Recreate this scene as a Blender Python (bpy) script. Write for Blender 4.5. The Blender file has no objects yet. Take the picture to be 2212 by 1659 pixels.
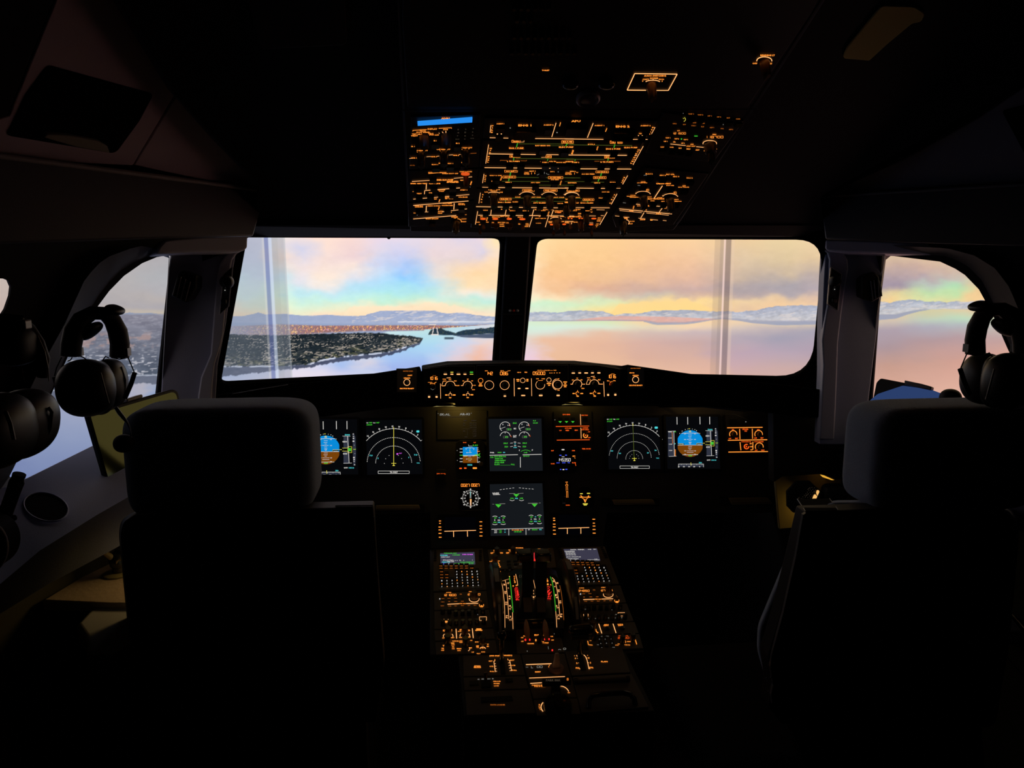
import bpy, bmesh, math, random
import numpy as np
from mathutils import Vector, Matrix
sin, cos, pi, rad = math.sin, math.cos, math.pi, math.radians
V = Vector
sc = bpy.context.scene
col = sc.collection
random.seed(7)

# ---------------------------------------------------------------- camera, world, exposure
W, H, F = 2212.0, 1659.0, 1600.0
PSI, TH = rad(6.3), rad(9.3)
EYE = V((-.24, 0, 1.5))
FWD = V((sin(PSI) * cos(TH), cos(PSI) * cos(TH), -sin(TH)))
RGT = V((cos(PSI), -sin(PSI), 0))
UPV = RGT.cross(FWD)
cd = bpy.data.cameras.new('camera')
cam = bpy.data.objects.new('camera', cd)
col.objects.link(cam)
cd.sensor_width = 36
cd.lens = 36 * F / W
cd.clip_start = .02
M = Matrix((RGT, UPV, -FWD)).transposed().to_4x4()
M.translation = EYE
cam.matrix_world = M
sc.camera = cam
world = bpy.data.worlds.new('world')
sc.world = world
world.use_nodes = True
world.node_tree.nodes['Background'].inputs[0].default_value = (0, 0, 0, 1)
world.node_tree.nodes['Background'].inputs[1].default_value = 0
sc.view_settings.view_transform = 'Standard'
sc.view_settings.look = 'None'
sc.view_settings.exposure = 0
sc.view_settings.gamma = 1
sc.cycles.max_bounces = 6
sc.cycles.diffuse_bounces = 4
sc.cycles.glossy_bounces = 3
sc.cycles.sample_clamp_indirect = 3
sc.cycles.use_denoising = True


def lamp(name, kind, loc, target, power, color, size=.05, spot=60, blend=.8, parent=None):
    l = bpy.data.lights.new(name, kind)
    l.energy = power
    l.color = color
    if kind == 'AREA':
        l.shape = 'DISK'
        l.size = size
    else:
        l.shadow_soft_size = size
    if kind == 'SPOT':
        l.spot_size = rad(spot)
        l.spot_blend = blend
    o = bpy.data.objects.new(name, l)
    col.objects.link(o)
    d = (V(target) - V(loc)).normalized()
    m = d.to_track_quat('-Z', 'Y').to_matrix().to_4x4()
    m.translation = V(loc)
    o.matrix_world = m
    return o


# the flood lamps the cockpit has: amber, dim
AMB = (1.0, .58, .16)
lamp('flood_light', 'AREA', (-.165, 2.045, 1.118), (-.165, 2.10, 1.02), .045, (1, .66, .13), .03)
lamp('flood_light', 'AREA', (.165, 2.045, 1.118), (.165, 2.10, 1.02), .038, (1, .66, .13), .03)
lamp('flood_light', 'AREA', (.52, 2.03, 1.115), (.53, 2.09, 1.0), .03, (1, .56, .14), .03)
lamp('pedestal_light', 'SPOT', (.05, 1.17, 1.725), (.03, 1.74, .66), .62, (1, .55, .20), .02, spot=38, blend=.7)
lamp('console_light', 'SPOT', (-.625, 1.37, 1.045), (-.70, 1.22, .90), .55, (1, .68, .24), .03, spot=110, blend=.5)
lamp('footwell_light', 'AREA', (.70, 1.665, .915), (.60, 1.70, .78), .015, (1, .62, .14), .03)


# ---------------------------------------------------------------- measuring helpers
def ray(px, py):
    return (FWD * F + RGT * (px - W / 2) - UPV * (py - H / 2)).normalized()


def hit(px, py, o, n):
    d = ray(px, py)
    return EYE + d * ((o - EYE).dot(n) / d.dot(n))


def onY(px, py, Y): return hit(px, py, V((0, Y, 0)), V((0, 1, 0)))
def onX(px, py, X): return hit(px, py, V((X, 0, 0)), V((1, 0, 0)))
def onZ(px, py, Z): return hit(px, py, V((0, 0, Z)), V((0, 0, 1)))


def lin(c):
    return tuple((x / 255 / 12.92 if x / 255 <= .04045 else ((x / 255 + .055) / 1.055) ** 2.4) for x in c)


# ---------------------------------------------------------------- materials
MATS = {}


def mat(name, base, rough=.6, spec=.4, metal=0, bump=0, bscale=200, sheen=0, var=0, vscale=6, coat=0):
    if name in MATS: return MATS[name]
    m = bpy.data.materials.new(name)
    m.use_nodes = True
    nt = m.node_tree
    b = nt.nodes['Principled BSDF']
    b.inputs['Base Color'].default_value = (*base, 1)
    b.inputs['Roughness'].default_value = rough
    b.inputs['Specular IOR Level'].default_value = spec
    b.inputs['Metallic'].default_value = metal
    b.inputs['Sheen Weight'].default_value = sheen
    b.inputs['Coat Weight'].default_value = coat
    tc = nt.nodes.new('ShaderNodeTexCoord')
    if bump:
        nz = nt.nodes.new('ShaderNodeTexNoise')
        nz.inputs['Scale'].default_value = bscale
        nz.inputs['Detail'].default_value = 3
        nt.links.new(tc.outputs['Object'], nz.inputs['Vector'])
        bp = nt.nodes.new('ShaderNodeBump')
        bp.inputs['Strength'].default_value = bump
        bp.inputs['Distance'].default_value = .002
        nt.links.new(nz.outputs['Fac'], bp.inputs['Height'])
        nt.links.new(bp.outputs['Normal'], b.inputs['Normal'])
    if var:
        nz = nt.nodes.new('ShaderNodeTexNoise')
        nz.inputs['Scale'].default_value = vscale
        nz.inputs['Detail'].default_value = 4
        nt.links.new(tc.outputs['Object'], nz.inputs['Vector'])
        mx = nt.nodes.new('ShaderNodeMix')
        mx.data_type = 'RGBA'
        mx.inputs[6].default_value = (*[c * (1 - var) for c in base], 1)
        mx.inputs[7].default_value = (*[min(1, c * (1 + var)) for c in base], 1)
        nt.links.new(nz.outputs['Fac'], mx.inputs[0])
        nt.links.new(mx.outputs[2], b.inputs['Base Color'])
    MATS[name] = m
    return m


def emit(name, rgb, s=1.0):
    if name in MATS: return MATS[name]
    m = bpy.data.materials.new(name)
    m.use_nodes = True
    nt = m.node_tree
    nt.nodes.clear()
    e = nt.nodes.new('ShaderNodeEmission')
    e.inputs[0].default_value = (*lin(rgb), 1)
    e.inputs[1].default_value = s
    o = nt.nodes.new('ShaderNodeOutputMaterial')
    nt.links.new(e.outputs[0], o.inputs[0])
    m.cycles.emission_sampling = 'NONE'
    MATS[name] = m
    return m


# backlit legend and display colours
INK = dict(a=emit('backlit_amber', (255, 146, 54), 1.4), A=emit('backlit_amber_bright', (255, 178, 110), 1.3),
           d=emit('backlit_amber_dim', (205, 108, 34), .75), o=emit('backlit_orange', (240, 90, 26), 1.2),
           w=emit('display_white', (232, 228, 222), .82), W=emit('display_dim_white', (150, 148, 140), .8),
           g=emit('display_green', (74, 218, 58), .78), G=emit('backlit_dim_green', (112, 128, 48), .6),
           l=emit('printed_green_line', (58, 160, 40), .9), c=emit('display_cyan', (80, 215, 220), 1.0),
           y=emit('display_yellow', (235, 222, 80), 1.0), m=emit('display_magenta', (220, 90, 235), 1.0),
           b=emit('horizon_blue', (8, 138, 215), 1.0), r=emit('horizon_brown', (122, 66, 8), .95),
           k=emit('tape_grey', (48, 52, 66), 1.0), K=emit('display_black', (2, 2, 4), 1.0),
           R=emit('warning_red', (255, 48, 40), 1.2), B=emit('display_blue', (70, 90, 250), 1.1),
           n=emit('backlit_faint', (70, 60, 48), .6))
INKS = list(INK)

M_black = mat('matt_black_plastic', (.010, .010, .011), .55, .3)
M_hood = mat('hood_flocked_black', (.0022, .0022, .0022), .95, .02)
M_panel = mat('charcoal_panel_paint', (.055, .050, .045), .5, .35, bump=.15, bscale=600)
M_ped = mat('pedestal_grey_paint', (.10, .085, .065), .5, .35, bump=.15, bscale=600)
M_key = mat('key_black_plastic', (.016, .015, .014), .45, .3)
M_glass = mat('display_glass', (.004, .004, .005), .12, .5)
M_screen = emit('display_backlight', (8, 9, 12), .8)
M_screen2 = emit('display_backlight_grey', (21, 24, 28), 1)
M_shell = mat('cockpit_lining_grey', (.075, .075, .085), .6, .3, bump=.12, bscale=500)
M_lining = mat('cockpit_lining_blue_grey', (.14, .14, .175), .62, .3, bump=.12, bscale=500)
M_dark = mat('dark_lining', (.016, .016, .019), .7, .15)
M_knob = mat('knob_olive_plastic', (.10, .075, .035), .35, .5)
M_knobk = mat('knob_black_plastic', (.02, .02, .02), .3, .5)
M_fab = mat('dark_seat_fabric', (.20, .26, .38), .95, .1, bump=.6, bscale=900, sheen=.25)
M_fab2 = mat('seat_cushion_fabric', (.012, .013, .017), .95, .05)
M_metal = mat('satin_grey_metal', (.12, .12, .125), .35, .5, metal=.5)
M_gloss = mat('glossy_black_plastic', (.008, .008, .008), .18, .6)


# ---------------------------------------------------------------- mesh builder
def wloc(o):
    p = V((0, 0, 0))
    while o is not None:
        p = p + o.location
        o = o.parent
    return p


class MB:
    def __init__(s):
        s.v, s.f, s.m = [], [], []

    def add(s, vs, fs, mi=0):
        n = len(s.v)
        s.v += [tuple(p) for p in vs]
        s.f += [tuple(i + n for i in f) for f in fs]
        s.m += [mi] * len(fs)
        return s

    def hexa(s, a, b):  # two quads (4 pts each) joined
        return s.add(list(a) + list(b), [(0, 1, 2, 3), (7, 6, 5, 4), (0, 4, 5, 1), (1, 5, 6, 2), (2, 6, 7, 3), (3, 7, 4, 0)])

    def box(s, c, d, R=None):
        c = V(c)
        x, y, z = [q / 2 for q in d]
        P = [V((i * x, j * y, k * z)) for k in (-1, 1) for i, j in ((-1, -1), (1, -1), (1, 1), (-1, 1))]
        if R: P = [R @ p for p in P]
        P = [c + p for p in P]
        return s.hexa(P[:4], P[4:])

    def prism(s, pts, vec):
        n = len(pts)
        vec = V(vec)
        a = [V(p) for p in pts]
        b = [p + vec for p in a]
        return s.add(a + b, [tuple(range(n)), tuple(range(2 * n - 1, n - 1, -1))] +
                     [(i, i + n, (i + 1) % n + n, (i + 1) % n) for i in range(n)])

    def tube(s, pts, r, n=10, cap=True, sx=1.0):
        pts = [V(p) for p in pts]
        k = len(pts)
        rr = r if isinstance(r, (list, tuple)) else [r] * k
        vs = []
        prev = None
        for i, p in enumerate(pts):
            t = (pts[min(i + 1, k - 1)] - pts[max(i - 1, 0)]).normalized()
            if prev is None:
                a = V((0, 0, 1)) if abs(t.z) < .9 else V((0, 1, 0))
                u = t.cross(a).normalized()
            else:
                u = (prev - t * prev.dot(t)).normalized()
            prev = u
            w = t.cross(u)
            for j in range(n):
                an = 2 * pi * j / n
                vs.append(p + u * (cos(an) * rr[i] * sx) + w * (sin(an) * rr[i]))
        fs = [(i * n + j, i * n + (j + 1) % n, (i + 1) * n + (j + 1) % n, (i + 1) * n + j) for i in range(k - 1) for j in range(n)]
        if cap:
            fs += [tuple(range(n - 1, -1, -1)), tuple(range((k - 1) * n, k * n))]
        return s.add(vs, fs)

    def lathe(s, o, ax, prof, n=24, ux=None, sx=1.0):
        o, ax = V(o), V(ax).normalized()
        u = V(ux).normalized() if ux is not None else ax.orthogonal().normalized()
        u = (u - ax * u.dot(ax)).normalized()
        w = ax.cross(u)
        vs = []
        for r, h in prof:
            for j in range(n):
                a = 2 * pi * j / n
                vs.append(o + ax * h + u * (cos(a) * r * sx) + w * (sin(a) * r))
        k = len(prof)
        fs = [(i * n + j, i * n + (j + 1) % n, (i + 1) * n + (j + 1) % n, (i + 1) * n + j) for i in range(k - 1) for j in range(n)]
        fs += [tuple(range(n - 1, -1, -1)), tuple(range((k - 1) * n, k * n))]
        return s.add(vs, fs)

    def sup(s, c, d, e=.35, R=None, nu=36, nv=22):  # superellipsoid = a padded, rounded block
        c = V(c)
        pw = lambda a, q: math.copysign(abs(a) ** q, a)
        vs = []
        for i in range(nv + 1):
            ph = -pi / 2 + pi * i / nv
            for j in range(nu):
                th = 2 * pi * j / nu
                p = V((d[0] * pw(cos(ph), e) * pw(cos(th), e), d[1] * pw(cos(ph), e) * pw(sin(th), e), d[2] * pw(sin(ph), e)))
                vs.append(c + (R @ p if R else p))
        fs = [(i * nu + j, i * nu + (j + 1) % nu, (i + 1) * nu + (j + 1) % nu, (i + 1) * nu + j) for i in range(nv) for j in range(nu)]
        return s.add(vs, fs)

    def build(s, name, m, parent=None, bevel=0, seg=2, smooth=None, kind=None, sub=0):
        me = bpy.data.meshes.new(name)
        off = wloc(parent) if parent is not None else V((0, 0, 0))
        me.from_pydata([tuple(V(p) - off) for p in s.v], [], s.f)
        ms = m if isinstance(m, (list, tuple)) else [m]
        for q in ms: me.materials.append(q)
        if len(ms) > 1:
            me.polygons.foreach_set('material_index', s.m)
        if len(ms) == 1 and len(s.v) < 60000:
            bm = bmesh.new()
            bm.from_mesh(me)
            bmesh.ops.recalc_face_normals(bm, faces=bm.faces)
            bm.to_mesh(me)
            bm.free()
        if smooth:
            me.polygons.foreach_set('use_smooth', [True] * len(me.polygons))
            me.set_sharp_from_angle(angle=rad(smooth))
        me.update()
        o = bpy.data.objects.new(name, me)
        col.objects.link(o)
        if parent is not None: o.parent = parent
        if bevel:
            b = o.modifiers.new('bevel', 'BEVEL')
            b.width = bevel
            b.segments = seg
            b.limit_method = 'ANGLE'
            b.angle_limit = rad(40)
            if not smooth:
                me.polygons.foreach_set('use_smooth', [True] * len(me.polygons))
                me.set_sharp_from_angle(angle=rad(30))
        if kind: o['kind'] = kind
        return o


def tag(o, label, cat, group=None, kind=None):
    o['label'] = label
    o['category'] = cat
    if group: o['group'] = group
    if kind: o['kind'] = kind
    return o


def thing(name, label, cat, loc, group=None):
    o = bpy.data.objects.new(name, None)
    o.empty_display_size = .05
    col.objects.link(o)
    o.location = V(loc)
    return tag(o, label, cat, group)


# ---------------------------------------------------------------- flat panels measured off the photograph
class PL:
    """a real plane in the cockpit: origin, right, up-in-plane; n faces the cabin"""
    def __init__(s, o, u, v):
        s.o, s.u, s.v = V(o), V(u).normalized(), V(v).normalized()
        s.n = s.u.cross(s.v).normalized()
        if s.n.dot(EYE - s.o) < 0: s.n = -s.n

    def at(s, px, py, h=0.0):
        return hit(px, py, s.o + s.n * h, s.n)


GL = {}


def glyph(t):
    if t not in GL:
        cu = bpy.data.curves.new('t', 'FONT')
        cu.body = t
        cu.resolution_u = 1
        cu.offset = .036
        o = bpy.data.objects.new('t', cu)
        me = bpy.data.meshes.new_from_object(o)
        vs = [(v.co.x, v.co.y) for v in me.vertices]
        fs = [tuple(p.vertices) for p in me.polygons]
        x0 = min(v[0] for v in vs); x1 = max(v[0] for v in vs)
        y0 = min(v[1] for v in vs); y1 = max(v[1] for v in vs)
        w, h = max(x1 - x0, .05), max(y1 - y0, .05)
        GL[t] = ([((a - x0) / w - .5, (b - y0) / h - .5) for a, b in vs], fs)
        bpy.data.meshes.remove(me)
        bpy.data.objects.remove(o)
        bpy.data.curves.remove(cu)
    return GL[t]


SEG = {'0': 'abcdef', '1': 'bc', '2': 'abged', '3': 'abgcd', '4': 'fgbc', '5': 'afgcd', '6': 'afgecd', '7': 'abc',
       '8': 'abcdefg', '9': 'abcdfg', '-': 'g', ' ': '', 'L': 'fed'}
SL = {'a': (0, 0, 1, 0), 'b': (1, 0, 1, .5), 'c': (1, .5, 1, 1), 'd': (0, 1, 1, 1), 'e': (0, .5, 0, 1), 'f': (0, 0, 0, .5), 'g': (0, .5, 1, .5)}
LAY = {'b': 0, 'r': 0, 'k': 1, 'K': 2}


class Sheet(MB):
    """marks lying on a panel; coordinates are taken from a crop (x0, y0, scale) of the photograph"""
    def __init__(s, pl, h=.0008, crop=(0, 0, 1), tf=None):
        super().__init__()
        s.pl, s.h, s.c, s.tf = pl, h, crop, tf

    def p(s, x, y, ink='a'):
        x, y = s.c[0] + x / s.c[2], s.c[1] + y / s.c[2]
        if s.tf: x, y = s.tf(x, y)
        return s.pl.at(x, y, s.h + LAY.get(ink, 3) * .00012)

    def poly(s, pts, k='a'):
        s.add([s.p(x, y, k) for x, y in pts], [tuple(range(len(pts)))], INKS.index(k))

    def line(s, x1, y1, x2, y2, w=4, k='a'):
        L = math.hypot(x2 - x1, y2 - y1) or 1
        a, b = -(y2 - y1) / L * w / 2, (x2 - x1) / L * w / 2
        s.poly([(x1 + a, y1 + b), (x2 + a, y2 + b), (x2 - a, y2 - b), (x1 - a, y1 - b)], k)

    def pl_(s, pts, w, k):
        for a, b in zip(pts, pts[1:]): s.line(*a, *b, w, k)

    def rect(s, x, y, w, h, k='a'):
        c = min(w, h) * .25
        w, h = w / 2, h / 2
        s.poly([(x - w + c, y - h), (x + w - c, y - h), (x + w, y - h + c), (x + w, y + h - c), (x + w - c, y + h), (x - w + c, y + h), (x - w, y + h - c), (x - w, y - h + c)], k)

    def fill(s, x, y, w, h, k='a'):
        w, h = w / 2, h / 2
        s.poly([(x - w, y - h), (x + w, y - h), (x + w, y + h), (x - w, y + h)], k)

    def ell(s, x, y, rx, ry, k='a', n=14):
        s.poly([(x + rx * cos(2 * pi * i / n), y + ry * sin(2 * pi * i / n)) for i in range(n)], k)

    def box_(s, x, y, w, h, lw=3, k='a'):
        w, h = w / 2, h / 2
        s.line(x - w, y - h, x + w, y - h, lw, k); s.line(x - w, y + h, x + w, y + h, lw, k)
        s.line(x - w, y - h, x - w, y + h, lw, k); s.line(x + w, y - h, x + w, y + h, lw, k)

    def arc(s, x, y, rx, ry, a0=0, a1=360, w=4, k='a', dash=0):
        n = max(6, int(abs(a1 - a0) / 7)) if not dash else int(dash)
        for i in range(n):
            t0 = rad(a0 + (a1 - a0) * i / n)
            t1 = rad(a0 + (a1 - a0) * (i + (.55 if dash else 1.02)) / n)
            s.line(x + rx * cos(t0), y + ry * sin(t0), x + rx * cos(t1), y + ry * sin(t1), w, k)

    def text(s, x, y, w, h, t, k='a', rot=0):
        vs, fs = glyph(t)
        c, q = cos(rad(rot)), sin(rad(rot))
        P = [(x + a * w * c - (-b) * h * q, y + a * w * q + (-b) * h * c) for a, b in vs]
        s.add([s.p(a, b, k) for a, b in P], fs, INKS.index(k))

    def seg(s, x, y, w, h, t, k='a', lw=None):
        n = len(t.replace('.', ''))
        cw = w / (n - .25 if n > 1 else 1) * .75 if n > 1 else w
        st = w / (n - .25) if n > 1 else w
        lw = lw or h * .16
        x0, y0 = x - w / 2, y - h / 2
        i = 0
        for ch in t:
            if ch == '.':
                s.rect(x0 + i * st - st * .12, y0 + h, lw, lw, k)
                continue
            for q in SEG.get(ch, ''):
                a, b, c, d = SL[q]
                s.line(x0 + i * st + a * cw, y0 + b * h, x0 + i * st + c * cw, y0 + d * h, lw, k)
            i += 1

    def draw(s, src):
        k = 'a'
        for ln in src.strip().splitlines():
            for it in ln.split(';'):
                q = it.split()
                if not q: continue
                if q[0].startswith('#'):
                    k = q[0][1]
                    q = q[1:]
                    if not q: continue
                op = q[0]
                if op in ('t', 'O', 's', 'v'):
                    x, y, w, h = map(float, q[1:5])
                    tx = ' '.join(q[5:])
                    if op == 't': s.text(x, y, w, h, tx, k)
                    elif op == 's': s.seg(x, y, w, h, tx, k)
                    elif op == 'v': s.text(x, y, w, h, tx, k, -70)
                    else:
                        s.box_(x, y, w, h, max(3, h * .14), k)
                        s.text(x, y, w * .8, h * .55, tx, k)
                else:
                    n = list(map(float, q[1:]))
                    if op == 'a' and len(n) > 7:
                        s.arc(*n[:7], k, n[7])
                        continue
                    dict(l=s.line, r=s.rect, f=s.fill, e=s.ell, a=s.arc, o=s.box_)[op](*n, **({'k': k}))
        return s

    def done(s, name, parent):
        if not s.f: return None
        used = sorted(set(s.m))
        s.m = [used.index(i) for i in s.m]
        return s.build(name, [INK[INKS[i]] for i in used], parent)


def plate(pl, pts, th, name, m, parent=None, bevel=.0015, lift=0.0, kind=None):
    """a plate on a panel: outline in photo pixels, top surface lifted `lift` off the plane, `th` thick behind"""
    P = [pl.at(x, y, lift) for x, y in pts]
    mb = MB().prism(P, -pl.n * th)
    return mb.build(name, m, parent, bevel=bevel, kind=kind)


def rquad(x0, y0, x1, y1):
    return [(x0, y0), (x1, y0), (x1, y1), (x0, y1)]


def knob(pl, px, py, r, h, parent, m=None, name='knob', ridge=True, lift=0.0, rot=0.0):
    o = pl.at(px, py, lift)
    mb = MB().lathe(o, pl.n, [(r * .96, 0), (r, h * .15), (r * .92, h * .5), (r * .86, h * .93), (r * .75, h)], 20)
    if ridge:
        d = (pl.v * cos(rot) + pl.u * sin(rot))
        s = (pl.u * cos(rot) - pl.v * sin(rot))
        R = Matrix((s, d, pl.n)).transposed()
        mb.box(o + pl.n * h * .8, (r * .34, r * 1.9, h * .55), R)
    return mb.build(name, m or M_knob, parent, smooth=35)


def toggle(pl, px, py, L, parent, m=None, name='toggle_switch', lean=-.2):
    o = pl.at(px, py)
    d = (pl.n + pl.v * lean).normalized()
    mb = MB().lathe(o, pl.n, [(.005, 0), (.005, .003), (.0035, .004)], 12)
    mb.tube([o, o + d * L * .5, o + d * L * .75, o + d * L], [.0016, .002, .0038, .003], 10)
    return mb.build(name, m or M_metal, parent, smooth=35)


BT = {}


def button(pl, px, py, w, h, parent, m=None, name='push_button', up=.004):
    """w, h in metres"""
    o = pl.at(px, py)
    R = Matrix((pl.u, pl.v, pl.n)).transposed()
    return MB().box(o + pl.n * up / 2, (w, h, up), R).build(name, m or M_key, parent)
# ---------------------------------------------------------------- the simulator's curved projection screen and its picture
def vnoise(x, y, seed):
    rs = np.random.RandomState(seed)
    T = rs.rand(256, 256).astype(np.float32)
    xi, yi = np.floor(x).astype(int), np.floor(y).astype(int)
    fx, fy = x - xi, y - yi
    fx, fy = fx * fx * (3 - 2 * fx), fy * fy * (3 - 2 * fy)
    a, b = T[yi & 255, xi & 255], T[yi & 255, (xi + 1) & 255]
    c, d = T[(yi + 1) & 255, xi & 255], T[(yi + 1) & 255, (xi + 1) & 255]
    return (a + (b - a) * fx) * (1 - fy) + (c + (d - c) * fx) * fy


def fbm(x, y, seed, o=4):
    r, a, t = 0, .5, 0
    for i in range(o):
        r = r + a * vnoise(x * 2 ** i, y * 2 ** i, seed + i)
        t += a
        a *= .5
    return r / t


# columns of sky / water colours: x : [(y, r, g, b), ...]
SKY = {
 0: [(515,240,214,198),(600,246,218,198),(660,240,205,185)],
 235: [(545,216,201,196),(600,222,208,200),(640,214,200,194),(660,205,192,190),(674,240,215,185)],
 350: [(545,210,198,196),(600,211,208,208),(625,214,205,205),(642,222,205,194),(665,203,192,195),(675,238,215,185)],
 500: [(515,205,205,225),(560,205,215,235),(600,210,232,242),(640,222,238,235),(665,240,232,212),(680,250,225,195)],
 560: [(515,220,220,238),(560,210,215,235),(600,212,225,240),(640,218,238,232),(665,226,236,215),(680,250,228,195)],
 600: [(515,240,232,232),(560,245,222,208),(600,210,232,240),(640,228,250,224),(668,240,240,205),(680,252,232,205)],
 650: [(515,242,226,224),(542,215,215,236),(575,244,228,226),(610,233,233,241),(632,196,233,240),(655,214,243,225),(675,238,240,212)],
 700: [(515,255,228,214),(560,246,225,219),(600,255,237,222),(622,238,236,236),(633,203,235,243),(650,207,243,232),(668,232,240,212),(680,254,226,200)],
 760: [(515,250,222,214),(550,238,214,216),(575,250,232,222),(600,228,230,240),(625,190,228,246),(650,203,242,234),(664,245,240,208),(678,255,226,190)],
 830: [(515,236,220,234),(545,225,220,236),(570,206,216,242),(590,205,226,248),(612,180,224,250),(635,184,235,238),(652,204,240,216),(662,252,236,206),(675,255,224,190)],
 880: [(515,232,222,236),(545,207,211,240),(575,178,205,246),(600,155,208,252),(622,175,226,243),(642,198,238,220),(658,240,236,208),(668,252,222,190)],
 940: [(515,236,220,225),(545,236,218,220),(570,233,218,215),(592,232,228,224),(612,196,226,240),(636,194,235,229),(650,240,240,212),(662,253,226,190)],
 1000: [(515,226,216,232),(545,236,219,221),(563,232,216,216),(585,250,222,190),(612,253,226,186),(632,250,236,220),(645,202,235,225),(658,226,236,205),(670,250,226,200)],
 1040: [(515,238,220,225),(545,222,214,230),(570,245,218,195),(595,254,220,176),(618,253,226,190),(636,238,236,226),(648,198,236,224),(665,226,236,206),(676,250,226,202)],
 1075: [(515,255,232,185),(555,250,226,205),(585,254,220,178),(620,252,224,190),(636,222,238,230),(650,203,241,229),(668,238,232,208)],
 1150: [(515,255,228,178),(560,253,222,180),(600,250,218,182),(628,250,224,196),(644,250,236,205),(656,214,243,214),(672,224,236,214)],
 1200: [(515,252,216,164),(560,248,205,154),(600,245,198,152),(628,240,196,156),(644,250,228,192),(655,212,240,206),(672,222,236,206)],
 1300: [(515,250,210,158),(560,248,205,154),(600,238,196,154),(622,222,180,156),(640,224,200,176),(652,216,232,196),(663,240,228,170),(676,254,220,156)],
 1400: [(515,248,208,160),(560,243,200,158),(600,230,190,160),(624,206,176,164),(638,204,196,182),(650,246,216,160),(668,255,222,148)],
 1500: [(515,248,212,168),(560,240,200,165),(600,226,188,166),(624,204,176,170),(638,216,186,166),(650,251,220,160),(668,254,216,148)],
 1600: [(515,235,206,165),(560,222,199,170),(600,200,181,165),(622,176,164,166),(636,190,172,168),(648,238,210,170),(668,230,200,170)],
 1700: [(515,236,213,170),(560,222,200,165),(590,205,186,166),(615,172,165,171),(633,178,168,172),(646,228,200,170),(660,242,206,165)],
 1770: [(515,240,215,175),(560,226,200,165),(600,190,175,170),(630,180,168,175),(645,225,195,172),(658,240,206,170)],
 1930: [(545,222,198,165),(575,202,176,162),(600,178,160,165),(620,163,150,165),(634,224,205,163),(650,243,212,158)],
 2000: [(545,226,200,164),(580,206,178,165),(600,186,170,174),(612,190,200,190),(630,195,220,174),(648,218,224,172)],
 2060: [(550,222,195,165),(585,206,185,170),(603,200,195,185),(616,183,222,186),(635,200,225,174),(650,228,215,165)],
 2110: [(560,226,192,160),(600,216,195,170),(620,233,205,160),(650,242,206,155)],
 2212: [(560,238,205,160),(650,240,200,155)]}
WAT = {
 0: [(760,120,135,190),(900,150,165,220),(1000,104,124,196),(1060,90,110,185)],
 110: [(820,170,175,215),(900,165,178,225),(960,135,155,215),(1030,108,130,200)],
 200: [(815,185,185,220),(880,178,185,228),(940,150,168,222),(1000,120,140,208)],
 300: [(811,216,204,214),(860,205,200,225),(900,180,186,225),(980,140,160,215)],
 345: [(811,190,196,220),(835,155,182,235),(870,140,170,235)],
 480: [(790,175,195,235),(812,175,195,240),(832,205,212,245)],
 580: [(790,190,205,240),(815,215,215,240),(832,225,222,240)],
 650: [(785,225,222,240),(810,232,222,236),(825,230,220,236)],
 735: [(770,190,205,240),(788,165,192,240),(800,190,200,238),(812,215,212,236)],
 790: [(765,200,215,240),(785,215,210,226),(800,200,208,236)],
 850: [(712,206,234,230),(750,170,208,248),(775,165,198,246),(795,160,182,238)],
 900: [(712,196,230,230),(730,180,222,234),(748,168,214,244),(775,165,194,242),(790,162,184,238)],
 950: [(712,190,226,228),(735,178,222,240),(755,172,212,246),(775,194,208,240)],
 1000: [(720,190,222,236),(738,205,215,240),(760,220,210,226),(775,226,206,214)],
 1050: [(725,215,218,228),(740,240,212,206),(758,242,194,176),(775,242,190,168)],
 1100: [(700,220,238,215),(720,225,232,218),(750,226,208,222),(775,226,202,222)],
 1150: [(695,218,238,206),(708,214,240,222),(722,222,228,214),(745,230,208,208),(775,240,205,222)],
 1200: [(695,222,235,196),(707,216,240,224),(718,222,226,214),(732,240,192,162),(775,238,190,155)],
 1300: [(695,216,234,188),(706,220,235,215),(718,234,192,166),(745,233,184,156),(790,236,188,156)],
 1400: [(697,252,215,165),(708,232,216,186),(719,214,190,180),(740,216,176,165),(775,222,176,156),(810,238,192,160)],
 1500: [(697,252,215,170),(707,246,214,180),(716,206,185,186),(740,204,170,166),(780,222,178,160),(815,236,186,160)],
 1600: [(697,240,210,175),(709,215,196,186),(725,184,170,180),(760,190,165,180),(790,205,170,175),(820,218,176,160)],
 1700: [(700,228,206,176),(711,184,172,180),(730,165,160,178),(760,186,165,180),(800,206,171,165)],
 1770: [(700,216,196,176),(714,170,165,180),(760,180,160,176),(800,201,168,165)],
 1930: [(680,228,202,166),(697,205,190,178),(712,176,160,172),(750,174,150,156),(790,201,156,140),(840,220,170,150),(880,226,174,152)],
 2000: [(674,212,205,165),(692,192,206,188),(708,176,172,185),(735,180,152,156),(790,206,160,145),(850,226,175,155)],
 2080: [(668,226,205,165),(688,190,220,190),(703,180,186,190),(728,186,156,160),(780,212,160,145),(860,230,180,160)],
 2140: [(668,240,190,150),(690,200,215,190),(705,190,186,180),(735,196,160,158),(780,216,162,145),(860,232,180,160)],
 2212: [(668,240,190,150),(700,216,186,165),(780,226,165,145),(860,233,178,160),(1000,236,170,165)]}


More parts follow.
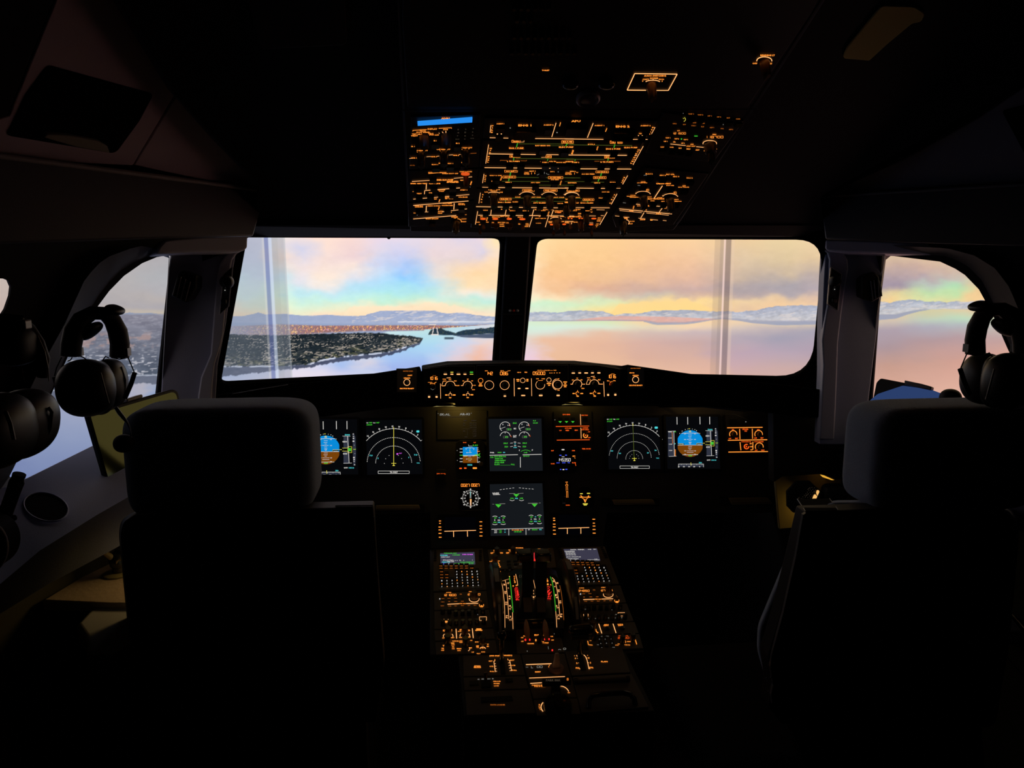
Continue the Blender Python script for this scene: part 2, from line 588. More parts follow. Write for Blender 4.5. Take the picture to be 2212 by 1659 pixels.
def grid_eval(tab, X, Y, y0, y1):
    ys = np.arange(y0, y1 + 1, 2.0)
    xs = sorted(tab)
    T = np.zeros((len(xs), len(ys), 3), np.float32)
    for i, x in enumerate(xs):
        a = np.array(tab[x], np.float32)
        for c in range(3): T[i, :, c] = np.interp(ys, a[:, 0], a[:, c + 1])
        ker = np.array([1, 2, 3, 2, 1]) / 9
        for c in range(3):
            q = np.pad(T[i, :, c], 2, 'edge')
            T[i, :, c] = np.convolve(q, ker, 'valid')
    xi = np.interp(X, xs, np.arange(len(xs)))
    yi = np.clip((Y - y0) / 2.0, 0, len(ys) - 1.001)
    a = np.clip(xi.astype(int), 0, len(xs) - 2)
    fx = np.clip(xi - a, 0, 1)
    fx = (fx * .6 + .4 * fx * fx * (3 - 2 * fx))[:, None]
    b = yi.astype(int)
    fy = (yi - b)[:, None]
    return (T[a, b] * (1 - fx) + T[a + 1, b] * fx) * (1 - fy) + (T[a, b + 1] * (1 - fx) + T[a + 1, b + 1] * fx) * fy


def sm(x, a, b):
    t = np.clip((x - a) / (b - a), 0, 1)
    return t * t * (3 - 2 * t)


def mix(c, d, f):
    return c + (np.asarray(d, np.float32) - c) * f[:, None]


def pw(X, *p):
    return np.interp(X, [q[0] for q in p], [q[1] for q in p])


def picture(X, Y):
    n1, n2 = fbm(X / 38, Y / 22, 3) - .5, fbm(X / 38 + 9, Y / 22 + 5, 13) - .5
    C = grid_eval(SKY, X + n1 * 46, Y + n2 * 22 * sm(680 - Y, 0, 30), 500, 700)
    C = C + ((fbm(X / 14, Y / 8, 23) - .5) * 9 * sm(Y, 520, 560))[:, None]
    ridge = pw(X, (-100, 684), (150, 682), (256, 679), (266, 678), (280, 674.5), (290, 676), (325, 676), (356, 680), (420, 684), (499, 683), (522, 683), (545, 679), (557, 675),
               (574, 679), (600, 678.5), (615, 677.6), (644, 681), (675, 682), (707, 679.5), (738, 682), (774, 683), (790, 681), (794, 678),
               (809, 675), (823, 671), (939, 671), (953.6, 675.4), (966.6, 677), (997, 675), (1018.7, 679), (1040, 682), (1069, 684), (1100, 680),
               (1141.5, 675), (1171, 673), (1206, 676), (1227, 672), (1266, 671), (1304, 673), (1327, 680.7), (1350, 677.7), (1387, 676.6), (1410, 671.5),
               (1443, 670), (1494, 670), (1526, 671.5), (1557, 673), (1570, 671.5), (1594, 675), (1617, 670.7), (1633, 670.7), (1655, 664.6), (1686, 660.7),
               (1732, 659), (1763, 660), (1830, 655), (1903, 651.8), (1921, 654), (1942, 649.6), (1962, 646.8), (1986, 648.5), (2001, 651.8), (2029, 651),
               (2046, 654), (2066, 650.7), (2090, 651.8), (2118, 648.5), (2144, 651.8), (2300, 650))
    ridge = ridge + (fbm(X / 7, X * 0, 31) - .5) * (1.2 + 1.6 * (X > 1130)) 
    shore = pw(X, (-100, 900), (110, 845), (200, 815), (270, 811), (350, 810), (400, 800), (483, 792), (542, 792), (600, 791), (629, 790), (672, 786), (694, 779), (738, 771), (790, 766),
               (813, 764), (842, 760), (867, 753), (907, 740), (914, 731), (916, 712), (1069, 700), (1100, 696), (1141, 694), (1330, 693), (1395, 694), (1420, 698), (1480, 697.5), (1525, 693),
               (1560, 688.5), (1594, 690), (1625, 693.5), (1700, 694.8), (1763, 694), (1850, 686), (1903, 679), (1935, 679), (1960, 673), (1986, 669), (2040, 667), (2144, 668), (2300, 668))
    # puffy clouds standing on the ridge
    top = pw(X, (600, 690), (740, 682), (755, 664), (790, 663), (830, 661), (870, 664), (905, 662), (920, 656), (945, 654), (965, 658), (995, 664), (1030, 676), (1075, 676), (1090, 690),
             (1140, 690), (1185, 675), (1200, 671), (1240, 676), (1310, 690), (1318, 676), (1335, 660), (1360, 654), (1420, 652), (1480, 646), (1600, 690))
    top = top - (fbm(X / 9, X * 0 + 3, 41) - .35) * 9
    f = sm(Y - top, -1.5, 3) * ((X < 1110) | (X > 1315)) * sm(1560 - X, 0, 40)
    C = mix(C, np.where((X > 1110)[:, None], [254, 218, 152], [255, 232, 202]), f * (.75 - .35 * sm(Y - top, 4, 16) * (X < 1110)))
    # distant hills
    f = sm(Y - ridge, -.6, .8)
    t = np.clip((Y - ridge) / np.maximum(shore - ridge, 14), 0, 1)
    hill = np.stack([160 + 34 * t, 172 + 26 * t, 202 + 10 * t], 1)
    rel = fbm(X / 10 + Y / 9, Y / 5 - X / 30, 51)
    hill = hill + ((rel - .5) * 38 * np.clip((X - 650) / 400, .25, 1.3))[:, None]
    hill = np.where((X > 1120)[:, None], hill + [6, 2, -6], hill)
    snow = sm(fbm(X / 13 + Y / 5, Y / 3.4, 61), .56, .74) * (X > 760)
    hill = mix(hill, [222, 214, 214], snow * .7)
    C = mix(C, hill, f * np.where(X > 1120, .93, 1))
    pk = sm(Y, 0, 1) * sm(Y - pw(X, (1230, 692), (1300, 684), (1340, 682), (1450, 684), (1540, 688), (1600, 692)), -.5, 1.5) * ((X > 1225) & (X < 1600))
    C = mix(C, [232, 172, 156], pk * (.45 + .5 * fbm(X / 9, Y / 2, 71)) * sm(X, 1225, 1260) * sm(1600 - X, 0, 40))
    dk = sm(Y - (shore - 3), 0, 1.5) * (X > 1150) * (X < 1800)
    C = mix(C, [150, 150, 172], dk * .5)
    # land on the left: plain, city, wooded peninsula, houses
    L = sm(1114 - X, 0, 24)
    pl = sm(Y - pw(X, (-100, 690), (350, 690), (500, 694), (620, 696), (780, 697), (1090, 696)), 0, 5) * L
    base = np.stack([150 + 0 * X, 165 + 0 * X, 196 + 0 * X], 1)
    C = mix(C, base, pl * .8)
    wl = sm(Y - 693.5, 0, 1) * sm(697 - Y, 0, 1.5) * ((X > 860) & (X < 1090)); C = mix(C, [226, 230, 240], wl * .8)
    ct = pw(X, (250, 712), (480, 704), (600, 699), (700, 702), (780, 701.5), (930, 701), (1000, 702), (1090, 698))
    cb = pw(X, (250, 760), (480, 728), (600, 726), (640, 724), (700, 720), (780, 716), (860, 714.5), (930, 714), (1000, 714), (1090, 710))
    city = sm(Y - ct, 0, 3) * sm(cb - Y, -2, 4) * L
    spk = vnoise(X / 1.7, Y / 1.5, 81)
    sp2 = vnoise(X / 2.3 + 7, Y / 1.8, 82)
    cc = np.stack([142 + 112 * sm(spk, .45, .9), 104 + 104 * sm(spk, .55, .95) + 10 * sp2, 106 + 95 * sm(spk * sp2, .35, .8)], 1)
    C = mix(C, cc, city * np.clip(.50 + (X - 560) / 300, .28, .95))
    bay = sm(Y - pw(X, (815, 722), (835, 716.5), (860, 715), (1000, 714), (1090, 711)), -.4, .8) * ((X > 815) & (X < 1090)); bay = bay * sm(X, 815, 835)
    land_top = pw(X, (-100, 735), (300, 735), (480, 722), (600, 724), (700, 721), (780, 718.5), (823, 719.5), (852, 723), (881, 725), (903, 728), (915, 730.5), (916, 800), (1200, 800))
    land_top = land_top - (fbm(X / 5, X * 0, 91) - .5) * 3
    nw = fbm(X / 70 + 3, Y / 26, 171) - .5
    waterc = grid_eval(WAT, X + (n1 * 20 + nw * 90) * sm(Y, 700, 730), Y + n2 * 8, 660, 1070)
    waterc = waterc * .86 + waterc.mean(1, keepdims=True) * .14
    C = mix(C, waterc, bay * (X < 1090))
    land = sm(Y - land_top, -.6, 1.0) * (X < 916)
    ln = fbm(X / 16, Y / 6, 101)
    lc = np.stack([20 + 24 * ln, 28 + 24 * ln, 34 + 24 * ln], 1)
    near = sm(Y - (shore - 34), 0, 30)
    zz = np.clip(1 + (Y - 718) / 55, .8, 2.6)
    hs = vnoise(X / (3.4 * zz), Y / (1.35 * zz), 111) * (.45 + .75 * fbm(X / 26, Y / 7, 121)) + near * .11 - .05 * sm(735 - Y, 0, 10)
    hs = sm(hs, .53, .64) * (.22 + .78 * sm(fbm(X / 24, Y / 6, 191) + near * .1, .40, .58)) * np.where(X < 560, .75, 1)
    lc = lc + (40 * (fbm(X / 9, Y / 4, 181) - .45) * near)[:, None]
    lc = mix(lc, np.stack([168 + 40 * spk, 160 + 34 * spk, 150 + 30 * spk], 1), hs * .82)
    gv = sm(fbm(X / 12, Y / 4, 131), .55, .7) * near
    lc = mix(lc, [104, 104, 72], gv * .55)
    C = mix(C, lc, land)
    # water
    reach = pw(X, (-100, 24), (110, 26), (300, 18), (483, 22), (540, 16), (600, 8), (700, 9), (790, 9), (850, 7), (905, 4), (918, 1), (3000, 1))
    wv = (fbm(X / 6, X * 0, 141) - .5) * 7
    f = sm(Y - shore - (fbm(X / 11, X * 0, 143) - .5) * 3 * (X < 910), -.5, .9)
    C = mix(C, waterc, f)
    rf = f * sm(shore + reach + wv - Y, -1, 1.5) * (X < 912)
    C = mix(C, np.stack([52 + 30 * ln, 60 + 26 * ln, 82 + 26 * ln], 1), rf * .92)
    ws = sm(Y - shore + 1.5, -1, 0) * sm(shore + 2.0 - Y, 0, 1) * (X < 900) * sm(fbm(X / 12, X * 0, 151), .4, .55)
    C = mix(C, [214, 220, 238], ws * .9)
    # right bank peninsula beyond the runway
    pt = pw(X, (922, 725), (930, 713), (940, 709), (955, 709), (965, 714), (985, 719), (1000, 713), (1030, 710), (1069, 706), (1086, 705), (1100, 712), (1113, 724))
    pb = pw(X, (925, 723), (960, 724), (1010, 724), (1050, 721), (1090, 719))
    f = sm(Y - pt - (fbm(X / 4, X * 0, 161) - .5) * 3, -.5, 1) * sm(pb - Y, -.5, .8) * ((X > 925) & (X < 1113))
    C = mix(C, np.stack([38 + 34 * spk * (sp2 > .6), 56 + 26 * spk * (sp2 > .6), 66 + 10 * spk], 1), f)
    f = sm(Y - pb, -.3, .6) * sm(pw(X, (975, 724), (1000, 729), (1060, 731), (1090, 728), (1108, 718)) - Y, -.5, 1) * ((X > 975) & (X < 1108))
    C = mix(C, [66, 78, 100], f * .9)
    f = sm(Y, 727.5, 729) * sm(733, 0, 1) * sm(733.5 - Y, 0, 1.5) * sm(12 - abs(X - 970), 0, 4)
    C = mix(C, [58, 72, 84], f * .9)
    for a, b in (((936.5, 708), (934, 723.5)), ((943.5, 708), (946.5, 723.5)), ((932, 723), (947, 723)), ((927, 701.5), (941, 701.5))):
        dx, dy = b[0] - a[0], b[1] - a[1]
        t = np.clip(((X - a[0]) * dx + (Y - a[1]) * dy) / (dx * dx + dy * dy), 0, 1)
        dd = np.hypot(X - a[0] - t * dx, Y - a[1] - t * dy)
        C = mix(C, [236, 226, 220], sm(1.3 - dd, 0, .8))
    # mountain reflections on the right lake
    f = sm(Y - shore, -1, 1) * sm(shore + pw(X, (1380, 0), (1410, 4), (1500, 3), (1540, 0), (1600, 3), (1680, 8), (1763, 7), (1850, 10), (1903, 12), (1940, 9), (2000, 2), (2010, 0)) - Y, -1, 1) * (X > 1390)
    C = mix(C, [150, 158, 184], f * .8)
    C = C.mean(1, keepdims=True) + (C - C.mean(1, keepdims=True)) * 1.12
    # the screen's two joints: leaning only through perspective, upright on the screen
    xs = X - (587 + .055 * (Y - 660))
    haze = sm(-xs, -37, -35.5)
    C = np.where(haze[:, None] > 0, C + (C * .60 + np.array([54, 57, 62]) - C) * haze[:, None], C)
    lf = sm(415 - X, 0, 20) * sm(Y - 676, 0, 6) * (1 - sm(Y - shore + 1, -1, 1))
    tl = np.clip((Y - 680) / 130, 0, 1)
    g = np.stack([138 - 58 * tl, 136 - 46 * tl, 152 - 44 * tl], 1) + ((fbm(X / 22, Y / 7, 201) - .5) * 46)[:, None]
    g = mix(g, [176, 146, 142], sm(fbm(X / 20 + 5, Y / 9, 211), .5, .66) * sm(Y, 712, 728) * sm(756 - Y, 0, 10) * .75)
    g = mix(g, [196, 196, 206], sm(vnoise(X / 7, Y / 2.2, 221) * (.5 + .6 * fbm(X / 20, Y / 6, 222)), .5, .66) * (.25 + .6 * sm(Y, 752, 775)))
    C = C + (g - C) * lf[:, None]
    lft = (X < 400)
    C = np.where(lft[:, None], C * .92 + 10, C)
    C = np.clip(C, 0, 255)
    for a, b, c, k in ((-14, -9, (225, 222, 220), .35), (-9, 0, (96, 110, 176), .5), (0, 7, (214, 226, 250), .6), (7, 20, (150, 155, 150), .14), (33, 36.5, (240, 240, 236), .25)):
        C = mix(C, list(c), sm(xs, a - 1, a + 1) * sm(b - xs, -1, 1) * k)
    xr = X - (1560 - .038 * (Y - 660))
    for a, b, c, k in ((-21, -9, (150, 130, 118), .22), (-9, -1, (138, 122, 116), .38), (-1, 3, (246, 214, 208), .75), (3, 15, (122, 104, 104), .55), (15, 22, (235, 205, 180), .35)):
        C = mix(C, list(c), sm(xr, a - 1, a + 1) * sm(b - xr, -1, 1) * k)
    return np.clip(C, 2, 255)


def projection_screen():
    R, cy = 2.7, .9
    a0, a1 = -28.0, 40.0
    # columns dense where the picture is seen, coarse elsewhere
    angs = []
    for px in np.arange(-120, 2335, 1.45):
        d = ray(px, 700)
        dx, dy = d.x, d.y
        ox, oy = EYE.x, EYE.y - cy
        A, B, Cc = dx * dx + dy * dy, ox * dx + oy * dy, ox * ox + oy * oy - R * R
        t = (-B + math.sqrt(B * B - A * Cc)) / A
        angs.append(math.atan2(ox + dx * t, oy + dy * t))
    lo, hi = angs[0], angs[-1]
    angs = list(np.linspace(rad(-125), lo, 24)[:-1]) + angs + list(np.linspace(hi, rad(125), 24)[1:])
    zs = list(np.linspace(-.4, .42, 6)[:-1]) + list(np.arange(.42, 1.78, .0034)) + list(np.linspace(1.785, 3.0, 8))
    A = np.array(angs)
    Z = np.array(zs)
    nx, nz = len(A), len(Z)
    X, Y = np.meshgrid(R * np.sin(A), Z)[0], np.repeat((cy + R * np.cos(A))[None], nz, 0)
    ZZ = np.repeat(Z[:, None], nx, 1)
    P = np.stack([X.ravel(), Y.ravel(), ZZ.ravel()], 1)
    Q = P - np.array(EYE)
    f = Q @ np.array(FWD)
    ok = f > .15
    fs = np.where(ok, f, 1)
    u = np.where(ok, W / 2 + F * (Q @ np.array(RGT)) / fs, np.where(Q[:, 0] > 0, 2400, -200))
    v = np.where(ok, H / 2 - F * (Q @ np.array(UPV)) / fs, 600)
    u = np.clip(u, -150, 2400)
    v = np.clip(v, 400, 1200)
    C = np.zeros((len(u), 3), np.float32)
    for i in range(0, len(u), 200000):
        C[i:i + 200000] = picture(u[i:i + 200000], v[i:i + 200000])
    S = C / 255
    Lc = np.where(S <= .04045, S / 12.92, ((S + .055) / 1.055) ** 2.4)
    me = bpy.data.meshes.new('projection_screen')
    me.vertices.add(len(P))
    me.vertices.foreach_set('co', P.astype(np.float32).ravel())
    i = np.arange(nz - 1)[:, None] * nx + np.arange(nx - 1)[None]
    q = np.stack([i, i + nx, i + nx + 1, i + 1], -1).reshape(-1, 4)
    me.loops.add(q.size)
    me.loops.foreach_set('vertex_index', q.ravel().astype(np.int32))
    me.polygons.add(len(q))
    me.polygons.foreach_set('loop_start', np.arange(len(q), dtype=np.int32) * 4)
    me.update(calc_edges=True)
    at = me.color_attributes.new('picture', 'FLOAT_COLOR', 'POINT')
    at.data.foreach_set('color', np.concatenate([Lc, np.ones((len(Lc), 1))], 1).astype(np.float32).ravel())
    m = bpy.data.materials.new('projected_picture')
    m.use_nodes = True
    nt = m.node_tree
    nt.nodes.clear()
    a = nt.nodes.new('ShaderNodeAttribute')
    a.attribute_name = 'picture'
    e = nt.nodes.new('ShaderNodeEmission')
    e.inputs[1].default_value = 1.0
    o = nt.nodes.new('ShaderNodeOutputMaterial')
    nt.links.new(a.outputs['Color'], e.inputs[0])
    nt.links.new(e.outputs[0], o.inputs[0])
    m.cycles.emission_sampling = 'NONE'
    me.materials.append(m)
    ob = bpy.data.objects.new('projection_screen', me)
    col.objects.link(ob)
    return tag(ob, 'curved projection screen showing a sunset sky, hills, town and calm water outside the windows', 'screen')


projection_screen()
# ---------------------------------------------------------------- cockpit planes
def poly_ray(P, c, a):
    """distance from c along angle a to polygon P (2D)"""
    dx, dy = cos(a), sin(a)
    best = None
    for i in range(len(P)):
        x1, y1 = P[i][0] - c[0], P[i][1] - c[1]
        x2, y2 = P[(i + 1) % len(P)][0] - c[0], P[(i + 1) % len(P)][1] - c[1]
        ex, ey = x2 - x1, y2 - y1
        den = dx * ey - dy * ex
        if abs(den) < 1e-12: continue
        t = (x1 * ey - y1 * ex) / den
        u = (x1 * dy - y1 * dx) / den
        if t > 0 and -1e-9 <= u <= 1 + 1e-9:
            best = t if best is None else max(best, t)
    return best or 0


def rounded(P, R, n=7):
    """round the corners of a pixel polygon, R per corner"""
    out = []
    k = len(P)
    for i in range(k):
        p, a, b = V((*P[i], 0)), V((*P[i - 1], 0)), V((*P[(i + 1) % k], 0))
        r = R[i] if isinstance(R, (list, tuple)) else R
        if r <= 0:
            out.append((p.x, p.y))
            continue
        u, w = (a - p), (b - p)
        q = min(r, u.length * .5, w.length * .5)
        s, e = p + u.normalized() * q, p + w.normalized() * q
        for j in range(n + 1):
            t = j / n
            v = s * (1 - t) ** 2 + p * 2 * t * (1 - t) + e * t * t
            out.append((v.x, v.y))
    return out


def frame(pl, hole, outer, thick, name, m, parent=None, kind=None, bevel=0, N=140, flare=None):
    """plate in plane pl with one window hole; outlines are 3D points on the plane"""
    loc = lambda p: ((V(p) - pl.o).dot(pl.u), (V(p) - pl.o).dot(pl.v))
    h2, o2 = [loc(p) for p in hole], [loc(p) for p in outer]
    c = (sum(p[0] for p in h2) / len(h2), sum(p[1] for p in h2) / len(h2))
    ang = sorted(set([2 * pi * i / N for i in range(N)] + [math.atan2(p[1] - c[1], p[0] - c[0]) % (2 * pi) for p in o2 + h2]))
    n = len(ang)
    W3 = lambda x, y, d: pl.o + pl.u * x + pl.v * y - pl.n * d
    vs = []
    for P, d in ((h2, 0), (o2, 0), (h2, thick), (o2, thick)):
        for a in ang:
            r = poly_ray(P, c, a)
            vs.append(W3(c[0] + r * cos(a), c[1] + r * sin(a), d))
    fs = []
    for i in range(n):
        j = (i + 1) % n
        fs += [(i, j, n + j, n + i), (2 * n + i, 3 * n + i, 3 * n + j, 2 * n + j), (i, 2 * n + i, 2 * n + j, j), (n + i, n + j, 3 * n + j, 3 * n + i)]
    return MB().add(vs, fs).build(name, m, parent, kind=kind, smooth=30)


def plane3(a, b, c):
    u = (b - a).normalized()
    n = u.cross(c - a).normalized()
    return PL(a, u, n.cross(u))


A0, B0 = onX(1098, 775, 0), onX(1122, 515, 0)
OL = onY(478, 828, 1.80)
WL = plane3(A0, B0, OL)
WR = plane3(A0, B0, V((-OL.x, OL.y, OL.z)))
# instrument planes
MP = PL((0, 2.08, .98), (1, 0, 0), (0, sin(rad(13)), cos(rad(13))))
FC = PL((0, 1.90, 1.20), (1, 0, 0), (0, sin(rad(8)), cos(rad(8))))
OH = PL((0, 1.60, 1.556), (1, 0, 0), (0, -cos(rad(25)), sin(rad(25))))
_p = MP.at(1115, 1182)
PD = PL((0, _p.y, _p.z), (1, 0, 0), (0, cos(rad(12)), sin(rad(12))))
# cabin side planes
def side(sg):
    q = onY(355, 700, 1.588)
    u = V((.371, .928, 0))
    return PL(V((sg * abs(q.x), q.y, q.z)), V((-sg * u.x, u.y, 0)), (-sg * .2, 0, 1))


SL_, SR_ = side(-1), side(1)
def inset(pl, d): return PL(pl.o + pl.n * d, pl.u, pl.v)

# windshield surrounds
WLh = rounded([(534, 513), (1087, 515), (1067, 800), (476, 832)], [4, 26, 14, 22])
WRh = rounded([(1158, 516), (1779, 518), (1751, 821), (1127, 806)], [26, 60, 75, 14])
for pl, hp, op, nm in ((WL, WLh, [(440, 485), (1118, 485), (1098, 880), (430, 880)], 'window_1'),
                       (WR, WRh, [(1118, 485), (1800, 485), (1800, 880), (1098, 880)], 'window_2')):
    o = frame(pl, [pl.at(*p) for p in hp], [pl.at(*p) for p in op], .014, nm, M_hood, kind='structure')
# thin bright edge of the seal beside the centre post
CP = PL(A0, (1, 0, 0), B0 - A0)
post = MB().prism([CP.at(x, y, .03) for x, y in ((1094, 470), (1150, 470), (1124, 860), (1074, 860))], -CP.n * .07)
post.build('trim_1', M_black, bevel=.006, kind='structure')
for a, b, c, d in ((1090, 520, 1070, 775), (1155, 520, 1130, 775)):
    MB().tube([CP.at(a, b, .012), CP.at(c, d, .012)], .0022, 8).build('trim_2', M_metal, kind='structure')
MB().tube([CP.at(1080, 679, .034), CP.at(1129, 679, .034)], .0008, 6).build('trim_3', M_metal, kind='structure')
for x in (840, 1475):
    MB().sup((WL if x < 1100 else WR).at(x, 514, .004), (.004, .004, .003), 1, None, 12, 8).build('trim_19', M_hood, kind='structure', smooth=60)
t = thing('eye_position_indicator', 'small eye position indicator with three little balls on the centre window post', 'indicator', CP.at(1110, 671, .03))
MB().box(CP.at(1110, 671, .034), (.030, .006, .007)).build('bracket', M_black, t, bevel=.001)
for x, k in ((1102, (150, 150, 150)), (1110, (200, 40, 30)), (1118, (150, 150, 150))):
    MB().sup(CP.at(x, 671, .042), (.0036, .0036, .0036), 1, nu=14, nv=8).build('ball', mat('ball_%d' % k[1], lin(k), .4), t, smooth=60)

# ceiling, soffit, hull behind the camera
cp = [(235, -80), (378, 205), (560, 400), (546, 511), (1782, 512), (1772, 425), (1850, 380), (2225, 170), (2300, -80)]
plate(OH, cp, .02, 'ceiling', M_dark, bevel=0, lift=-.012, kind='structure')
e = [OH.at(x, y, -.012) for x, y in ((500, 511), (1820, 512))]
f = [WL.at(440, 487), WL.at(1118, 487), WR.at(1800, 487)]
MB().add([e[0], e[1], f[2], f[1], f[0]] + [p + V((0, 0, .02)) for p in (e[0], e[1], f[2], f[1], f[0])],
         [(0, 1, 2, 3, 4), (9, 8, 7, 6, 5), (0, 5, 6, 1), (1, 6, 7, 2), (2, 7, 8, 3), (3, 8, 9, 4), (4, 9, 5, 0)]).build('ceiling_soffit', M_dark, kind='structure')
q = [OH.at(235, -80, -.012), OH.at(2300, -80, -.012)]
MB().prism([q[0], q[1], V((1.5, -1.2, 2.05)), V((-1.5, -1.2, 2.05))], (0, 0, .03)).build('ceiling_aft', M_dark, kind='structure')
fa = [V((-1.3, f[0].y - .1, 1.6)), f[0], f[1], f[2], V((1.3, f[2].y - .1, 1.6))]
MB().add([V((p.x, p.y, 1.60)) for p in fa] + [V((p.x, p.y, 2.36)) for p in fa] + [V((p.x, p.y + .02, 1.60)) for p in fa] + [V((p.x, p.y + .02, 2.36)) for p in fa],
         [(k, k + 1, k + 6, k + 5) for k in range(4)] + [(k + 10, k + 11, k + 16, k + 15) for k in range(4)]).build('wall_light_block', M_dark, kind='structure')  # unseen fascia added above the windshield to keep screen light from leaking in
MB().box((0, .5, 2.34), (3.6, 3.5, .03)).build('ceiling_light_block', M_dark, kind='structure')  # unseen outer roof added to block screen light from above
MB().box((0, -1.2, 1.1), (3.2, .04, 2.3)).build('wall_back', M_dark, kind='structure')
MB().box((0, 1.0, -.02), (3.6, 4.6, .04)).build('floor', mat('floor_carpet_black', (.012, .012, .014), .95, .1, bump=.5, bscale=500), kind='structure')
MB().box((0, 2.45, .5), (2.2, .04, 1.1)).build('wall_front', M_dark, kind='structure')
for sg in (-1, 1):
    MB().prism([V((sg * .74, 1.7, 0)), V((sg * .74, 1.7, 1.14)), V((sg * 1.1, 2.46, 1.1)), V((sg * 1.1, 2.46, 0))], (sg * .02, 0, 0)).build('wall_front_side', M_dark, kind='structure')

# side walls with their windows
LW = [(365, 548), (331, 551), (300, 561), (262, 585), (232, 615), (205, 652), (188, 685), (150, 752), (116, 839), (102, 862), (60, 950), (30, 1012), (12, 1044), (20, 1048), (52, 1036), (204, 961), (345, 897)]
LWo = [(366, 543), (300, 530), (225, 558), (185, 600), (160, 655), (140, 700), (90, 790), (50, 870), (20, 935), (-40, 1060), (0, 1070), (54, 1038), (205, 963), (346, 898)]
RW = [(1915, 548), (2040, 553), (2072, 566), (2092, 578), (2120, 607), (2146, 660), (2172, 730), (2200, 800), (2240, 900), (2262, 990), (2255, 1026), (2225, 1014), (2203, 1003), (1868, 905), (1872, 860)]
RWo = [(1914, 530), (2045, 536), (2105, 552), (2150, 580), (2180, 620), (2205, 680), (2230, 740), (2260, 820), (2300, 930), (2330, 1060), (2226, 1016), (2203, 1005), (1867, 906)]
LW2 = [(0, 564), (10, 569), (17, 584), (16, 604), (8, 632), (-14, 668), (-60, 720), (-160, 760), (-200, 600), (-120, 545)]


def at_side(pl, s, z):
    """point on the side plane: s metres aft of the pillar, height z"""
    p = pl.o - pl.u * s
    return p + pl.v * ((z - p.z) / pl.v.z)


mirror_ = lambda p: V((-p.x, p.y, p.z))
for pl, hole, nm, wn in ((SL_, LW, 'wall_left', 'window_3'), (SR_, RW, 'wall_right', 'window_4')):
    hp = [pl.at(*p) for p in hole]
    da, db = (pl.at(92, 560), pl.at(-30, 1120)) if pl is SL_ else (mirror_(SL_.at(-160, 560)), mirror_(SL_.at(-330, 1120)))
    sl_ = lambda z: da + (db - da) * ((z - da.z) / (db.z - da.z))
    split_t, split_b = sl_(2.3), sl_(0)
    ou = [at_side(pl, -.12, 0), at_side(pl, -.12, 2.3), split_t, split_b]
    frame(pl, hp, ou, .005, nm, M_dark, kind='structure')
    if pl is SL_:
        frame(pl, [pl.at(*p) for p in LW2], [split_t, at_side(pl, 2.9, 2.3), at_side(pl, 2.9, 0), split_b], .004, 'wall_left_aft', M_dark, kind='structure')
    else:
        MB().prism([split_t, at_side(pl, 2.9, 2.3), at_side(pl, 2.9, 0), split_b], -pl.n * .04).build('wall_right_aft', M_dark, kind='structure')
# flared window linings (reveal): window edge on the wall plane, cabin edge on an inset plane
for pl, a, b, nm, wn in ((SL_, LW, LWo, 'window_3', 0), (SR_, RW, RWo, 'window_4', 0)):
    ip = inset(pl, .035)
    P, Q = [pl.at(*p) for p in a], [ip.at(*p) for p in b]
    # same angular sampling in pixel space
    ca = (sum(p[0] for p in a) / len(a), sum(p[1] for p in a) / len(a))
    vs, n = [], 90
    for i in range(n):
        t = 2 * pi * i / n
        r = poly_ray(a, ca, t)
        vs.append(pl.at(ca[0] + r * cos(t), ca[1] + r * sin(t), -.002))
    for i in range(n):
        t = 2 * pi * i / n
        r = max(poly_ray(b, ca, t), poly_ray(a, ca, t) * 1.01)
        vs.append(ip.at(ca[0] + r * cos(t), ca[1] + r * sin(t)))
    MB().add(vs, [(i, (i + 1) % n, n + (i + 1) % n, n + i) for i in range(n)]).build(nm, M_shell, kind='structure', smooth=60)

# pillars between windshield and side windows
PLL = PL(onY(450, 700, 1.585), (1, .28, 0), (0, .10, 1))
PLR = PL(onY(1830, 700, 1.585), (1, -.28, 0), (0, .10, 1))
M_pil = mat('pillar_lining', (.30, .30, .40), .62, .3, bump=.12, bscale=500)
PCL = PL(onY(440, 530, 1.56), (.80, .60, 0), (-.06, .08, 1))
PCR = PL(onY(1880, 530, 1.56), (.80, -.60, 0), (.06, .08, 1))
M_pil2 = mat('pillar_trim_lining', (.42, .41, .48), .55, .35, bump=.12, bscale=500)
M_pilr = mat('pillar_lining_right', (.24, .28, .42), .62, .3, bump=.12, bscale=500)
plate(PLL, [(371, 515), (515, 515), (500, 600), (488, 700), (470, 790), (462, 930), (343, 930), (357, 720)], .05, 'trim_4', M_pil, bevel=.002, kind='structure')
plate(PLL, [(523, 540), (512, 546), (502, 560), (497, 585), (489, 650), (482, 720), (476, 748), (464, 785), (459, 830), (455, 920), (425, 920), (428, 855), (434, 815), (455, 765), (460, 700), (468, 600), (474, 572), (486, 553), (505, 540)],
      .03, 'trim_5', M_pil2, bevel=.004, lift=.014, kind='structure')
plate(PCL, [(337, 549), (344, 532), (357, 518), (440, 511), (536, 509), (535, 535), (528, 541), (515, 544), (430, 545), (365, 548)], .05, 'trim_6', mat('cap_lining', (.75, .72, .72), .55, .3, bump=.1, bscale=500), bevel=.004, lift=.03, kind='structure')
plate(PLR, [(1920, 515), (1785, 515), (1780, 600), (1776, 700), (1776, 800), (1770, 960), (1866, 960), (1877, 860), (1894, 720)], .05, 'trim_7', M_pilr, bevel=.002, kind='structure')
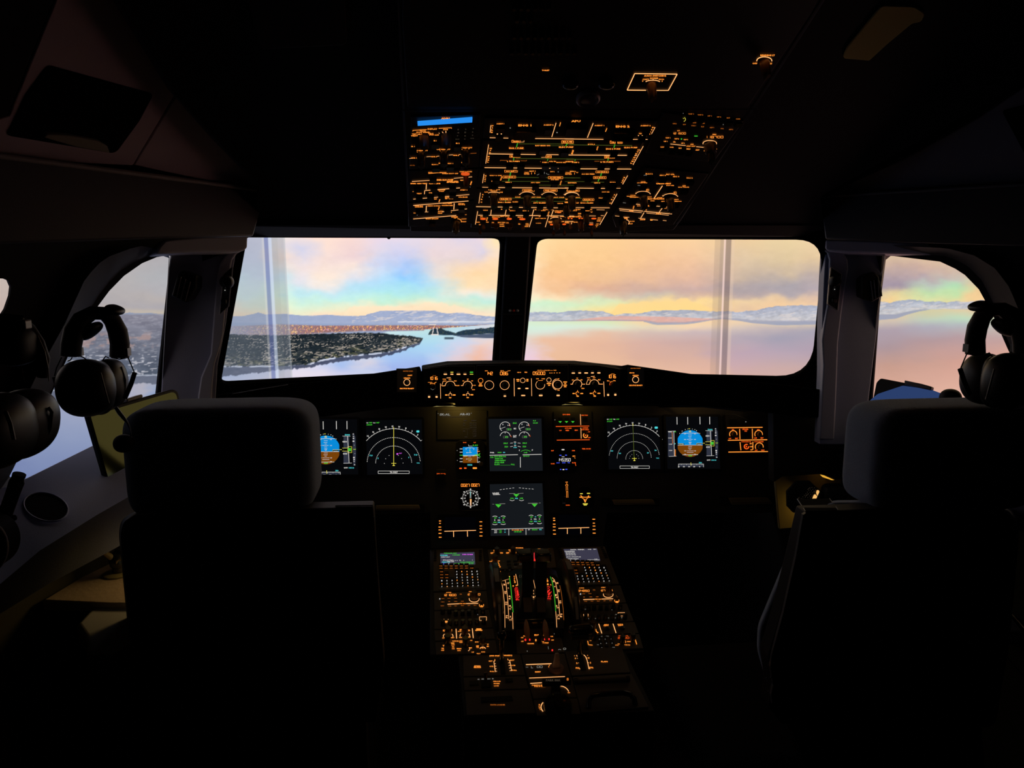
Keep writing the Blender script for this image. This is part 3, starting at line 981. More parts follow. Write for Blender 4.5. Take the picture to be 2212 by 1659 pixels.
plate(PLR, [(1782, 540), (1789, 546), (1793, 560), (1792, 600), (1788, 660), (1781, 700), (1776, 735), (1779, 790), (1776, 840), (1770, 950), (1802, 950), (1806, 880), (1809, 800), (1811, 740), (1818, 680), (1826, 620), (1833, 580), (1831, 560), (1822, 545), (1812, 540)],
      .03, 'trim_8', mat('pillar_trim_right', (.30, .33, .46), .55, .35, bump=.12, bscale=500), bevel=.004, lift=.014, kind='structure')
plate(PCR, [(1783, 518), (1782, 538), (1790, 542), (1830, 546), (1925, 548), (2058, 552), (2052, 536), (2045, 526)], .05, 'trim_9', mat('cap_lining_right', (.62, .62, .8), .55, .3, bump=.1, bscale=500), bevel=.004, lift=.03, kind='structure')

# overhead side beams and sloping upper linings
def beam(sg, end, az, pts, rimpts, up, nmB, nmU):
    n = V((cos(rad(az)), -sg * -sin(rad(az)) * -1, 0)) if 0 else V((-sg * cos(rad(az)), -sin(rad(az)), 0))
    pl = PL(end, V((-sg * -sin(rad(az)), 0, 0)) + V((-sg * sin(rad(az)), 0, 0)) * 0 + V((0, cos(rad(az)), 0)), (0, 0, 1))
    return pl


def beamplane(E, sg, az):
    """vertical plane through E, its plan direction az degrees off the cockpit axis, spreading aft"""
    u = V((-sg * sin(rad(az)), cos(rad(az)), 0))
    return PL(E, u, (0, 0, 1))


BL_ = beamplane(onY(575, 413, 1.56), -1, 28.7)
M_beam = mat('beam_lining', (.055, .05, .047), .5, .4, bump=.1, bscale=400)
plate(BL_, [(575, 413), (430, 393), (200, 363), (-300, 298), (-300, 535), (0, 527), (360, 515), (548, 511)], .12, 'trim_10', M_beam, bevel=.004, kind='structure')
rimL = [BL_.at(x, y, .004) for x, y in ((574, 412), (430, 393), (200, 363), (0, 337), (-300, 298))]
MB().tube(rimL, .004, 8).build('trim_11', mat('beam_rim', (.34, .31, .28), .4, .4), kind='structure', smooth=60)
BR_ = beamplane(onY(1770, 425, 1.56), 1, 28.7)
M_beamr = mat('beam_lining_right', (.05, .045, .045), .5, .4, bump=.1, bscale=400)
plate(BR_, [(1770, 425), (1990, 412), (2240, 397), (2500, 385), (2500, 560), (2240, 532), (1960, 524), (1782, 517)], .12, 'trim_12', M_beamr, bevel=.004, kind='structure')
MB().tube([BR_.at(x, y, .004) for x, y in ((1770, 425), (1990, 412), (2240, 397), (2500, 385))], .0032, 8).build('trim_13', mat('beam_rim_right', (.16, .15, .15), .4, .4), kind='structure', smooth=60)


def slopeplane(bl, p, sg, back=.02):
    o = bl.at(*p) - bl.n * back
    return PL(o, bl.u, bl.n * .75 + V((0, 0, 1)))


UL = slopeplane(BL_, (400, 392), -1)
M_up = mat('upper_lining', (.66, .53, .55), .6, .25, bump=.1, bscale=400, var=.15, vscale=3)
rec = rounded([(106, 142), (333, 204), (302, 262), (250, 333), (17, 294), (60, 205)], [12, 10, 4, 14, 10, 4])
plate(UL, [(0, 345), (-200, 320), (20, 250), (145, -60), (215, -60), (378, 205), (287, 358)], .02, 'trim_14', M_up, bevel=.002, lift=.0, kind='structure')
plate(UL, [(289, 357), (381, 209), (470, 310), (560, 402), (560, 415)], .02, 'trim_15', M_up, bevel=.002, lift=.0, kind='structure')
plate(UL, [(-900, 320), (-205, 318), (17, 250), (140, -60), (-700, -80)], .02, 'trim_16', M_dark, bevel=.002, lift=.0, kind='structure')
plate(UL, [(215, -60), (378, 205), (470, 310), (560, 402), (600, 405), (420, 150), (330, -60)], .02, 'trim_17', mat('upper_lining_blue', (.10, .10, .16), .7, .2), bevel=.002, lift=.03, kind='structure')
t = thing('stowage_pocket', 'black rounded stowage pocket with a cream pull handle in the upper left lining', 'pocket', UL.at(180, 240))
plate(UL, rec, .004, 'pocket_opening', mat('pocket_black', (.003, .003, .003), .9, .05), t, lift=.003)
hd = [UL.at(x, y, .010) for x, y in ((94, 298), (100, 290), (160, 296), (220, 308), (236, 320), (236, 329))]
plate(UL, [(95, 298), (102, 290), (150, 293), (215, 306), (233, 317), (238, 331), (165, 318)], .008, 'pull_handle', mat('cream_handle', (.34, .33, .24), .5, .3), t, lift=.012)
UR = slopeplane(BR_, (1950, 412), 1)
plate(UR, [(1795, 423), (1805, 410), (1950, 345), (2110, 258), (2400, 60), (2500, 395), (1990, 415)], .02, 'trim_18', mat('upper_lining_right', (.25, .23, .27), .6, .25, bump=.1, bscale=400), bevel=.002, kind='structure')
t = thing('stowage_pocket', 'black stowage pocket in the upper right lining, cut by the right edge of the photo', 'pocket', UR.at(2220, 290))
plate(UR, rounded([(2163, 240), (2330, 200), (2340, 400), (2212, 332)], 8), .004, 'pocket_opening', MATS['pocket_black'], t, lift=.003)
t = thing('ceiling_recess', 'recess, its dim olive light painted on, in the ceiling lining right of the overhead panel', 'recess', OH.at(1905, 70))
M_ol = mat('recess_painted_light', (.95, .80, .25), .7, .2)  # warm light of the recess put into a bright olive base colour
plate(OH, rounded([(1905, 12), (1975, 14), (2000, 30), (1990, 48), (1970, 52), (1915, 98), (1878, 132), (1820, 127), (1828, 105)], [10, 8, 8, 6, 4, 10, 4, 8, 10]), .003, 'recess_lining', M_ol, t, lift=-.008)
t = thing('ceiling_hatch', 'faint brown rounded hatch plate in the dark ceiling left of the overhead panel', 'hatch', OH.at(650, 40))
plate(OH, rounded([(520, -60), (742, -60), (750, 98), (562, 107)], [0, 0, 12, 12]), .004, 'hatch_cover', mat('hatch_brown', (.030, .020, .018), .6, .2), t, lift=-.004)

# side ledges below the side windows
IL = inset(SL_, .05)
JL = inset(SL_, .21)
wt = [(-260, 1170), (12, 1052), (52, 1037), (204, 962), (345, 897)]
sm_ = [(-260, 1370), (0, 1262), (85, 1190), (210, 1112), (345, 1035)]
lo = [(-260, 1480), (0, 1326), (106, 1261), (228, 1196), (400, 1100)]
def strip(P, Q, name, m, **k):
    n = len(P)
    return MB().add(P + Q, [(i, i + 1, n + i + 1, n + i) for i in range(n - 1)]).build(name, m, **k)


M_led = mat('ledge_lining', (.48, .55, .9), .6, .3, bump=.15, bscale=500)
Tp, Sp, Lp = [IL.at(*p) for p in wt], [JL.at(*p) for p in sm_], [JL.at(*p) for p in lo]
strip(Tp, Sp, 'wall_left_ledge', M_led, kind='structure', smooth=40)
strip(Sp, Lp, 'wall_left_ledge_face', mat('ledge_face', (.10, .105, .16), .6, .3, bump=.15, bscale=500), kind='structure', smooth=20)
ML = inset(SL_, .10)
Lq = [p - SL_.n * .155 for p in Lp]
Lz = [V((p.x, p.y, .05)) for p in Lq]
strip(Lp, Lq, 'wall_left_ledge_under', M_dark, kind='structure')
strip(Lq, Lz, 'wall_left_lower', mat('lower_wall_olive', (.035, .03, .012), .7, .2), kind='structure')
IRr, JRr = inset(SR_, .05), inset(SR_, .21)
mirror = lambda p: V((-p.x, p.y, p.z))
Tr = [IRr.at(x, y) for x, y in ((2400, 1062), (2300, 1034), (2225, 1015), (2203, 1004), (1866, 906))]
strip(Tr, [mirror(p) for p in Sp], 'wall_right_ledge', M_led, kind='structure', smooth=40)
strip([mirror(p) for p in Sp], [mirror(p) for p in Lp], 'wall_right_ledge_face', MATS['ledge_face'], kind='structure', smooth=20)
strip([mirror(p) for p in Lp], [mirror(p) for p in Lq], 'wall_right_ledge_under', M_dark, kind='structure')
strip([mirror(p) for p in Lq], [mirror(p) for p in Lz], 'wall_right_lower', MATS['lower_wall_olive'], kind='structure')
for sg, pl in ((-1, SL_), (1, SR_)):  # cabin side below the sills, forward of the side windows
    x_ = pl.o.x
    a = [V((x_, 1.55, 0)), V((x_, 1.55, 1.14)), V((x_, 2.46, 1.10)), V((x_, 2.46, 0))]
    MB().prism(a, (sg * .03, 0, 0)).build('wall_%s_forward' % ('left' if sg < 0 else 'right'), M_dark, kind='structure')
# cup well in the left ledge
LP = plane3(Tp[2], Tp[3], Sp[2])
if LP.n.dot(EYE - LP.o) < 0: LP.n = -LP.n
t = thing('cup_holder', 'round black cup well sunk in the ledge under the left side window', 'cup holder', LP.at(98, 1095))
def ringpts(x, y, rx, ry, rot, n=28, lift=0, pl=None):
    c, s_ = cos(rad(rot)), sin(rad(rot))
    return [pl.at(x + rx * cos(2 * pi * i / n) * c - ry * sin(2 * pi * i / n) * s_, y + rx * cos(2 * pi * i / n) * s_ + ry * sin(2 * pi * i / n) * c, lift) for i in range(n)]
rp = ringpts(99, 1095, 49, 30, 14, lift=.003, pl=LP)
MB().tube(rp + rp[:1], .0013, 8, cap=False).build('rim', M_led, t, smooth=60)
MB().prism(ringpts(99, 1095, 48, 29, 14, lift=.002, pl=LP), -LP.n * .003).build('well', mat('well_black', (.002, .002, .003), .8, .05), t)
# ---------------------------------------------------------------- glareshield with the autopilot panel
E_ = V((0, .24, -.008))
gs = thing('glareshield', 'black glareshield hood running under the windshield', 'glareshield', FC.at(1130, 830))
hf = ((911, 797), (968, 788), (1088, 785), (1236, 786), (1351, 798), (1351, 869), (911, 869))
hb = ((911, 789), (966, 780), (1088, 778), (1240, 779), (1351, 791), (1351, 850), (911, 850))
A, B = [FC.at(*p) for p in hf], [onY(x, y, 2.13) for x, y in hb]
n = len(A)
MB().add(A + B, [tuple(range(n)), tuple(range(2 * n - 1, n - 1, -1))] + [(i, i + n, (i + 1) % n + n, (i + 1) % n) for i in range(n)]).build('centre_hood', M_hood, gs, bevel=.003)
fcL = plane3(FC.at(909, 830), FC.at(909, 860), onY(478, 850, 1.60))
fcR = plane3(FC.at(1352, 830), FC.at(1352, 860), onY(1755, 850, 1.60))
for q in (fcL, fcR):
    if q.n.dot(EYE - q.o) < 0: q.n = -q.n
MB().prism([fcL.at(x, y) for x, y in ((908, 791), (700, 823), (610, 829), (480, 851), (440, 858), (440, 905), (700, 900), (908, 872))], (0, .16, -.03)).build('left_wing', M_hood, gs, bevel=.004)
MB().prism([fcR.at(x, y) for x, y in ((1353, 787), (1560, 817), (1610, 822), (1752, 838), (1800, 845), (1800, 905), (1640, 889), (1560, 880), (1353, 870))], (0, .16, -.03)).build('right_wing', M_hood, gs, bevel=.004)
M_edge = mat('brown_edge_metal', (.30, .20, .12), .35, .5)
MB().tube([FC.at(x, y, .003) for x, y in ((922, 794), (968, 787), (1000, 785), (1088, 784.5), (1236, 785), (1290, 786), (1340, 792))], .0006, 6).build('edge_trim', M_edge, gs)
MB().tube([fcL.at(x, y, .003) for x, y in ((502, 851), (560, 841), (622, 831))], .0007, 6).build('edge_trim', M_metal, gs)

def unit(pl, pts, name, label, cat, m=M_panel, th=.02, lift=.0, group=None, bevel=.0015, face='faceplate'):
    c = (sum(p[0] for p in pts) / len(pts), sum(p[1] for p in pts) / len(pts))
    th = lift + (.003 if pl is MP else -.0019 if pl is OH else 0)
    t = thing(name, label, cat, pl.at(*c, lift), group)
    plate(pl, pts, th, face, m, t, bevel=bevel, lift=lift)
    return t


S1 = (900, 780, 9.217)
S2 = (1120, 780, 7.9)
FK = (840, 770, 3.456)
FP = .004
def fsheet(c, tf=None): return Sheet(FC, FP + .0008, c, tf)


t = unit(FC, [(915, 797), (968, 790), (1026, 790), (1026, 866), (915, 866)], 'efis_control_panel', 'left end panel of the glareshield row, reading 1016 beside two glowing range dials', 'instrument panel', M_key, lift=FP)
s = fsheet(S1).draw("""
#a s 330 342 168 56 1016; t 268 424 88 15 in Hg hPa;l 268 440 290 446 7;a 318 466 52 22 200 340 8;l 352 440 392 418 9
#d t 350 291 72 11 QFE QNH
#W l 280 548 318 574 5;l 318 574 370 546 5
#A r 249 713 44 34;r 397 713 44 34
#n r 249 680 60 8;r 397 676 60 8;r 572 224 60 10;r 833 224 60 14;r 962 226 60 10
#A l 473 448 478 746 8;r 572 262 68 24;r 702 262 60 22;r 833 262 76 24;r 962 262 60 22
#y r 1093 262 68 13
#g r 1092 222 68 24
#y r 702 222 60 16
#a t 550 360 70 20 VOR;t 563 398 66 18 NAV;t 665 360 54 18 NAV;t 768 395 54 20 ARC;t 536 492 44 16 LS;t 818 487 64 20 PLAN
#A a 668 490 98 92 180 360 10;l 497 492 530 396 7;l 596 338 676 328 9;l 500 492 575 490 7;l 765 487 790 486 8
#A a 1015 490 92 90 180 360 10;l 1107 490 1092 548 10;l 882 488 925 490 7;l 1015 372 1015 396 7
#a t 1132 568 60 20 320;t 930 395 36 20 20;t 1018 358 38 18 40;t 1105 394 38 20 80;t 1147 482 62 18 160;t 898 486 32 16 10
#A a 670 675 32 30 0 360 9;l 668 612 668 634 9;a 1020 672 32 30 0 360 9;l 1020 606 1020 630 9
#a r 592 675 52 22;r 748 675 54 22;r 668 727 46 22;r 942 673 50 22;r 1100 671 56 22;r 1018 725 46 22
""")
s.done('backlit_marks', t)
for x, y, r in ((335, 510, 50), (670, 500, 62), (1015, 495, 60)):
    knob(FC, S1[0] + x / S1[2], S1[1] + y / S1[2], r / S1[2] * 1.93 / 1600, .014, t, M_knobk, lift=FP)
for x, y in ((670, 675), (1020, 672)):
    toggle(FC, S1[0] + x / S1[2], S1[1] + y / S1[2], .014, t)
for i, x in enumerate((572, 702, 833, 962, 1093)):
    button(FC, S1[0] + x / S1[2], S1[1] + 244 / S1[2], .011, .009, t, up=FP + .0006)

t = unit(FC, [(1029, 789), (1088, 788), (1228, 788), (1228, 866), (1029, 866)], 'autopilot_control_panel', 'centre glareshield panel reading 142, 086 and 05000 above four glowing dial rings', 'instrument panel', M_key, lift=FP)
s = fsheet(S1).draw("""
#a s 1447 246 128 58 142;s 1740 246 150 60 086;t 1388 194 60 14 SPD;t 1700 191 62 12 HDG;t 1842 192 54 12 LAT;t 2040 225 72 18 HDG;t 2176 225 52 16 V/S
#a a 1275 390 48 46 0 360 7;r 1272 460 55 17;r 1272 492 78 20
#A a 1445 480 90 88 0 360 8;a 1752 480 90 88 0 360 8;l 1940 345 1945 700 10;a 2113 385 48 46 0 360 7
#A r 1757 697 50 28;r 2040 545 54 24;r 2190 545 52 24;r 2122 685 80 24
#n r 1757 660 56 9
#a r 2015 368 62 18;r 2017 398 50 18;r 2205 368 30 16;r 2205 398 30 16
""")
s.done('backlit_marks', t)
s = fsheet(S2).draw("""
#a s 350 208 204 50 05000;t 355 157 72 12 ALT;l 385 158 440 160 3;t 487 158 90 13 LVL/CH;l 540 160 588 160 3;t 622 158 52 14 V/S;r 537 203 22 8;r 570 203 20 8;r 612 202 20 8;r 657 201 20 8;r 703 201 22 8
#a t 127 190 45 16 FPA;r 152 312 38 13;r 152 338 40 15
#A l 220 294 226 598 7;r 145 467 50 22
#A a 372 405 76 74 -8 205 7;a 372 405 76 74 205 232 7;a 375 393 34 40 70 200 6
#a l 335 330 415 330 5;t 325 302 44 20 100;t 425 302 56 20 1000
#A a 520 323 38 37 0 360 6
#a r 520 383 76 17;r 524 412 36 17
#A a 668 400 78 76 0 360 8;a 662 398 84 96 100 262 7
#a t 680 303 36 15 UP;t 683 497 34 15 DN;r 797 357 64 15;r 797 385 36 13;r 797 412 62 15;r 797 438 44 15
#A r 380 587 62 24;r 677 587 55 24
#n r 385 560 50 7;r 677 560 50 7
""")
s.done('backlit_marks', t)
for x, y, r, c in ((1445, 480, 56, S1), (1752, 480, 56, S1), (1275, 390, 34, S1), (2113, 385, 34, S1), (372, 405, 46, S2), (520, 323, 26, S2), (668, 400, 50, S2)):
    knob(FC, c[0] + x / c[2], c[1] + y / c[2], r / c[2] * 1.93 / 1600, .012 if r > 40 else .005, t, M_knobk, lift=FP, name='knob' if r > 40 else 'push_button', ridge=False)
for x, y, c in ((1757, 690, S1), (2122, 680, S1), (2040, 545, S1), (2190, 545, S1), (380, 582, S2), (677, 582, S2)):
    button(FC, c[0] + x / c[2], c[1] + y / c[2], .012, .010, t, up=FP + .0006)

t = unit(FC, [(1231, 788), (1290, 789), (1340, 797), (1340, 866), (1231, 866)], 'efis_control_panel', 'right end panel of the glareshield row, reading 1016 right of two glowing range dials', 'instrument panel', M_key, lift=FP)
s = fsheet(S2).draw("""
#A r 936 205 56 20;r 1045 203 48 20;r 1155 203 62 20;r 1262 202 48 20;r 1372 202 54 20
#n r 936 174 50 8;r 1045 172 50 8;r 1262 172 50 8;r 1372 172 50 8
#A a 1003 395 80 76 180 360 9;l 1082 397 1064 444 9;l 890 395 925 395 6;l 1083 395 1135 394 6;a 1293 395 80 78 180 360 9;l 1235 265 1300 258 8;l 1155 396 1190 304 6;l 1155 398 1210 398 6;l 1370 394 1440 392 6
#a t 1100 466 50 20 320;t 905 394 30 16 10;t 928 322 32 18 20;t 1002 291 32 17 40;t 1075 321 34 18 80;t 1120 394 30 14 160;t 1196 286 56 16 VOR;t 1216 320 40 15 LS;t 1292 285 42 17 NAV;t 1376 318 46 20 ARC;t 1412 393 46 13 PLAN
#a a 1007 552 28 28 30 330 8;a 1300 550 28 28 30 330 8;l 1008 498 1008 518 8;l 1300 494 1300 516 8;r 943 553 42 17;r 1080 553 48 17;r 1010 597 42 22;r 1237 551 42 17;r 1372 550 50 17;r 1302 596 42 20
#A l 1455 350 1465 606 8
#a s 1590 262 138 54 1016;t 1605 220 60 9 QNH;t 1532 336 42 18 in;t 1638 334 42 18 hPa;l 1560 356 1608 346 6
#A r 1530 578 36 32;r 1653 575 38 32
#n r 1530 548 44 7;r 1653 547 48 7
#o a 1590 395 34 36 150 260 6
""")
s.done('backlit_marks', t)
for x, y, r in ((1608, 405, 44), (1003, 395, 52), (1293, 395, 52)):
    knob(FC, S2[0] + x / S2[2], S2[1] + y / S2[2], r / S2[2] * 1.93 / 1600, .014, t, M_knobk, lift=FP)
for x, y in ((1007, 552), (1300, 550)):
    toggle(FC, S2[0] + x / S2[2], S2[1] + y / S2[2], .014, t)
for x in (936, 1045, 1155, 1262, 1372):
    button(FC, S2[0] + x / S2[2], S2[1] + 190 / S2[2], .011, .009, t, up=FP + .0006)

for pl, x0, y0, sg, lb in ((fcL, 879, 826, -1, 'small chronometer button panel on the left wing of the glareshield'), (fcR, 1373, 820, 1, 'small chronometer button panel on the right wing of the glareshield')):
    t = unit(pl, [(x0 - 22, y0 - 30), (x0 + 22, y0 - 30 - 0), (x0 + 22, y0 + 22), (x0 - 22, y0 + 22)] if sg < 0 else [(x0 - 18, y0 - 26), (x0 + 18, y0 - 26), (x0 + 20, y0 + 20), (x0 - 18, y0 + 20)], 'chronometer_panel', lb, 'instrument panel', M_black, th=.004, lift=.003)
    s = Sheet(pl, .004, (x0, y0, 3.456))
    s.draw("""
#A a 0 0 23 23 0 360 4
#a t 0 -32 50 10 CHRONO;t 0 46 106 10 SIDE STICK PRIORITY;t 22 -52 36 9 CAPT;l -6 -6 -6 6 4;l 5 -4 5 6 3
#d t 8 -84 72 7 MASTER WARN
""" if sg < 0 else """
#A a 0 0 23 23 0 360 4
#a t 0 -31 46 10 CHRONO;t 2 43 100 10 SIDE STICK PRIORITY;t -26 -50 38 9 F/O;l -8 4 4 -8 4;l 2 6 5 6 4
#d t 0 -84 74 7 MASTER WARN
""")
    s.done('backlit_marks', t)
    knob(pl, x0, y0, .0052, .003, t, M_knobk, name='push_button', ridge=False, lift=.003)

# under-glareshield lamps: slim lips with a faint warm glow
for (x, y, w, pl), lb in zip(((961, 877, 50, MP), (1236, 873, 44, MP), (1620, 884, 40, MP)), ('slim flood lamp under the glareshield left of the centre displays', 'slim flood lamp under the glareshield above the landing gear panel', 'slim flood lamp under the right wing of the glareshield')):
    t = thing('flood_lamp', lb, 'lamp', pl.at(x, y, .07), 'slim lamps under the glareshield')
    sl = 0 if x < 1500 else .16
    c = pl.at(x, y, .07)
    MB().sup(c + V((0, .008, .003)), (w / 1600 * .95, .014, .0035), .7, nu=24, nv=10).build('lamp_housing', M_black, t, smooth=60)
    mb = MB().prism([pl.at(x + a, y + b + sl * a, .072) for a, b in ((-w * .52, 2), (-w * .25, -1.6), (0, -2.4), (w * .25, -1.6), (w * .52, 2), (0, .8))], pl.n * -.002)
    mb.build('lens', emit('lamp_lens', (176, 158, 96), .55), t)

# ---------------------------------------------------------------- main instrument panel
mp = thing('main_instrument_panel', 'wide black main instrument panel carrying the displays below the glareshield', 'instrument panel', MP.at(1160, 980))
plate(MP, [(600, 880), (1640, 875), (1668, 900), (1678, 940), (1678, 1108), (1312, 1108), (1302, 1186), (930, 1186), (928, 1108), (600, 1118)], .03, 'panel_board', M_panel, mp, bevel=.002, lift=-.003)
for q in ([(636, 1088), (918, 1088), (918, 1106), (636, 1106)], [(1300, 1076), (1425, 1076), (1425, 1094), (1300, 1094)], [(1556, 1073), (1676, 1072), (1676, 1092), (1556, 1092)]):
    plate(MP, q, .004, 'table_recess', M_black, mp, lift=.0005)
M_slot = mat('tan_table_edge', (.36, .27, .13), .6, .3)
for q, lb in (([(812, 1091), (905, 1090), (908, 1100), (812, 1102)], 'tan edge of the folded table left of the pedestal'),
              ([(1321, 1079), (1408, 1078), (1414, 1089), (1327, 1090)], 'tan edge of the folded table under the right inner display'),
              ([(1572, 1075), (1655, 1074), (1666, 1088), (1580, 1090)], 'tan edge of the folded table at the right end of the panel')):
    t = thing('folding_table', lb, 'table', MP.at(*q[0]), 'table edges in the main panel')
    P = [MP.at(x, y, .002) for x, y in q]
    MB().prism(P, MP.n * .012).build('table_edge', M_slot, t, bevel=.002)
    a, b = P[3] + MP.n * .0135, P[2] + MP.n * .0135
    MB().tube([a + (P[0] - P[3]) * .3, b + (P[1] - P[2]) * .3], .0007, 6).build('groove', M_panel, t)


def display(pts, name, label, backl=M_screen, pad=5, tf=None):
    """bezel frame + glass + back light for a square display on the main panel"""
    c = (sum(p[0] for p in pts) / 4, sum(p[1] for p in pts) / 4)
    t = thing(name, label, 'display', MP.at(*c))
    h = [MP.at(x, y, .006) for x, y in pts]
    ctr = c
    ou = [MP.at(c[0] + (x - c[0]) * (1 + pad * 2 / 115), c[1] + (y - c[1]) * (1 + pad * 2 / 115), .006) for x, y in rounded([tuple(p) for p in pts], 5, 3)]
    pp = PL(MP.o + MP.n * .006, MP.u, MP.v)
    frame(pp, h, ou, .007, 'bezel', M_black, t)
    plate(MP, pts, .002, 'screen', backl, t, bevel=0, lift=.001)
    return t


SH = .0022
PFD = """
#w l -165 -333 -163 -240 8;l -31 -333 -29 -240 8;l 123 -337 125 -242 8;l 246 -337 247 -242 8
#b PSKY
#w l -110 -130 110 -132 5;l -155 20 157 20 4
#w l -22 -108 22 -108 4;l -24 -88 18 -88 4;l -14 -70 12 -70 4;l -42 -53 32 -53 4;l -18 -35 15 -35 4;l -18 -14 18 -14 4
#w l -22 36 24 36 4;l -26 56 22 56 4;l -16 72 12 72 4;l -40 92 40 92 4;l -40 112 42 112 4;l -95 142 100 140 5
#w t -63 -52 22 14 10;t 62 -52 22 14 10;t -60 92 24 14 10;t 62 92 24 14 10;t -63 -122 22 12 20;t 62 -122 22 12 20;t -62 134 20 11 20;t 62 134 20 11 20
#w l -104 -153 -96 -160 8;l -62 -172 -58 -180 7;l -30 -180 -28 -186 6;l 30 -180 28 -186 6;l 62 -172 58 -180 7;l 84 -158 78 -166 8;l -134 -124 -126 -130 7;l 118 -124 124 -130 7
#y t -10 -186 24 10 V;l -12 -145 0 -166 4;l 0 -166 12 -145 4;l -12 -145 12 -145 4;l -18 -155 14 -155 3
#w o 0 -2 16 16 3
#K f -125 8 66 10;f 115 4 70 10;f -80 12 12 24;f 84 12 12 24
#y l -152 0 -86 2 3;l -86 2 -84 22 3;l 84 -4 152 -4 3;l 84 -4 82 14 3;l -140 14 -92 16 3;l 92 12 140 12 3
#g t 2 152 48 22 620
#k f 240 0 66 320;f -242 5 70 318
#K f 256 -2 92 34
#w l 254 -160 272 154 6;l 194 -162 286 -160 4;l 206 154 304 152 4;t 220 -96 52 22 050;t 226 44 52 22 000
#y l 192 -22 250 -22 4;l 192 14 250 14 4;o 280 -4 46 70 4;l 158 -4 186 -4 5
#g f 276 -4 38 36;t 275 -4 30 22 58
#c t 252 -176 60 18 5000
#k l 312 -190 330 -190 3;POLYVS
#w t 320 -186 20 15 6;t 322 -158 18 12 2;t 322 -134 16 12 1;t 322 -102 20 14 1;e 332 -56 3 3;e 338 42 3 3;t 328 88 20 14 1;t 330 110 16 12 1;t 330 132 16 12 2;t 336 172 20 15 6
#g l 326 -4 352 -12 4
#y l 320 -8 348 -6 4
#w t 232 208 46 18 QNH
#c t 300 208 60 18 1016
#w l -204 -154 -198 158 6;l -278 -154 -182 -158 4;l -266 162 -172 158 4;t -252 -146 44 14 180;t -252 -70 44 14 160;t -244 8 42 14 140;t -244 86 42 14 120
#a l -226 -146 -220 0 3;o -188 116 12 78 3
#g t -190 -148 22 16 F1
#c l -182 2 -196 -4 4;l -182 2 -196 8 4
#k f 10 276 312 34
#w l -148 258 170 258 5;l -146 256 -144 302 4;l 168 256 170 296 5;t -142 290 20 14 32;t -78 290 24 16 33;t -12 290 24 16 34;t 52 290 26 16 35;t 120 290 20 16 0
#w l -110 262 -110 270 3;l -44 262 -44 270 3;l 20 262 20 270 3;l 84 262 84 270 3;l 150 262 150 270 3
#c t 130 240 38 16 356
#y l 10 238 12 276 5
"""
def pfd(t, cx, cy, sx, sy, clip=None):
    s = Sheet(MP, SH, (cx, cy, 1 / 1.0), None)
    base = MP
    s.c = (cx, cy, sx)
    # ball
    pts = []
    for i in range(64):
        a = 2 * pi * i / 64
        x, y = 168 * cos(a), 168 * sin(a)
        pts.append((max(-155, min(157, x)), y))
    up = [p for p in pts if p[1] <= 0]
    sky = [(x, min(y, 20)) for x, y in pts]
    s.poly([p for p in sky], 'b')
    s.poly([(x, y) for x, y in pts if y > 22] + [(-155, 20), (157, 20)], 'r')
    s.poly([(312, -192), (326, -192), (346, -150), (352, 0), (350, 120), (340, 178), (320, 182)], 'k')
    src = PFD.replace('#b PSKY\n', '').replace(';POLYVS', '')
    s.draw(src)
    s.done('display_symbology', t)


R7 = (1300, 880, 5.821)
t = display([(1438, 900), (1552, 900), (1557, 1013), (1442, 1013)], 'primary_flight_display', 'right primary flight display, blue sky over brown ground, beside the loudspeaker panel')
pfd(t, 1300 + 1110 / 5.821, 880 + 455 / 5.821, 5.821, 0)
t = display([(655, 905), (771, 906), (774, 1025), (657, 1025)], 'primary_flight_display', 'left primary flight display, partly hidden behind the left headrest')
pfd(t, 703.7, 972.0, 5.821 / 1.08, 0)


def nd(t, crop, src):
    Sheet(MP, SH, crop).draw(src).done('display_symbology', t)


def ndarc(cx, cy, r, labels, off, lr, ls, k=1.0):
    out = []
    for i, lb in enumerate(labels):
        a = rad(-90 + off + i * 10 * k)
        out.append('l %.1f %.1f %.1f %.1f %.1f' % (cx + r * cos(a), cy + r * sin(a), cx + (r + ls) * cos(a), cy + (r + ls) * sin(a), ls * .2))
        a2 = rad(-90 + off + (i + .5) * 10 * k)
        out.append('l %.1f %.1f %.1f %.1f %.1f' % (cx + r * cos(a2), cy + r * sin(a2), cx + (r + ls * .5) * cos(a2), cy + (r + ls * .5) * sin(a2), ls * .18))
        if lb: out.append('t %.1f %.1f %.1f %.1f %s' % (cx + (r + lr) * cos(a), cy + (r + lr) * sin(a), ls * 1.25 if len(lb) > 1 else ls * .7, ls, lb))
    return ';'.join(out)


t = display([(1310, 904), (1424, 902), (1428, 1013), (1315, 1014)], 'navigation_display', 'right navigation display with three dashed range arcs and a green track line')
nd(t, R7, """
#w t 74 150 24 13 GS;t 156 150 28 13 TAS;a 400 670 445 445 222.5 317 5;%s
#g t 114 150 40 17 149;t 200 149 40 17 149;t 100 176 68 17 313/9
#c r 684 255 40 26;t 128 548 30 16 30;t 228 578 28 16 20;t 580 572 26 16 20;t 677 540 26 16 30;t 702 638 38 13 VOR R
#w a 408 642 317 314 187 353 4 44;a 407 640 215 208 180 360 4 36;a 408 645 106 103 175 365 4 22
#G l 390 232 407 640 5
#y l 390 200 391 238 6;l 384 215 396 215 4;l 380 642 438 642 6;l 408 625 411 668 6;e 410 668 14 6
#w e 350 640 3 3;e 358 613 3 3;e 378 593 3 3;e 437 593 3 3;e 457 611 3 3;e 465 640 3 3
#w o 413 752 370 32 4;t 412 753 92 20 TA ONLY
""" % ndarc(400, 670, 445, ['31', '32', '33', '34', '35', '36', '1', '2', '3', ''], -41.5, 30, 18))
t = display([(790, 908), (911, 906), (913, 1024), (793, 1026)], 'navigation_display', 'left navigation display with two dashed range arcs and a magenta waypoint')
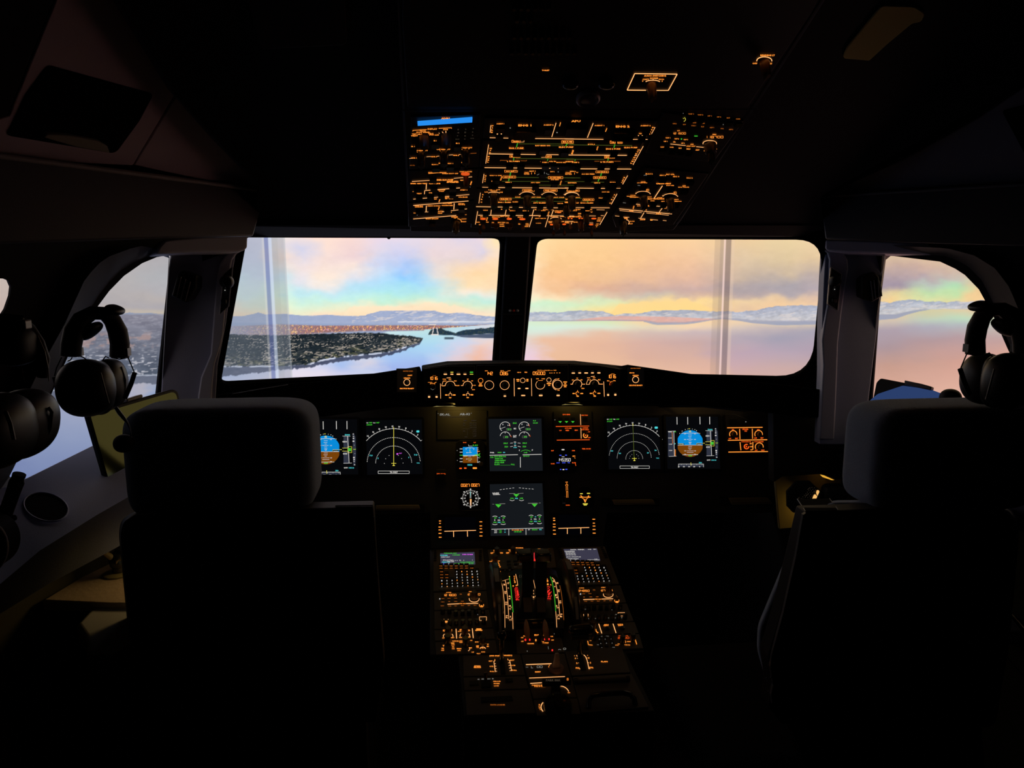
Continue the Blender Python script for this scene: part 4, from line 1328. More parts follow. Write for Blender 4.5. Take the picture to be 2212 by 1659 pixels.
nd(t, (680, 890, 8.848), """
#w t 1003 208 38 18 GS;t 1133 208 46 18 TAS;a 1505 1016 698 698 221.5 318.5 8;%s
#g t 1066 205 60 26 149;t 1203 205 68 26 147;t 1045 245 110 26 330/9
#w a 1508 978 508 490 183 357 9 46;a 1508 978 345 328 180 360 9 36
#c r 1970 372 58 40;t 1075 832 62 26 7.5;t 1210 885 20 26 5;t 1797 870 18 26 5;t 1930 820 64 26 7.5;t 1975 975 62 18 VOR R
#y l 1508 288 1508 980 9;l 1497 320 1519 320 7;l 1462 981 1556 981 9;l 1508 950 1508 1015 10;e 1508 1022 24 9
#m e 1577 802 17 17;t 1634 789 62 18 CI27
#w e 1420 832 6 6;e 1355 893 6 6;e 1330 983 6 6;e 1597 830 6 6;e 1660 890 6 6;e 1687 975 6 6
#w o 1508 1152 594 50 7;t 1510 1152 150 30 TA ONLY
""" % ndarc(1505, 1016, 698, ['31', '32', '33', '34', '35', '36', '1', '2', '3', ''], -41.5, 46, 28))

EC = (1040, 890, 5.925)
t = display([(1055, 905), (1170, 904), (1173, 1017), (1058, 1018)], 'engine_display', 'upper centre engine display with green gauge figures and LDG GEAR memo', M_screen2)
Sheet(MP, SH, EC).draw("""
#w a 304 190 68 64 130 330 6;a 548 190 68 64 130 330 6;a 304 312 64 58 185 355 6;a 548 312 64 58 185 355 6;l 234 216 306 192 4;l 478 214 550 190 4;l 302 250 304 275 5;l 546 250 548 275 5
#w t 275 160 14 16 5;t 352 170 32 16 10;t 519 158 14 16 5;t 596 168 32 16 10;t 428 212 28 22 N1;t 428 312 42 30 EGT
#o l 356 150 368 185 5;l 600 148 614 183 5;l 372 298 380 320 5;l 616 292 624 316 5
#W o 350 222 62 24 2;o 596 220 62 24 2;o 310 320 58 26 2;o 552 318 58 26 2
#g t 356 222 50 20 25.3;t 600 220 50 20 25.3;t 320 320 40 20 474;t 562 318 42 20 475;t 426 142 46 18 IDLE;t 690 140 64 18 64.05;t 678 112 38 18 0.0;t 310 400 54 20 58.5;t 554 398 54 20 58.5;t 318 444 46 22 320;t 550 442 46 22 320
#w t 430 385 30 14 N2;t 432 432 26 14 FF;l 368 400 402 396 5;l 464 396 500 400 5;l 368 444 402 440 5;l 466 438 502 446 5
#c t 430 408 22 12 %;t 432 454 40 14 KG/H;t 290 518 24 16 KG
#w t 138 520 52 18 FOB:;l 104 554 466 546 7;l 528 548 768 542 7;l 497 576 498 710 7;t 486 490 14 18 S;t 652 488 14 18 F
#g t 232 518 50 18 3620;a 566 540 76 54 218 322 5;t 566 520 40 20 1+F;t 134 575 40 18 T.O.;t 238 570 148 18 LDG GEAR DN;t 222 596 102 18 SIGNS ON;t 240 620 144 18 CABIN READY;t 228 646 122 18 SPLRS ARM;t 200 672 66 18 FLAPS;t 402 672 48 18 FULL;t 576 564 78 16 LDG LT
#g l 240 680 368 680 2;l 112 586 154 586 3
""").done('display_symbology', t)
t = display([(1058, 1046), (1172, 1044), (1177, 1156), (1060, 1158)], 'system_display', 'lower centre wheel page display with three green gear triangles', M_screen2)
s = Sheet(MP, SH, EC)
for x, y in ((446, 1070), (217, 1205), (680, 1195)):
    s.poly([(x - 38, y - 20), (x + 38, y - 20), (x, y + 20)], 'g')
s.draw("""
#w l 235 996 258 992 5;l 276 990 298 987 5;l 314 984 335 981 5;l 356 979 378 976 5;l 396 973 418 971 5;l 480 970 504 972 5;l 524 974 545 976 5;l 562 978 584 981 5;l 604 981 624 985 5;l 644 984 666 988 5
#w t 186 1045 92 28 WHEEL;l 150 1060 240 1057 4
#W l 356 1043 430 1043 5;l 464 1043 538 1039 5;l 140 1180 162 1180 4;l 230 1176 304 1174 6;l 596 1168 720 1166 6;l 734 1164 758 1163 4
#g l 178 1180 226 1180 4;t 392 1106 42 20 170;t 512 1106 42 20 175;t 178 1355 30 18 25;t 286 1353 30 18 25;t 174 1412 42 18 180;t 281 1410 42 18 180;t 640 1343 30 18 25;t 746 1341 30 18 25;t 636 1402 42 18 185;t 741 1399 40 18 185
#c t 448 1106 34 16 PSI;t 228 1353 20 14 C;t 226 1412 34 16 PSI;t 690 1341 20 14 C;t 690 1400 34 16 PSI
#w t 170 1384 10 18 1;t 276 1382 12 18 2;t 636 1372 12 18 3;t 741 1369 12 18 4;t 226 1384 36 14 REL;t 690 1370 36 14 REL
#w a 392 1112 34 24 30 150 5;a 512 1112 34 24 30 150 5;a 172 1352 36 20 215 325 6;a 278 1350 36 20 215 325 6;a 172 1424 36 18 30 150 6;a 278 1422 36 18 30 150 6;a 636 1340 34 20 215 325 6;a 742 1338 34 20 215 325 6;a 636 1414 34 18 30 150 6;a 742 1412 34 18 30 150 6
#w l 128 1501 790 1484 6;l 350 1498 350 1578 6;l 570 1492 571 1572 6;t 182 1520 38 16 TAT;t 182 1542 38 16 SAT;t 607 1506 28 14 GW
#g t 240 1518 36 16 -12;t 240 1540 36 16 -15;t 466 1532 92 20 14 H 53;t 682 1506 72 18 58600
#a t 462 1510 152 14 G LOAD 0.90
#c t 300 1508 20 12 C;t 300 1538 20 14 C;t 755 1505 28 14 KG
""")
s.done('display_symbology', t)

# centre-left column
CL = (940, 880, 5.717)
t = unit(MP, [(944, 886), (1052, 886), (1052, 950), (944, 950)], 'registration_placard', 'faint grey lettered plate reading SK-AL and AR-KI above the standby display', 'placard', M_panel, th=.002, lift=.001)
Sheet(MP, .002, CL).draw("""
#W t 120 88 130 28 SK-AL;t 365 84 125 28 AR-KI;e 36 76 4 4;e 446 72 4 4
#n t 242 117 310 9 WWW.GLOBAL-ELECTRONICS.COM
#n t 372 163 42 12 LIMIT;t 478 163 66 12 SPEEDS;t 356 197 26 12 VLE;t 466 195 90 12 280 KTS;t 356 221 26 12 VLO;t 468 220 84 12 250 KTS;t 470 246 86 12 220 KTS;l 336 266 516 266 2;t 356 294 28 12 VFE;l 400 270 400 350 2;t 486 280 46 10 1 230;t 488 298 46 10 1+F 215;t 486 320 50 10 2 200;t 488 342 46 10 3 185;t 382 366 36 10 FULL;t 490 362 42 10 177
""").done('placard_lettering', t)
t = unit(MP, [(985, 957), (992, 951), (1040, 951), (1047, 957), (1047, 1012), (1040, 1017), (990, 1017), (985, 1012)], 'standby_flight_display', 'small square standby horizon display left of the engine display', 'display', M_black, th=.01, lift=.006)
s = Sheet(MP, .0068, CL)
s.poly([(342, 490), (522, 488), (522, 600), (342, 602)], 'b')
s.poly([(342, 602), (522, 600), (522, 684), (342, 686)], 'r')
s.draw("""
#o t 366 434 40 13 BUGS;t 490 433 26 13 LS;r 314 753 32 16;r 372 750 32 16
#a r 490 750 52 20
#w l 342 594 522 590 5;a 430 530 70 32 215 325 4;l 380 524 388 518 4;l 470 518 480 524 4;l 388 560 452 558 4;t 392 560 14 13 10;t 390 638 14 13 10;l 408 638 454 638 4;l 426 500 434 512 5;l 410 612 444 612 3;l 410 660 444 660 3
#y l 350 604 400 602 5;l 462 602 515 596 5;l 400 636 454 640 4;l 428 520 432 560 4
#w t 322 513 36 15 180;t 322 553 36 15 160;t 322 632 36 15 120;t 322 670 36 15 100;l 520 490 524 684 4;l 526 500 536 500 3;l 526 520 536 520 3;l 526 620 550 625 4;l 524 680 552 668 6;l 412 460 416 478 4;l 412 478 462 478 4
#g l 350 592 340 592 6;t 322 591 34 15 140;t 494 468 62 18 2.81;r 520 588 64 16;l 540 574 556 568 5;l 540 604 560 612 5
#a t 534 543 34 14 700
#c t 430 710 58 24 1016
#W e 272 532 5 5;e 274 655 5 5
""")
s.done('display_symbology', t)
knob(MP, 940 + 565 / 5.717, 880 + 700 / 5.717, .0065, .01, t, M_knob, lift=.006, ridge=False)
t = unit(MP, [(992, 1036), (1044, 1035), (1044, 1100), (992, 1101)], 'radio_magnetic_indicator', 'round compass dial with white marks below two 002.7 readouts', 'instrument', M_black, th=.01, lift=.004)
s = Sheet(MP, .0048, CL)
s.draw("""
#a s 372 962 102 32 002.7;s 496 960 96 32 002.7
""")
cx, cy = 437, 1123
for i in range(36):
    a = rad(i * 10)
    r0, r1 = (92, 104) if i % 3 else (88, 108)
    s.line(cx + r0 * cos(a), cy + r0 * sin(a), cx + r1 * cos(a), cy + r1 * sin(a), 5 if i % 3 else 7, 'w')
for i in range(8):
    a = rad(i * 45)
    s.ell(cx + 112 * cos(a), cy + 112 * sin(a), 9, 8, 'w')
for i, q in enumerate(('N', '3', '6', 'E', '12', '15', 'S', '21', '24', 'W', '30', '33')):
    a = rad(i * 30 - 90)
    s.text(cx + 70 * cos(a), cy + 70 * sin(a), 18, 18, q, 'w')
s.poly([(cx - 9, cy), (cx - 9, cy - 60), (cx - 26, cy - 84), (cx, cy - 68), (cx + 26, cy - 84), (cx + 9, cy - 60), (cx + 9, cy)], 'W')
s.poly([(cx - 7, cy + 10), (cx + 12, cy + 10), (cx + 9, cy + 80), (cx + 2, cy + 112), (cx - 5, cy + 80)], 'A')
s.draw('#c l 435 1040 437 1100 7\n#w l 438 1160 440 1225 6')
s.done('dial_marks', t)
MB().tube(ringpts(940 + 437 / 5.717, 880 + 1123 / 5.717, 22, 22, 0, lift=.005, pl=MP) + ringpts(940 + 437 / 5.717, 880 + 1123 / 5.717, 22, 22, 0, lift=.005, pl=MP)[:1], .0008, 6, cap=False).build('bezel_ring', M_black, t)
MB().tube([MP.at(996, 1103, .006), MP.at(1043, 1101.5, .006)], .0007, 6).build('lower_edge', M_metal, t)
for pts, lb, c, src in (([(942, 1014), (964, 1014), (964, 1044), (942, 1044)], 'terrain display button plate on the left side of the centre panel', CL, '#o t 74 822 112 15 TERR ON ND'),
                        ([(1252, 962), (1280, 962), (1280, 1002), (1252, 1002)], 'terrain display button plate beside the right clock', (1180, 880, 5.717), '#o t 496 512 110 15 TERR ON ND')):
    t = unit(MP, pts, 'terrain_button_plate', lb, 'switch panel', M_panel, th=.003, lift=.001)
    Sheet(MP, .002, c).draw(src).done('backlit_marks', t)
    cxx = sum(p[0] for p in pts) / 4
    button(MP, cxx, sum(p[1] for p in pts) / 4 + 3, .02, .022, t, up=.006)
    MB().tube([MP.at(pts[3][0] + 2, pts[3][1] + 13 if pts[0][0] < 1000 else pts[3][1] - 1, .003), MP.at(pts[2][0] + 4, pts[3][1] + 13 if pts[0][0] < 1000 else pts[3][1] - 2, .003)], .0005, 6).build('lower_edge', M_metal, t)
# centre-right column
CR = (1180, 880, 5.717)
t = unit(MP, [(1196, 889), (1278, 888), (1281, 955), (1198, 956)], 'landing_gear_indicator', 'olive landing gear panel with three green triangles above autobrake buttons', 'switch panel', M_panel, th=.004, lift=.003)
s = Sheet(MP, .0040, CR)
for x in (172, 250, 328):
    s.poly([(x - 22, 170), (x + 22, 170), (x, 192)], 'g')
    s.poly([(x - 9, 175), (x + 9, 175), (x, 184)], 'K')
s.draw("""
#o t 250 88 92 15 LDG GEAR;t 474 97 78 12 BRK FAN;l 118 236 530 230 7;t 272 257 86 14 AUTO BRK;t 177 284 28 15 LO;t 262 284 44 15 MED;t 371 282 38 15 MAX;l 130 405 536 400 7;t 483 254 76 14 A/SKID;t 480 276 90 14 N/W STRG;t 528 302 22 14 ON;t 530 374 34 14 OFF
#A l 421 85 426 218 6;l 427 250 432 384 6
#a a 485 345 26 28 -40 230 10
#o e 486 345 9 9
#W e 107 154 5 5
""")
s.done('backlit_marks', t)
for x, y, w, h in ((172, 150, .0122, .011), (250, 150, .0122, .011), (328, 150, .0122, .011), (478, 150, .0125, .013), (180, 345, .0145, .014), (262, 345, .0145, .014), (372, 343, .014, .014)):
    button(MP, CR[0] + x / CR[2], CR[1] + y / CR[2], w, h, t, up=.0036)
toggle(MP, CR[0] + 492 / CR[2], CR[1] + 310 / CR[2], .02, t, M_knob)
t = unit(MP, [(1190, 966), (1196, 961), (1238, 961), (1246, 966), (1246, 1017), (1240, 1020), (1194, 1020), (1190, 1016)], 'digital_clock', 'digital clock with white digits 14 53 50 and blue figures', 'clock', M_black, th=.01, lift=.006)
s = Sheet(MP, .0068, CR).draw("""
#o t 78 535 32 15 RST;t 335 534 40 15 CHR;t 80 696 44 14 DATE;t 342 684 44 14 RUN;l 358 690 366 722 6
#a t 340 602 38 14 GPS;l 350 618 358 634 6
#w r 207 522 36 14;s 220 648 158 34 145350;t 208 610 34 11 UTC;r 212 768 22 12
#B r 175 592 26 10;r 244 590 24 10;t 148 685 42 12 MO/DY;t 216 684 40 12 HR MN;t 277 683 34 12 YR;r 178 766 18 10;r 248 765 26 10
""")
s.done('display_symbology', t)
for x, y in ((88, 640), (345, 640), (345, 735)):
    knob(MP, CR[0] + x / CR[2], CR[1] + y / CR[2], .0035, .006, t, M_knobk, lift=.006)
t = unit(MP, [(1208, 1036), (1234, 1036), (1236, 1100), (1210, 1100)], 'landing_gear_lever', 'landing gear lever slot with glowing up arrow beside the lower centre display', 'lever', M_black, th=.006, lift=.001)
s = Sheet(MP, .0022, CR).draw("""
#a t 253 925 28 14 UP;l 253 942 238 962 5;l 253 942 270 962 5;l 238 964 246 966 4;l 270 964 262 966 4;l 246 966 246 1030 4;l 262 966 266 1030 4;l 250 1042 250 1114 4;l 266 1042 268 1114 4;l 246 1040 270 1040 4
#o t 266 1208 46 13 DOWN
""")
s.done('backlit_marks', t)
o = MP.at(1213, 1078, .002)
mb = MB().tube([o, o + MP.n * .03], .003, 10)
mb.lathe(o + MP.n * .03, MP.u, [(.009, -.006), (.012, -.004), (.012, .004), (.009, .006)], 18)
mb.build('lever', M_gloss, t, smooth=40)
t = unit(MP, [(1246, 1062), (1258, 1052), (1272, 1052), (1284, 1062), (1284, 1092), (1274, 1098), (1256, 1098), (1246, 1092)], 'brake_pressure_gauge', 'round brake pressure gauge with branching orange scale right of the gear lever', 'gauge', M_black, th=.006, lift=.002)
Sheet(MP, .003, CR).draw("""
#y r 434 1066 34 11;r 522 1062 40 11
#a a 480 1080 62 30 35 160 7;l 410 1110 436 1112 9;l 436 1112 462 1130 7;l 462 1130 480 1172 7;l 548 1108 520 1112 9;l 520 1112 498 1130 7;l 498 1130 482 1172 7;l 478 1130 480 1175 6;l 428 1090 440 1100 8;l 524 1088 516 1100 8
#y r 482 1192 62 12;r 482 1206 40 10
""").done('dial_marks', t)
for cx, lb, c, src in ((CL, 'left small message display with orange side keys at the foot of the centre panel', [(945, 1110), (1046, 1108), (1048, 1164), (946, 1166)], """
#a r 60 1403 26 10;r 60 1432 22 10;r 58 1478 34 10;r 60 1513 36 10;r 60 1556 36 10;r 62 1604 34 10;r 564 1413 34 10;r 564 1464 30 10;r 564 1499 30 10;r 567 1542 36 10;r 566 1588 36 10
#A l 114 1530 504 1519 8;l 227 1528 228 1600 8;l 398 1524 400 1596 8"""),
                       (CR, 'right small message display with orange side keys at the foot of the centre panel', [(1190, 1108), (1290, 1106), (1293, 1160), (1192, 1162)], """
#a r 96 1369 24 10;r 98 1396 26 12;r 98 1442 32 10;r 99 1476 34 10;r 99 1517 34 10;r 102 1565 36 10;r 587 1382 34 10;r 588 1430 26 10;r 590 1466 32 10;r 590 1508 36 10;r 592 1553 36 10
#A l 150 1494 530 1484 8;l 261 1492 261 1562 8;l 427 1488 428 1560 8""")):
    t = unit(MP, c, 'message_display', lb, 'display', M_black, th=.01, lift=.005)
    s = Sheet(MP, .0062, cx)
    x0, y0 = (115, 1360) if cx is CL else (150, 1330)
    s.fill(x0 + 195, y0 + 120, 385, 250, 'K')
    s.draw(src)
    s.done('display_symbology', t)
    yb = 1612 if cx is CL else 1572
    MB().tube([MP.at(cx[0] + (x0 + 5) / 5.717, cx[1] + yb / 5.717, .006), MP.at(cx[0] + (x0 + 385) / 5.717, cx[1] + (yb - 12) / 5.717, .006)], .0005, 6).build('lower_edge', M_metal, t)
# right-hand loudspeaker / lighting panel
t = unit(MP, [(1566, 895), (1586, 894), (1656, 921), (1662, 930), (1662, 980), (1572, 982)], 'loudspeaker_control_unit', 'orange lit loudspeaker and lighting knob panel at the right end of the main panel', 'switch panel', M_panel, th=.004, lift=.003)
Sheet(MP, .004, R7).draw("""
#a l 1576 257 2022 251 9;l 1586 414 2080 407 9;l 1592 562 2090 555 9;l 1733 272 1738 400 8;l 1892 270 1896 394 8;l 1738 436 1750 540 8;l 1900 432 1900 530 8
#o t 1650 282 26 18 PFD;t 1806 276 74 18 PFD/ND;t 1810 298 34 14 XFR;t 1970 282 34 16 ND;t 1610 392 34 16 OFF;t 1696 390 38 16 BRT;t 1932 386 36 18 OFF;t 2015 384 36 16 BRT;t 1815 432 124 14 CONSOLE/FLOOR;t 1976 432 118 14 LOUD SPEAKER;t 1940 540 34 16 OFF;t 2026 538 40 16 MAX
#a a 1653 338 46 46 150 370 8;a 1972 338 48 48 150 370 8;a 1980 496 50 50 150 370 8;t 1875 456 28 14 BRT;t 1880 494 30 14 DIM;t 1882 534 30 14 OFF
#o a 1820 493 28 28 -10 300 13;e 1818 493 9 9
#W e 1811 181 7 7
""").done('backlit_marks', t)
for x, y in ((1653, 338), (1972, 338), (1980, 496)):
    knob(MP, R7[0] + x / R7[2], R7[1] + y / R7[2], .0072, .012, t, M_knob, lift=.003)
button(MP, R7[0] + 1652 / R7[2], R7[1] + 188 / R7[2], .018, .018, t, up=.006)
knob(MP, R7[0] + 1815 / R7[2], R7[1] + 336 / R7[2], .006, .006, t, M_knobk, lift=.003, ridge=False)
MB().tube([MP.at(1576, 983.5, .004), MP.at(1656, 982.5, .004)], .0006, 6).build('lower_edge', M_metal, t)
for a, b, w in (((1066, 1021), (1170, 1019), 'M'), ((1064, 1160.5), (1172, 1158.5), 'M'), ((1452, 1013.5), (1555, 1013), 'M'), ((1578, 1013.5), (1655, 1013), 'M'), ((1505, 1083.5), (1546, 1083), 'M'), ((948, 1059), (968, 1058.5), 'M')):
    MB().tube([MP.at(*a, .004), MP.at(*b, .004)], .0005, 6).build('panel_seam', M_panel, mp)
# ---------------------------------------------------------------- overhead panel
OA, OB_, OC_, OD_ = (860, 240, 5.821), (1220, 230, 5.53), (840, 0, 2.458), (1000, 100, 3.072)
oh = thing('overhead_panel_housing', 'black overhead panel housing with thin pale side rails above the windshield', 'panel housing', OH.at(1180, 380))
plate(OH, [(858, -60), (1820, -60), (1760, 34), (1470, 478), (1455, 497), (1200, 506), (886, 500), (872, 240)], .012, 'housing_board', M_black, oh, lift=.002)
MB().tube([OH.at(x, y, .004) for x, y in ((857, -60), (865, 120), (874, 300), (884, 480))], .0011, 6).build('side_rail', mat('rail_grey', (.10, .095, .10), .4, .5), oh)
MB().tube([OH.at(x, y, .004) for x, y in ((1818, -60), (1742, 60), (1610, 262), (1540, 372), (1462, 484))], .0009, 6).build('side_rail', MATS['rail_grey'], oh)
MB().tube([OH.at(866, 238, .005), OH.at(1632, 236, .005)], .0007, 6).build('cross_seam', MATS['hatch_brown'], oh)
M_oh = mat('overhead_panel_paint', (.020, .017, .015), .5, .3, bump=.1, bscale=500)
OL_ = .005


def osheet(c): return Sheet(OH, OL_ + .0008, c)


def ounit(pts, label, name='overhead_switch_panel'):
    return unit(OH, pts, name, label, 'switch panel', M_oh, th=.006, lift=OL_)


def oknob(t, c, x, y, r=.0085, h=.020, m=None, **k):
    return knob(OH, c[0] + x / c[2], c[1] + y / c[2], r, h, t, m or M_knobo, lift=OL_, **k)


M_knobo = mat('overhead_knob_amber_brown', (.09, .05, .022), .35, .5)
M_kng = mat('overhead_knob_smoke', (.035, .032, .026), .25, .6)


def obut(t, c, pts, w=.013, h=.012):
    for x, y in pts:
        button(OH, c[0] + x / c[2], c[1] + y / c[2], w, h, t, M_gloss, up=OL_ + .003)


t = ounit([(888, 252), (1038, 247), (1034, 362), (884, 366)], 'left overhead inertial reference panel topped by a glowing blue strip', 'inertial_reference_unit')
osheet(OA).draw("""
#a t 597 92 110 22 ADIRS;l 185 243 360 232 6;t 432 226 122 18 DISPLAY;l 510 218 672 210 6;l 185 243 185 256 5;l 672 210 672 222 5
#a t 310 250 78 14 TK/GS;t 315 267 170 15 PPOS WIND;t 238 291 128 15 TEST HDG;t 205 312 88 15 TEST;t 412 283 62 14 HDG;t 420 299 56 14 STS;t 485 302 58 14 OFF;t 597 232 62 15 SYS
#A l 512 274 520 284 6;l 552 260 568 274 7;l 600 250 601 276 9
#a t 465 373 34 13 IR 1;t 470 427 46 13 IR 3;t 187 445 44 12 IR 1;t 750 405 46 13 IR 2
#a t 285 497 176 15 OFF NAV ATT;t 570 482 174 15 OFF NAV ATT;t 845 462 174 15 OFF NAV ATT;l 238 508 242 520 5;l 285 505 285 514 5;l 332 503 328 514 5;l 526 494 530 506 5;l 570 490 570 500 5;l 616 488 612 500 5;l 800 474 804 486 5;l 845 470 845 480 5;l 892 468 888 480 5
#A l 140 597 178 592 5;l 357 575 410 571 5;l 490 568 515 566 5;l 638 553 690 549 5;l 765 547 785 545 5
#d l 910 533 985 528 4
#a t 197 590 70 14 ADR 1;t 450 574 80 14 ADR 3;t 727 556 76 14 ADR 2;t 462 673 78 12 ELAC 1;t 522 656 30 16 ON;t 655 659 74 12 SEC 1;t 815 648 40 12 FAC 1
#d t 180 683 60 10 FLT CTL
#n t 755 232 14 16 1;t 850 227 18 16 2;t 945 220 18 14 3;t 755 272 26 18 4;t 845 268 26 18 5;t 937 262 20 18 6;t 748 312 20 14 7;t 842 312 20 18 8;t 935 304 22 14 9;t 747 354 52 11 ENT;t 838 352 22 12 0;t 930 342 52 10 CLR
""").done('backlit_marks', t)
plate(OH, [(902, 268 - 3), (1020.5, 256), (1020, 264.5), (902.5, 272)], .003, 'blue_display', emit('blue_strip', (40, 142, 240), 1.0), t, lift=OL_ + .004, bevel=0)
for x, y in ((325, 318), (603, 303)): oknob(t, OA, x, y, .0085, .022)
for x, y in ((287, 530), (572, 515), (846, 498)): oknob(t, OA, x, y, .0075, .026, M_kng)
obut(t, OA, ((465, 400), (187, 470), (750, 430), (475, 700), (655, 685), (830, 675)))
for i in range(12):
    x, y = OA[0] + (755 + 93 * (i % 3)) / OA[2], OA[1] + (245 + 40 * (i // 3) - 6 * (i % 3)) / OA[2]
    button(OH, x, y, .010, .008, t, up=OL_ + .0007, name='key')
t = ounit([(884, 369), (1034, 365), (1028, 431), (882, 436)], 'left overhead emergency power and recorder panel under the inertial reference panel')
osheet(OA).draw("""
#a l 380 786 500 776 5;t 495 774 230 12 EVAC COMMAND;t 655 786 200 13 HORN SHUT OFF;t 850 762 160 12 CAPT & PURS
#A l 175 885 408 871 6;l 700 846 930 827 6
#a t 585 866 200 19 EMER ELEC PWR;t 685 885 140 14 EMER GEN;t 262 912 212 13 EMER GEN TEST;t 458 912 146 13 GEN 1 LINE;t 685 896 146 13 RAT & EMER GEN;t 805 870 46 12 MAN;t 685 870 20 30 T
#A l 356 915 352 986 9;l 335 1000 778 966 7;l 334 1000 331 1045 7
#a t 545 990 95 12 SMOKE;t 545 1008 70 12 TOILET;t 685 990 80 12 BAT;t 685 1006 72 12 TOILET;t 825 993 86 13 STBY 1;t 195 1013 30 9 ON;t 265 1038 66 12 TEST;t 407 1028 46 12 CVR
#A l 190 1108 895 1050 6
#a t 440 1106 100 12 CVR TEST;t 628 1085 80 11 RCDR;t 622 1100 140 13 GND CTL;t 815 1082 116 13 CVR ERASE
#a v 519 1126 40 14 RCDR;v 917 905 50 14 EMER
#W e 905 955 4 4;e 520 1145 4 4
""").done('backlit_marks', t)
oknob(t, OA, 852, 820, .005, .022, name='guarded_switch', ridge=False)
osh = MB()
o_ = OH.at(OA[0] + 845 / OA[2], OA[1] + 790 / OA[2], OL_ + .002)
osh.sup(o_, (.008, .003, .003), .8, nu=16, nv=8).build('switch_cap', emit('lit_cap', (225, 84, 30), 1.0), t, smooth=60)
obut(t, OA, ((240, 950), (450, 950), (685, 950), (265, 1065), (407, 1055), (545, 1040), (685, 1035), (440, 840)))
t = ounit([(881, 438), (1028, 433), (1022, 484), (882, 490)], 'left overhead oxygen and rain repellent panel, lowest of the left column')
osheet(OA).draw("""
#A l 190 1187 885 1130 7
#a t 615 1158 116 18 OXYGEN;t 262 1193 105 11 HIGH ALT;t 262 1206 100 11 LANDING;t 450 1193 170 12 CREW SUPPLY;t 620 1187 142 12 PASSENGER;t 795 1164 74 11 MASK MAN;t 795 1178 88 11 ON
#A l 355 1190 352 1270 9;l 335 1270 380 1268 4;l 706 1160 700 1238 9;l 550 1268 865 1230 6
#a t 535 1262 70 15 AUTO;t 527 1284 52 12 MAN;t 655 1273 38 12 ON;t 797 1240 62 10 TIMER;t 205 1282 28 9 ON;t 850 1303 20 8 ON
#A l 190 1357 732 1313 7
#a t 428 1354 160 13 RAIN RPLNT;t 710 1332 90 14 WIPER;t 715 1346 30 10 OFF;a 735 1385 60 32 -80 20 7;l 795 1358 860 1356 5;t 830 1391 58 11 FAST
#a v 511 1222 40 13 MASK
#W e 240 1306 5 5
""").done('backlit_marks', t)
oknob(t, OA, 722, 1385, .0085, .024, M_kng)
obut(t, OA, ((262, 1240), (450, 1235), (620, 1225), (797, 1215), (428, 1390)))

t = ounit([(1046, 254), (1420, 262), (1393, 301), (1043, 299)], 'overhead engine fire panel reading ENG 1, APU and ENG 2', 'fire_panel')
osheet(OA).draw("""
#A l 1167 178 1155 270 7;l 1987 148 1932 326 8;l 1152 335 1385 341 7;l 1722 345 2212 350 7
#a t 1188 186 24 13 F;t 1186 211 9 13 I;t 1182 239 24 14 R;t 1178 267 24 14 E;t 1285 160 96 14 AGENT 1;t 1593 180 165 25 ENG 1;t 1892 175 126 14 AGENT 2;t 1278 262 72 13 TEST
#A e 1248 288 8 7;e 1298 286 8 7
#W e 1410 213 7 7;e 1998 270 9 7
#a l 2044 142 2030 190 8
""").done('backlit_marks', t)
osheet(OB_).draw("""
#A l 340 200 270 374 8;l 0 388 462 394 7;l 797 394 990 394 6;l 1080 248 1035 330 6
#a t 133 176 110 24 APU;t 413 228 116 13 AGENT 1;t 692 240 166 25 ENG 2;t 965 230 122 13 AGENT 2;t 1057 252 28 13 F;t 1040 278 12 13 I;t 1024 303 26 13 R;t 1008 328 26 14 E;t 917 325 66 14 TEST
#A e 182 355 8 8;e 229 353 8 8;e 880 348 6 6;e 926 344 6 6
#a l 504 260 486 302 8
""").done('backlit_marks', t)
for c, pts in ((OA, ((1590, 240),)), (OB_, ((133, 250), (692, 300)))):
    for x, y in pts:
        button(OH, c[0] + x / c[2], c[1] + y / c[2], .035, .022, t, M_gloss, name='fire_handle', up=OL_ + .007)
obut(t, OA, ((1285, 200), (1890, 215), (1270, 300)))
obut(t, OB_, ((413, 265), (965, 268), (910, 355)))
t = ounit([(1041, 303), (1392, 304), (1362, 364), (1036, 361)], 'overhead hydraulic and fuel panel with amber lines and green pump links', 'hydraulic_fuel_panel')
osheet(OA).draw("""
#a O 1482 380 104 30 GREEN;O 2130 388 148 32 BLUE;O 1468 570 132 26 ENG 1;O 1893 575 72 26 APU
#A l 1535 390 1583 388 4;l 1583 366 1583 390 4;l 1800 583 1855 581 4
#G l 1515 412 2060 413 4;l 1900 435 2090 437 3;l 2050 413 2080 432 4;l 2212 413 2160 416 4;l 1480 597 2212 602 4
#l l 1502 402 1488 454 12;l 2130 405 2105 442 12;l 1455 584 1452 620 12;l 1885 600 1875 628 8
#d l 1395 452 1395 475 4;l 1395 475 1585 478 4;l 1285 618 1285 628 4;l 1285 619 1375 622 4;l 1540 624 1615 626 4;l 1615 626 1615 616 4;l 1790 630 1790 640 4
#a t 1488 466 186 18 ENG 1 PUMP;t 1818 435 186 16 RAT MAN ON;t 2115 454 186 18 ELEC PUMP;t 1165 470 26 15 H;t 1160 496 26 15 Y;t 1155 522 26 15 D;t 1140 573 24 14 F;t 1136 596 24 14 U;t 1133 617 22 14 E;t 1130 640 22 14 L;t 1450 632 160 17 L TK PUMPS;t 1850 646 74 13 PUMP 1;t 1942 634 92 13 CTR TK;t 2050 646 120 12 MODE SEL;t 2160 636 100 13 CTR TK
#A l 1138 422 1102 660 7;l 1138 538 1730 547 8;l 1862 547 2018 549 7;l 2145 552 2212 553 7;l 1087 711 2212 724 8
#a v 2192 515 54 18 BLUE
""").done('backlit_marks', t)
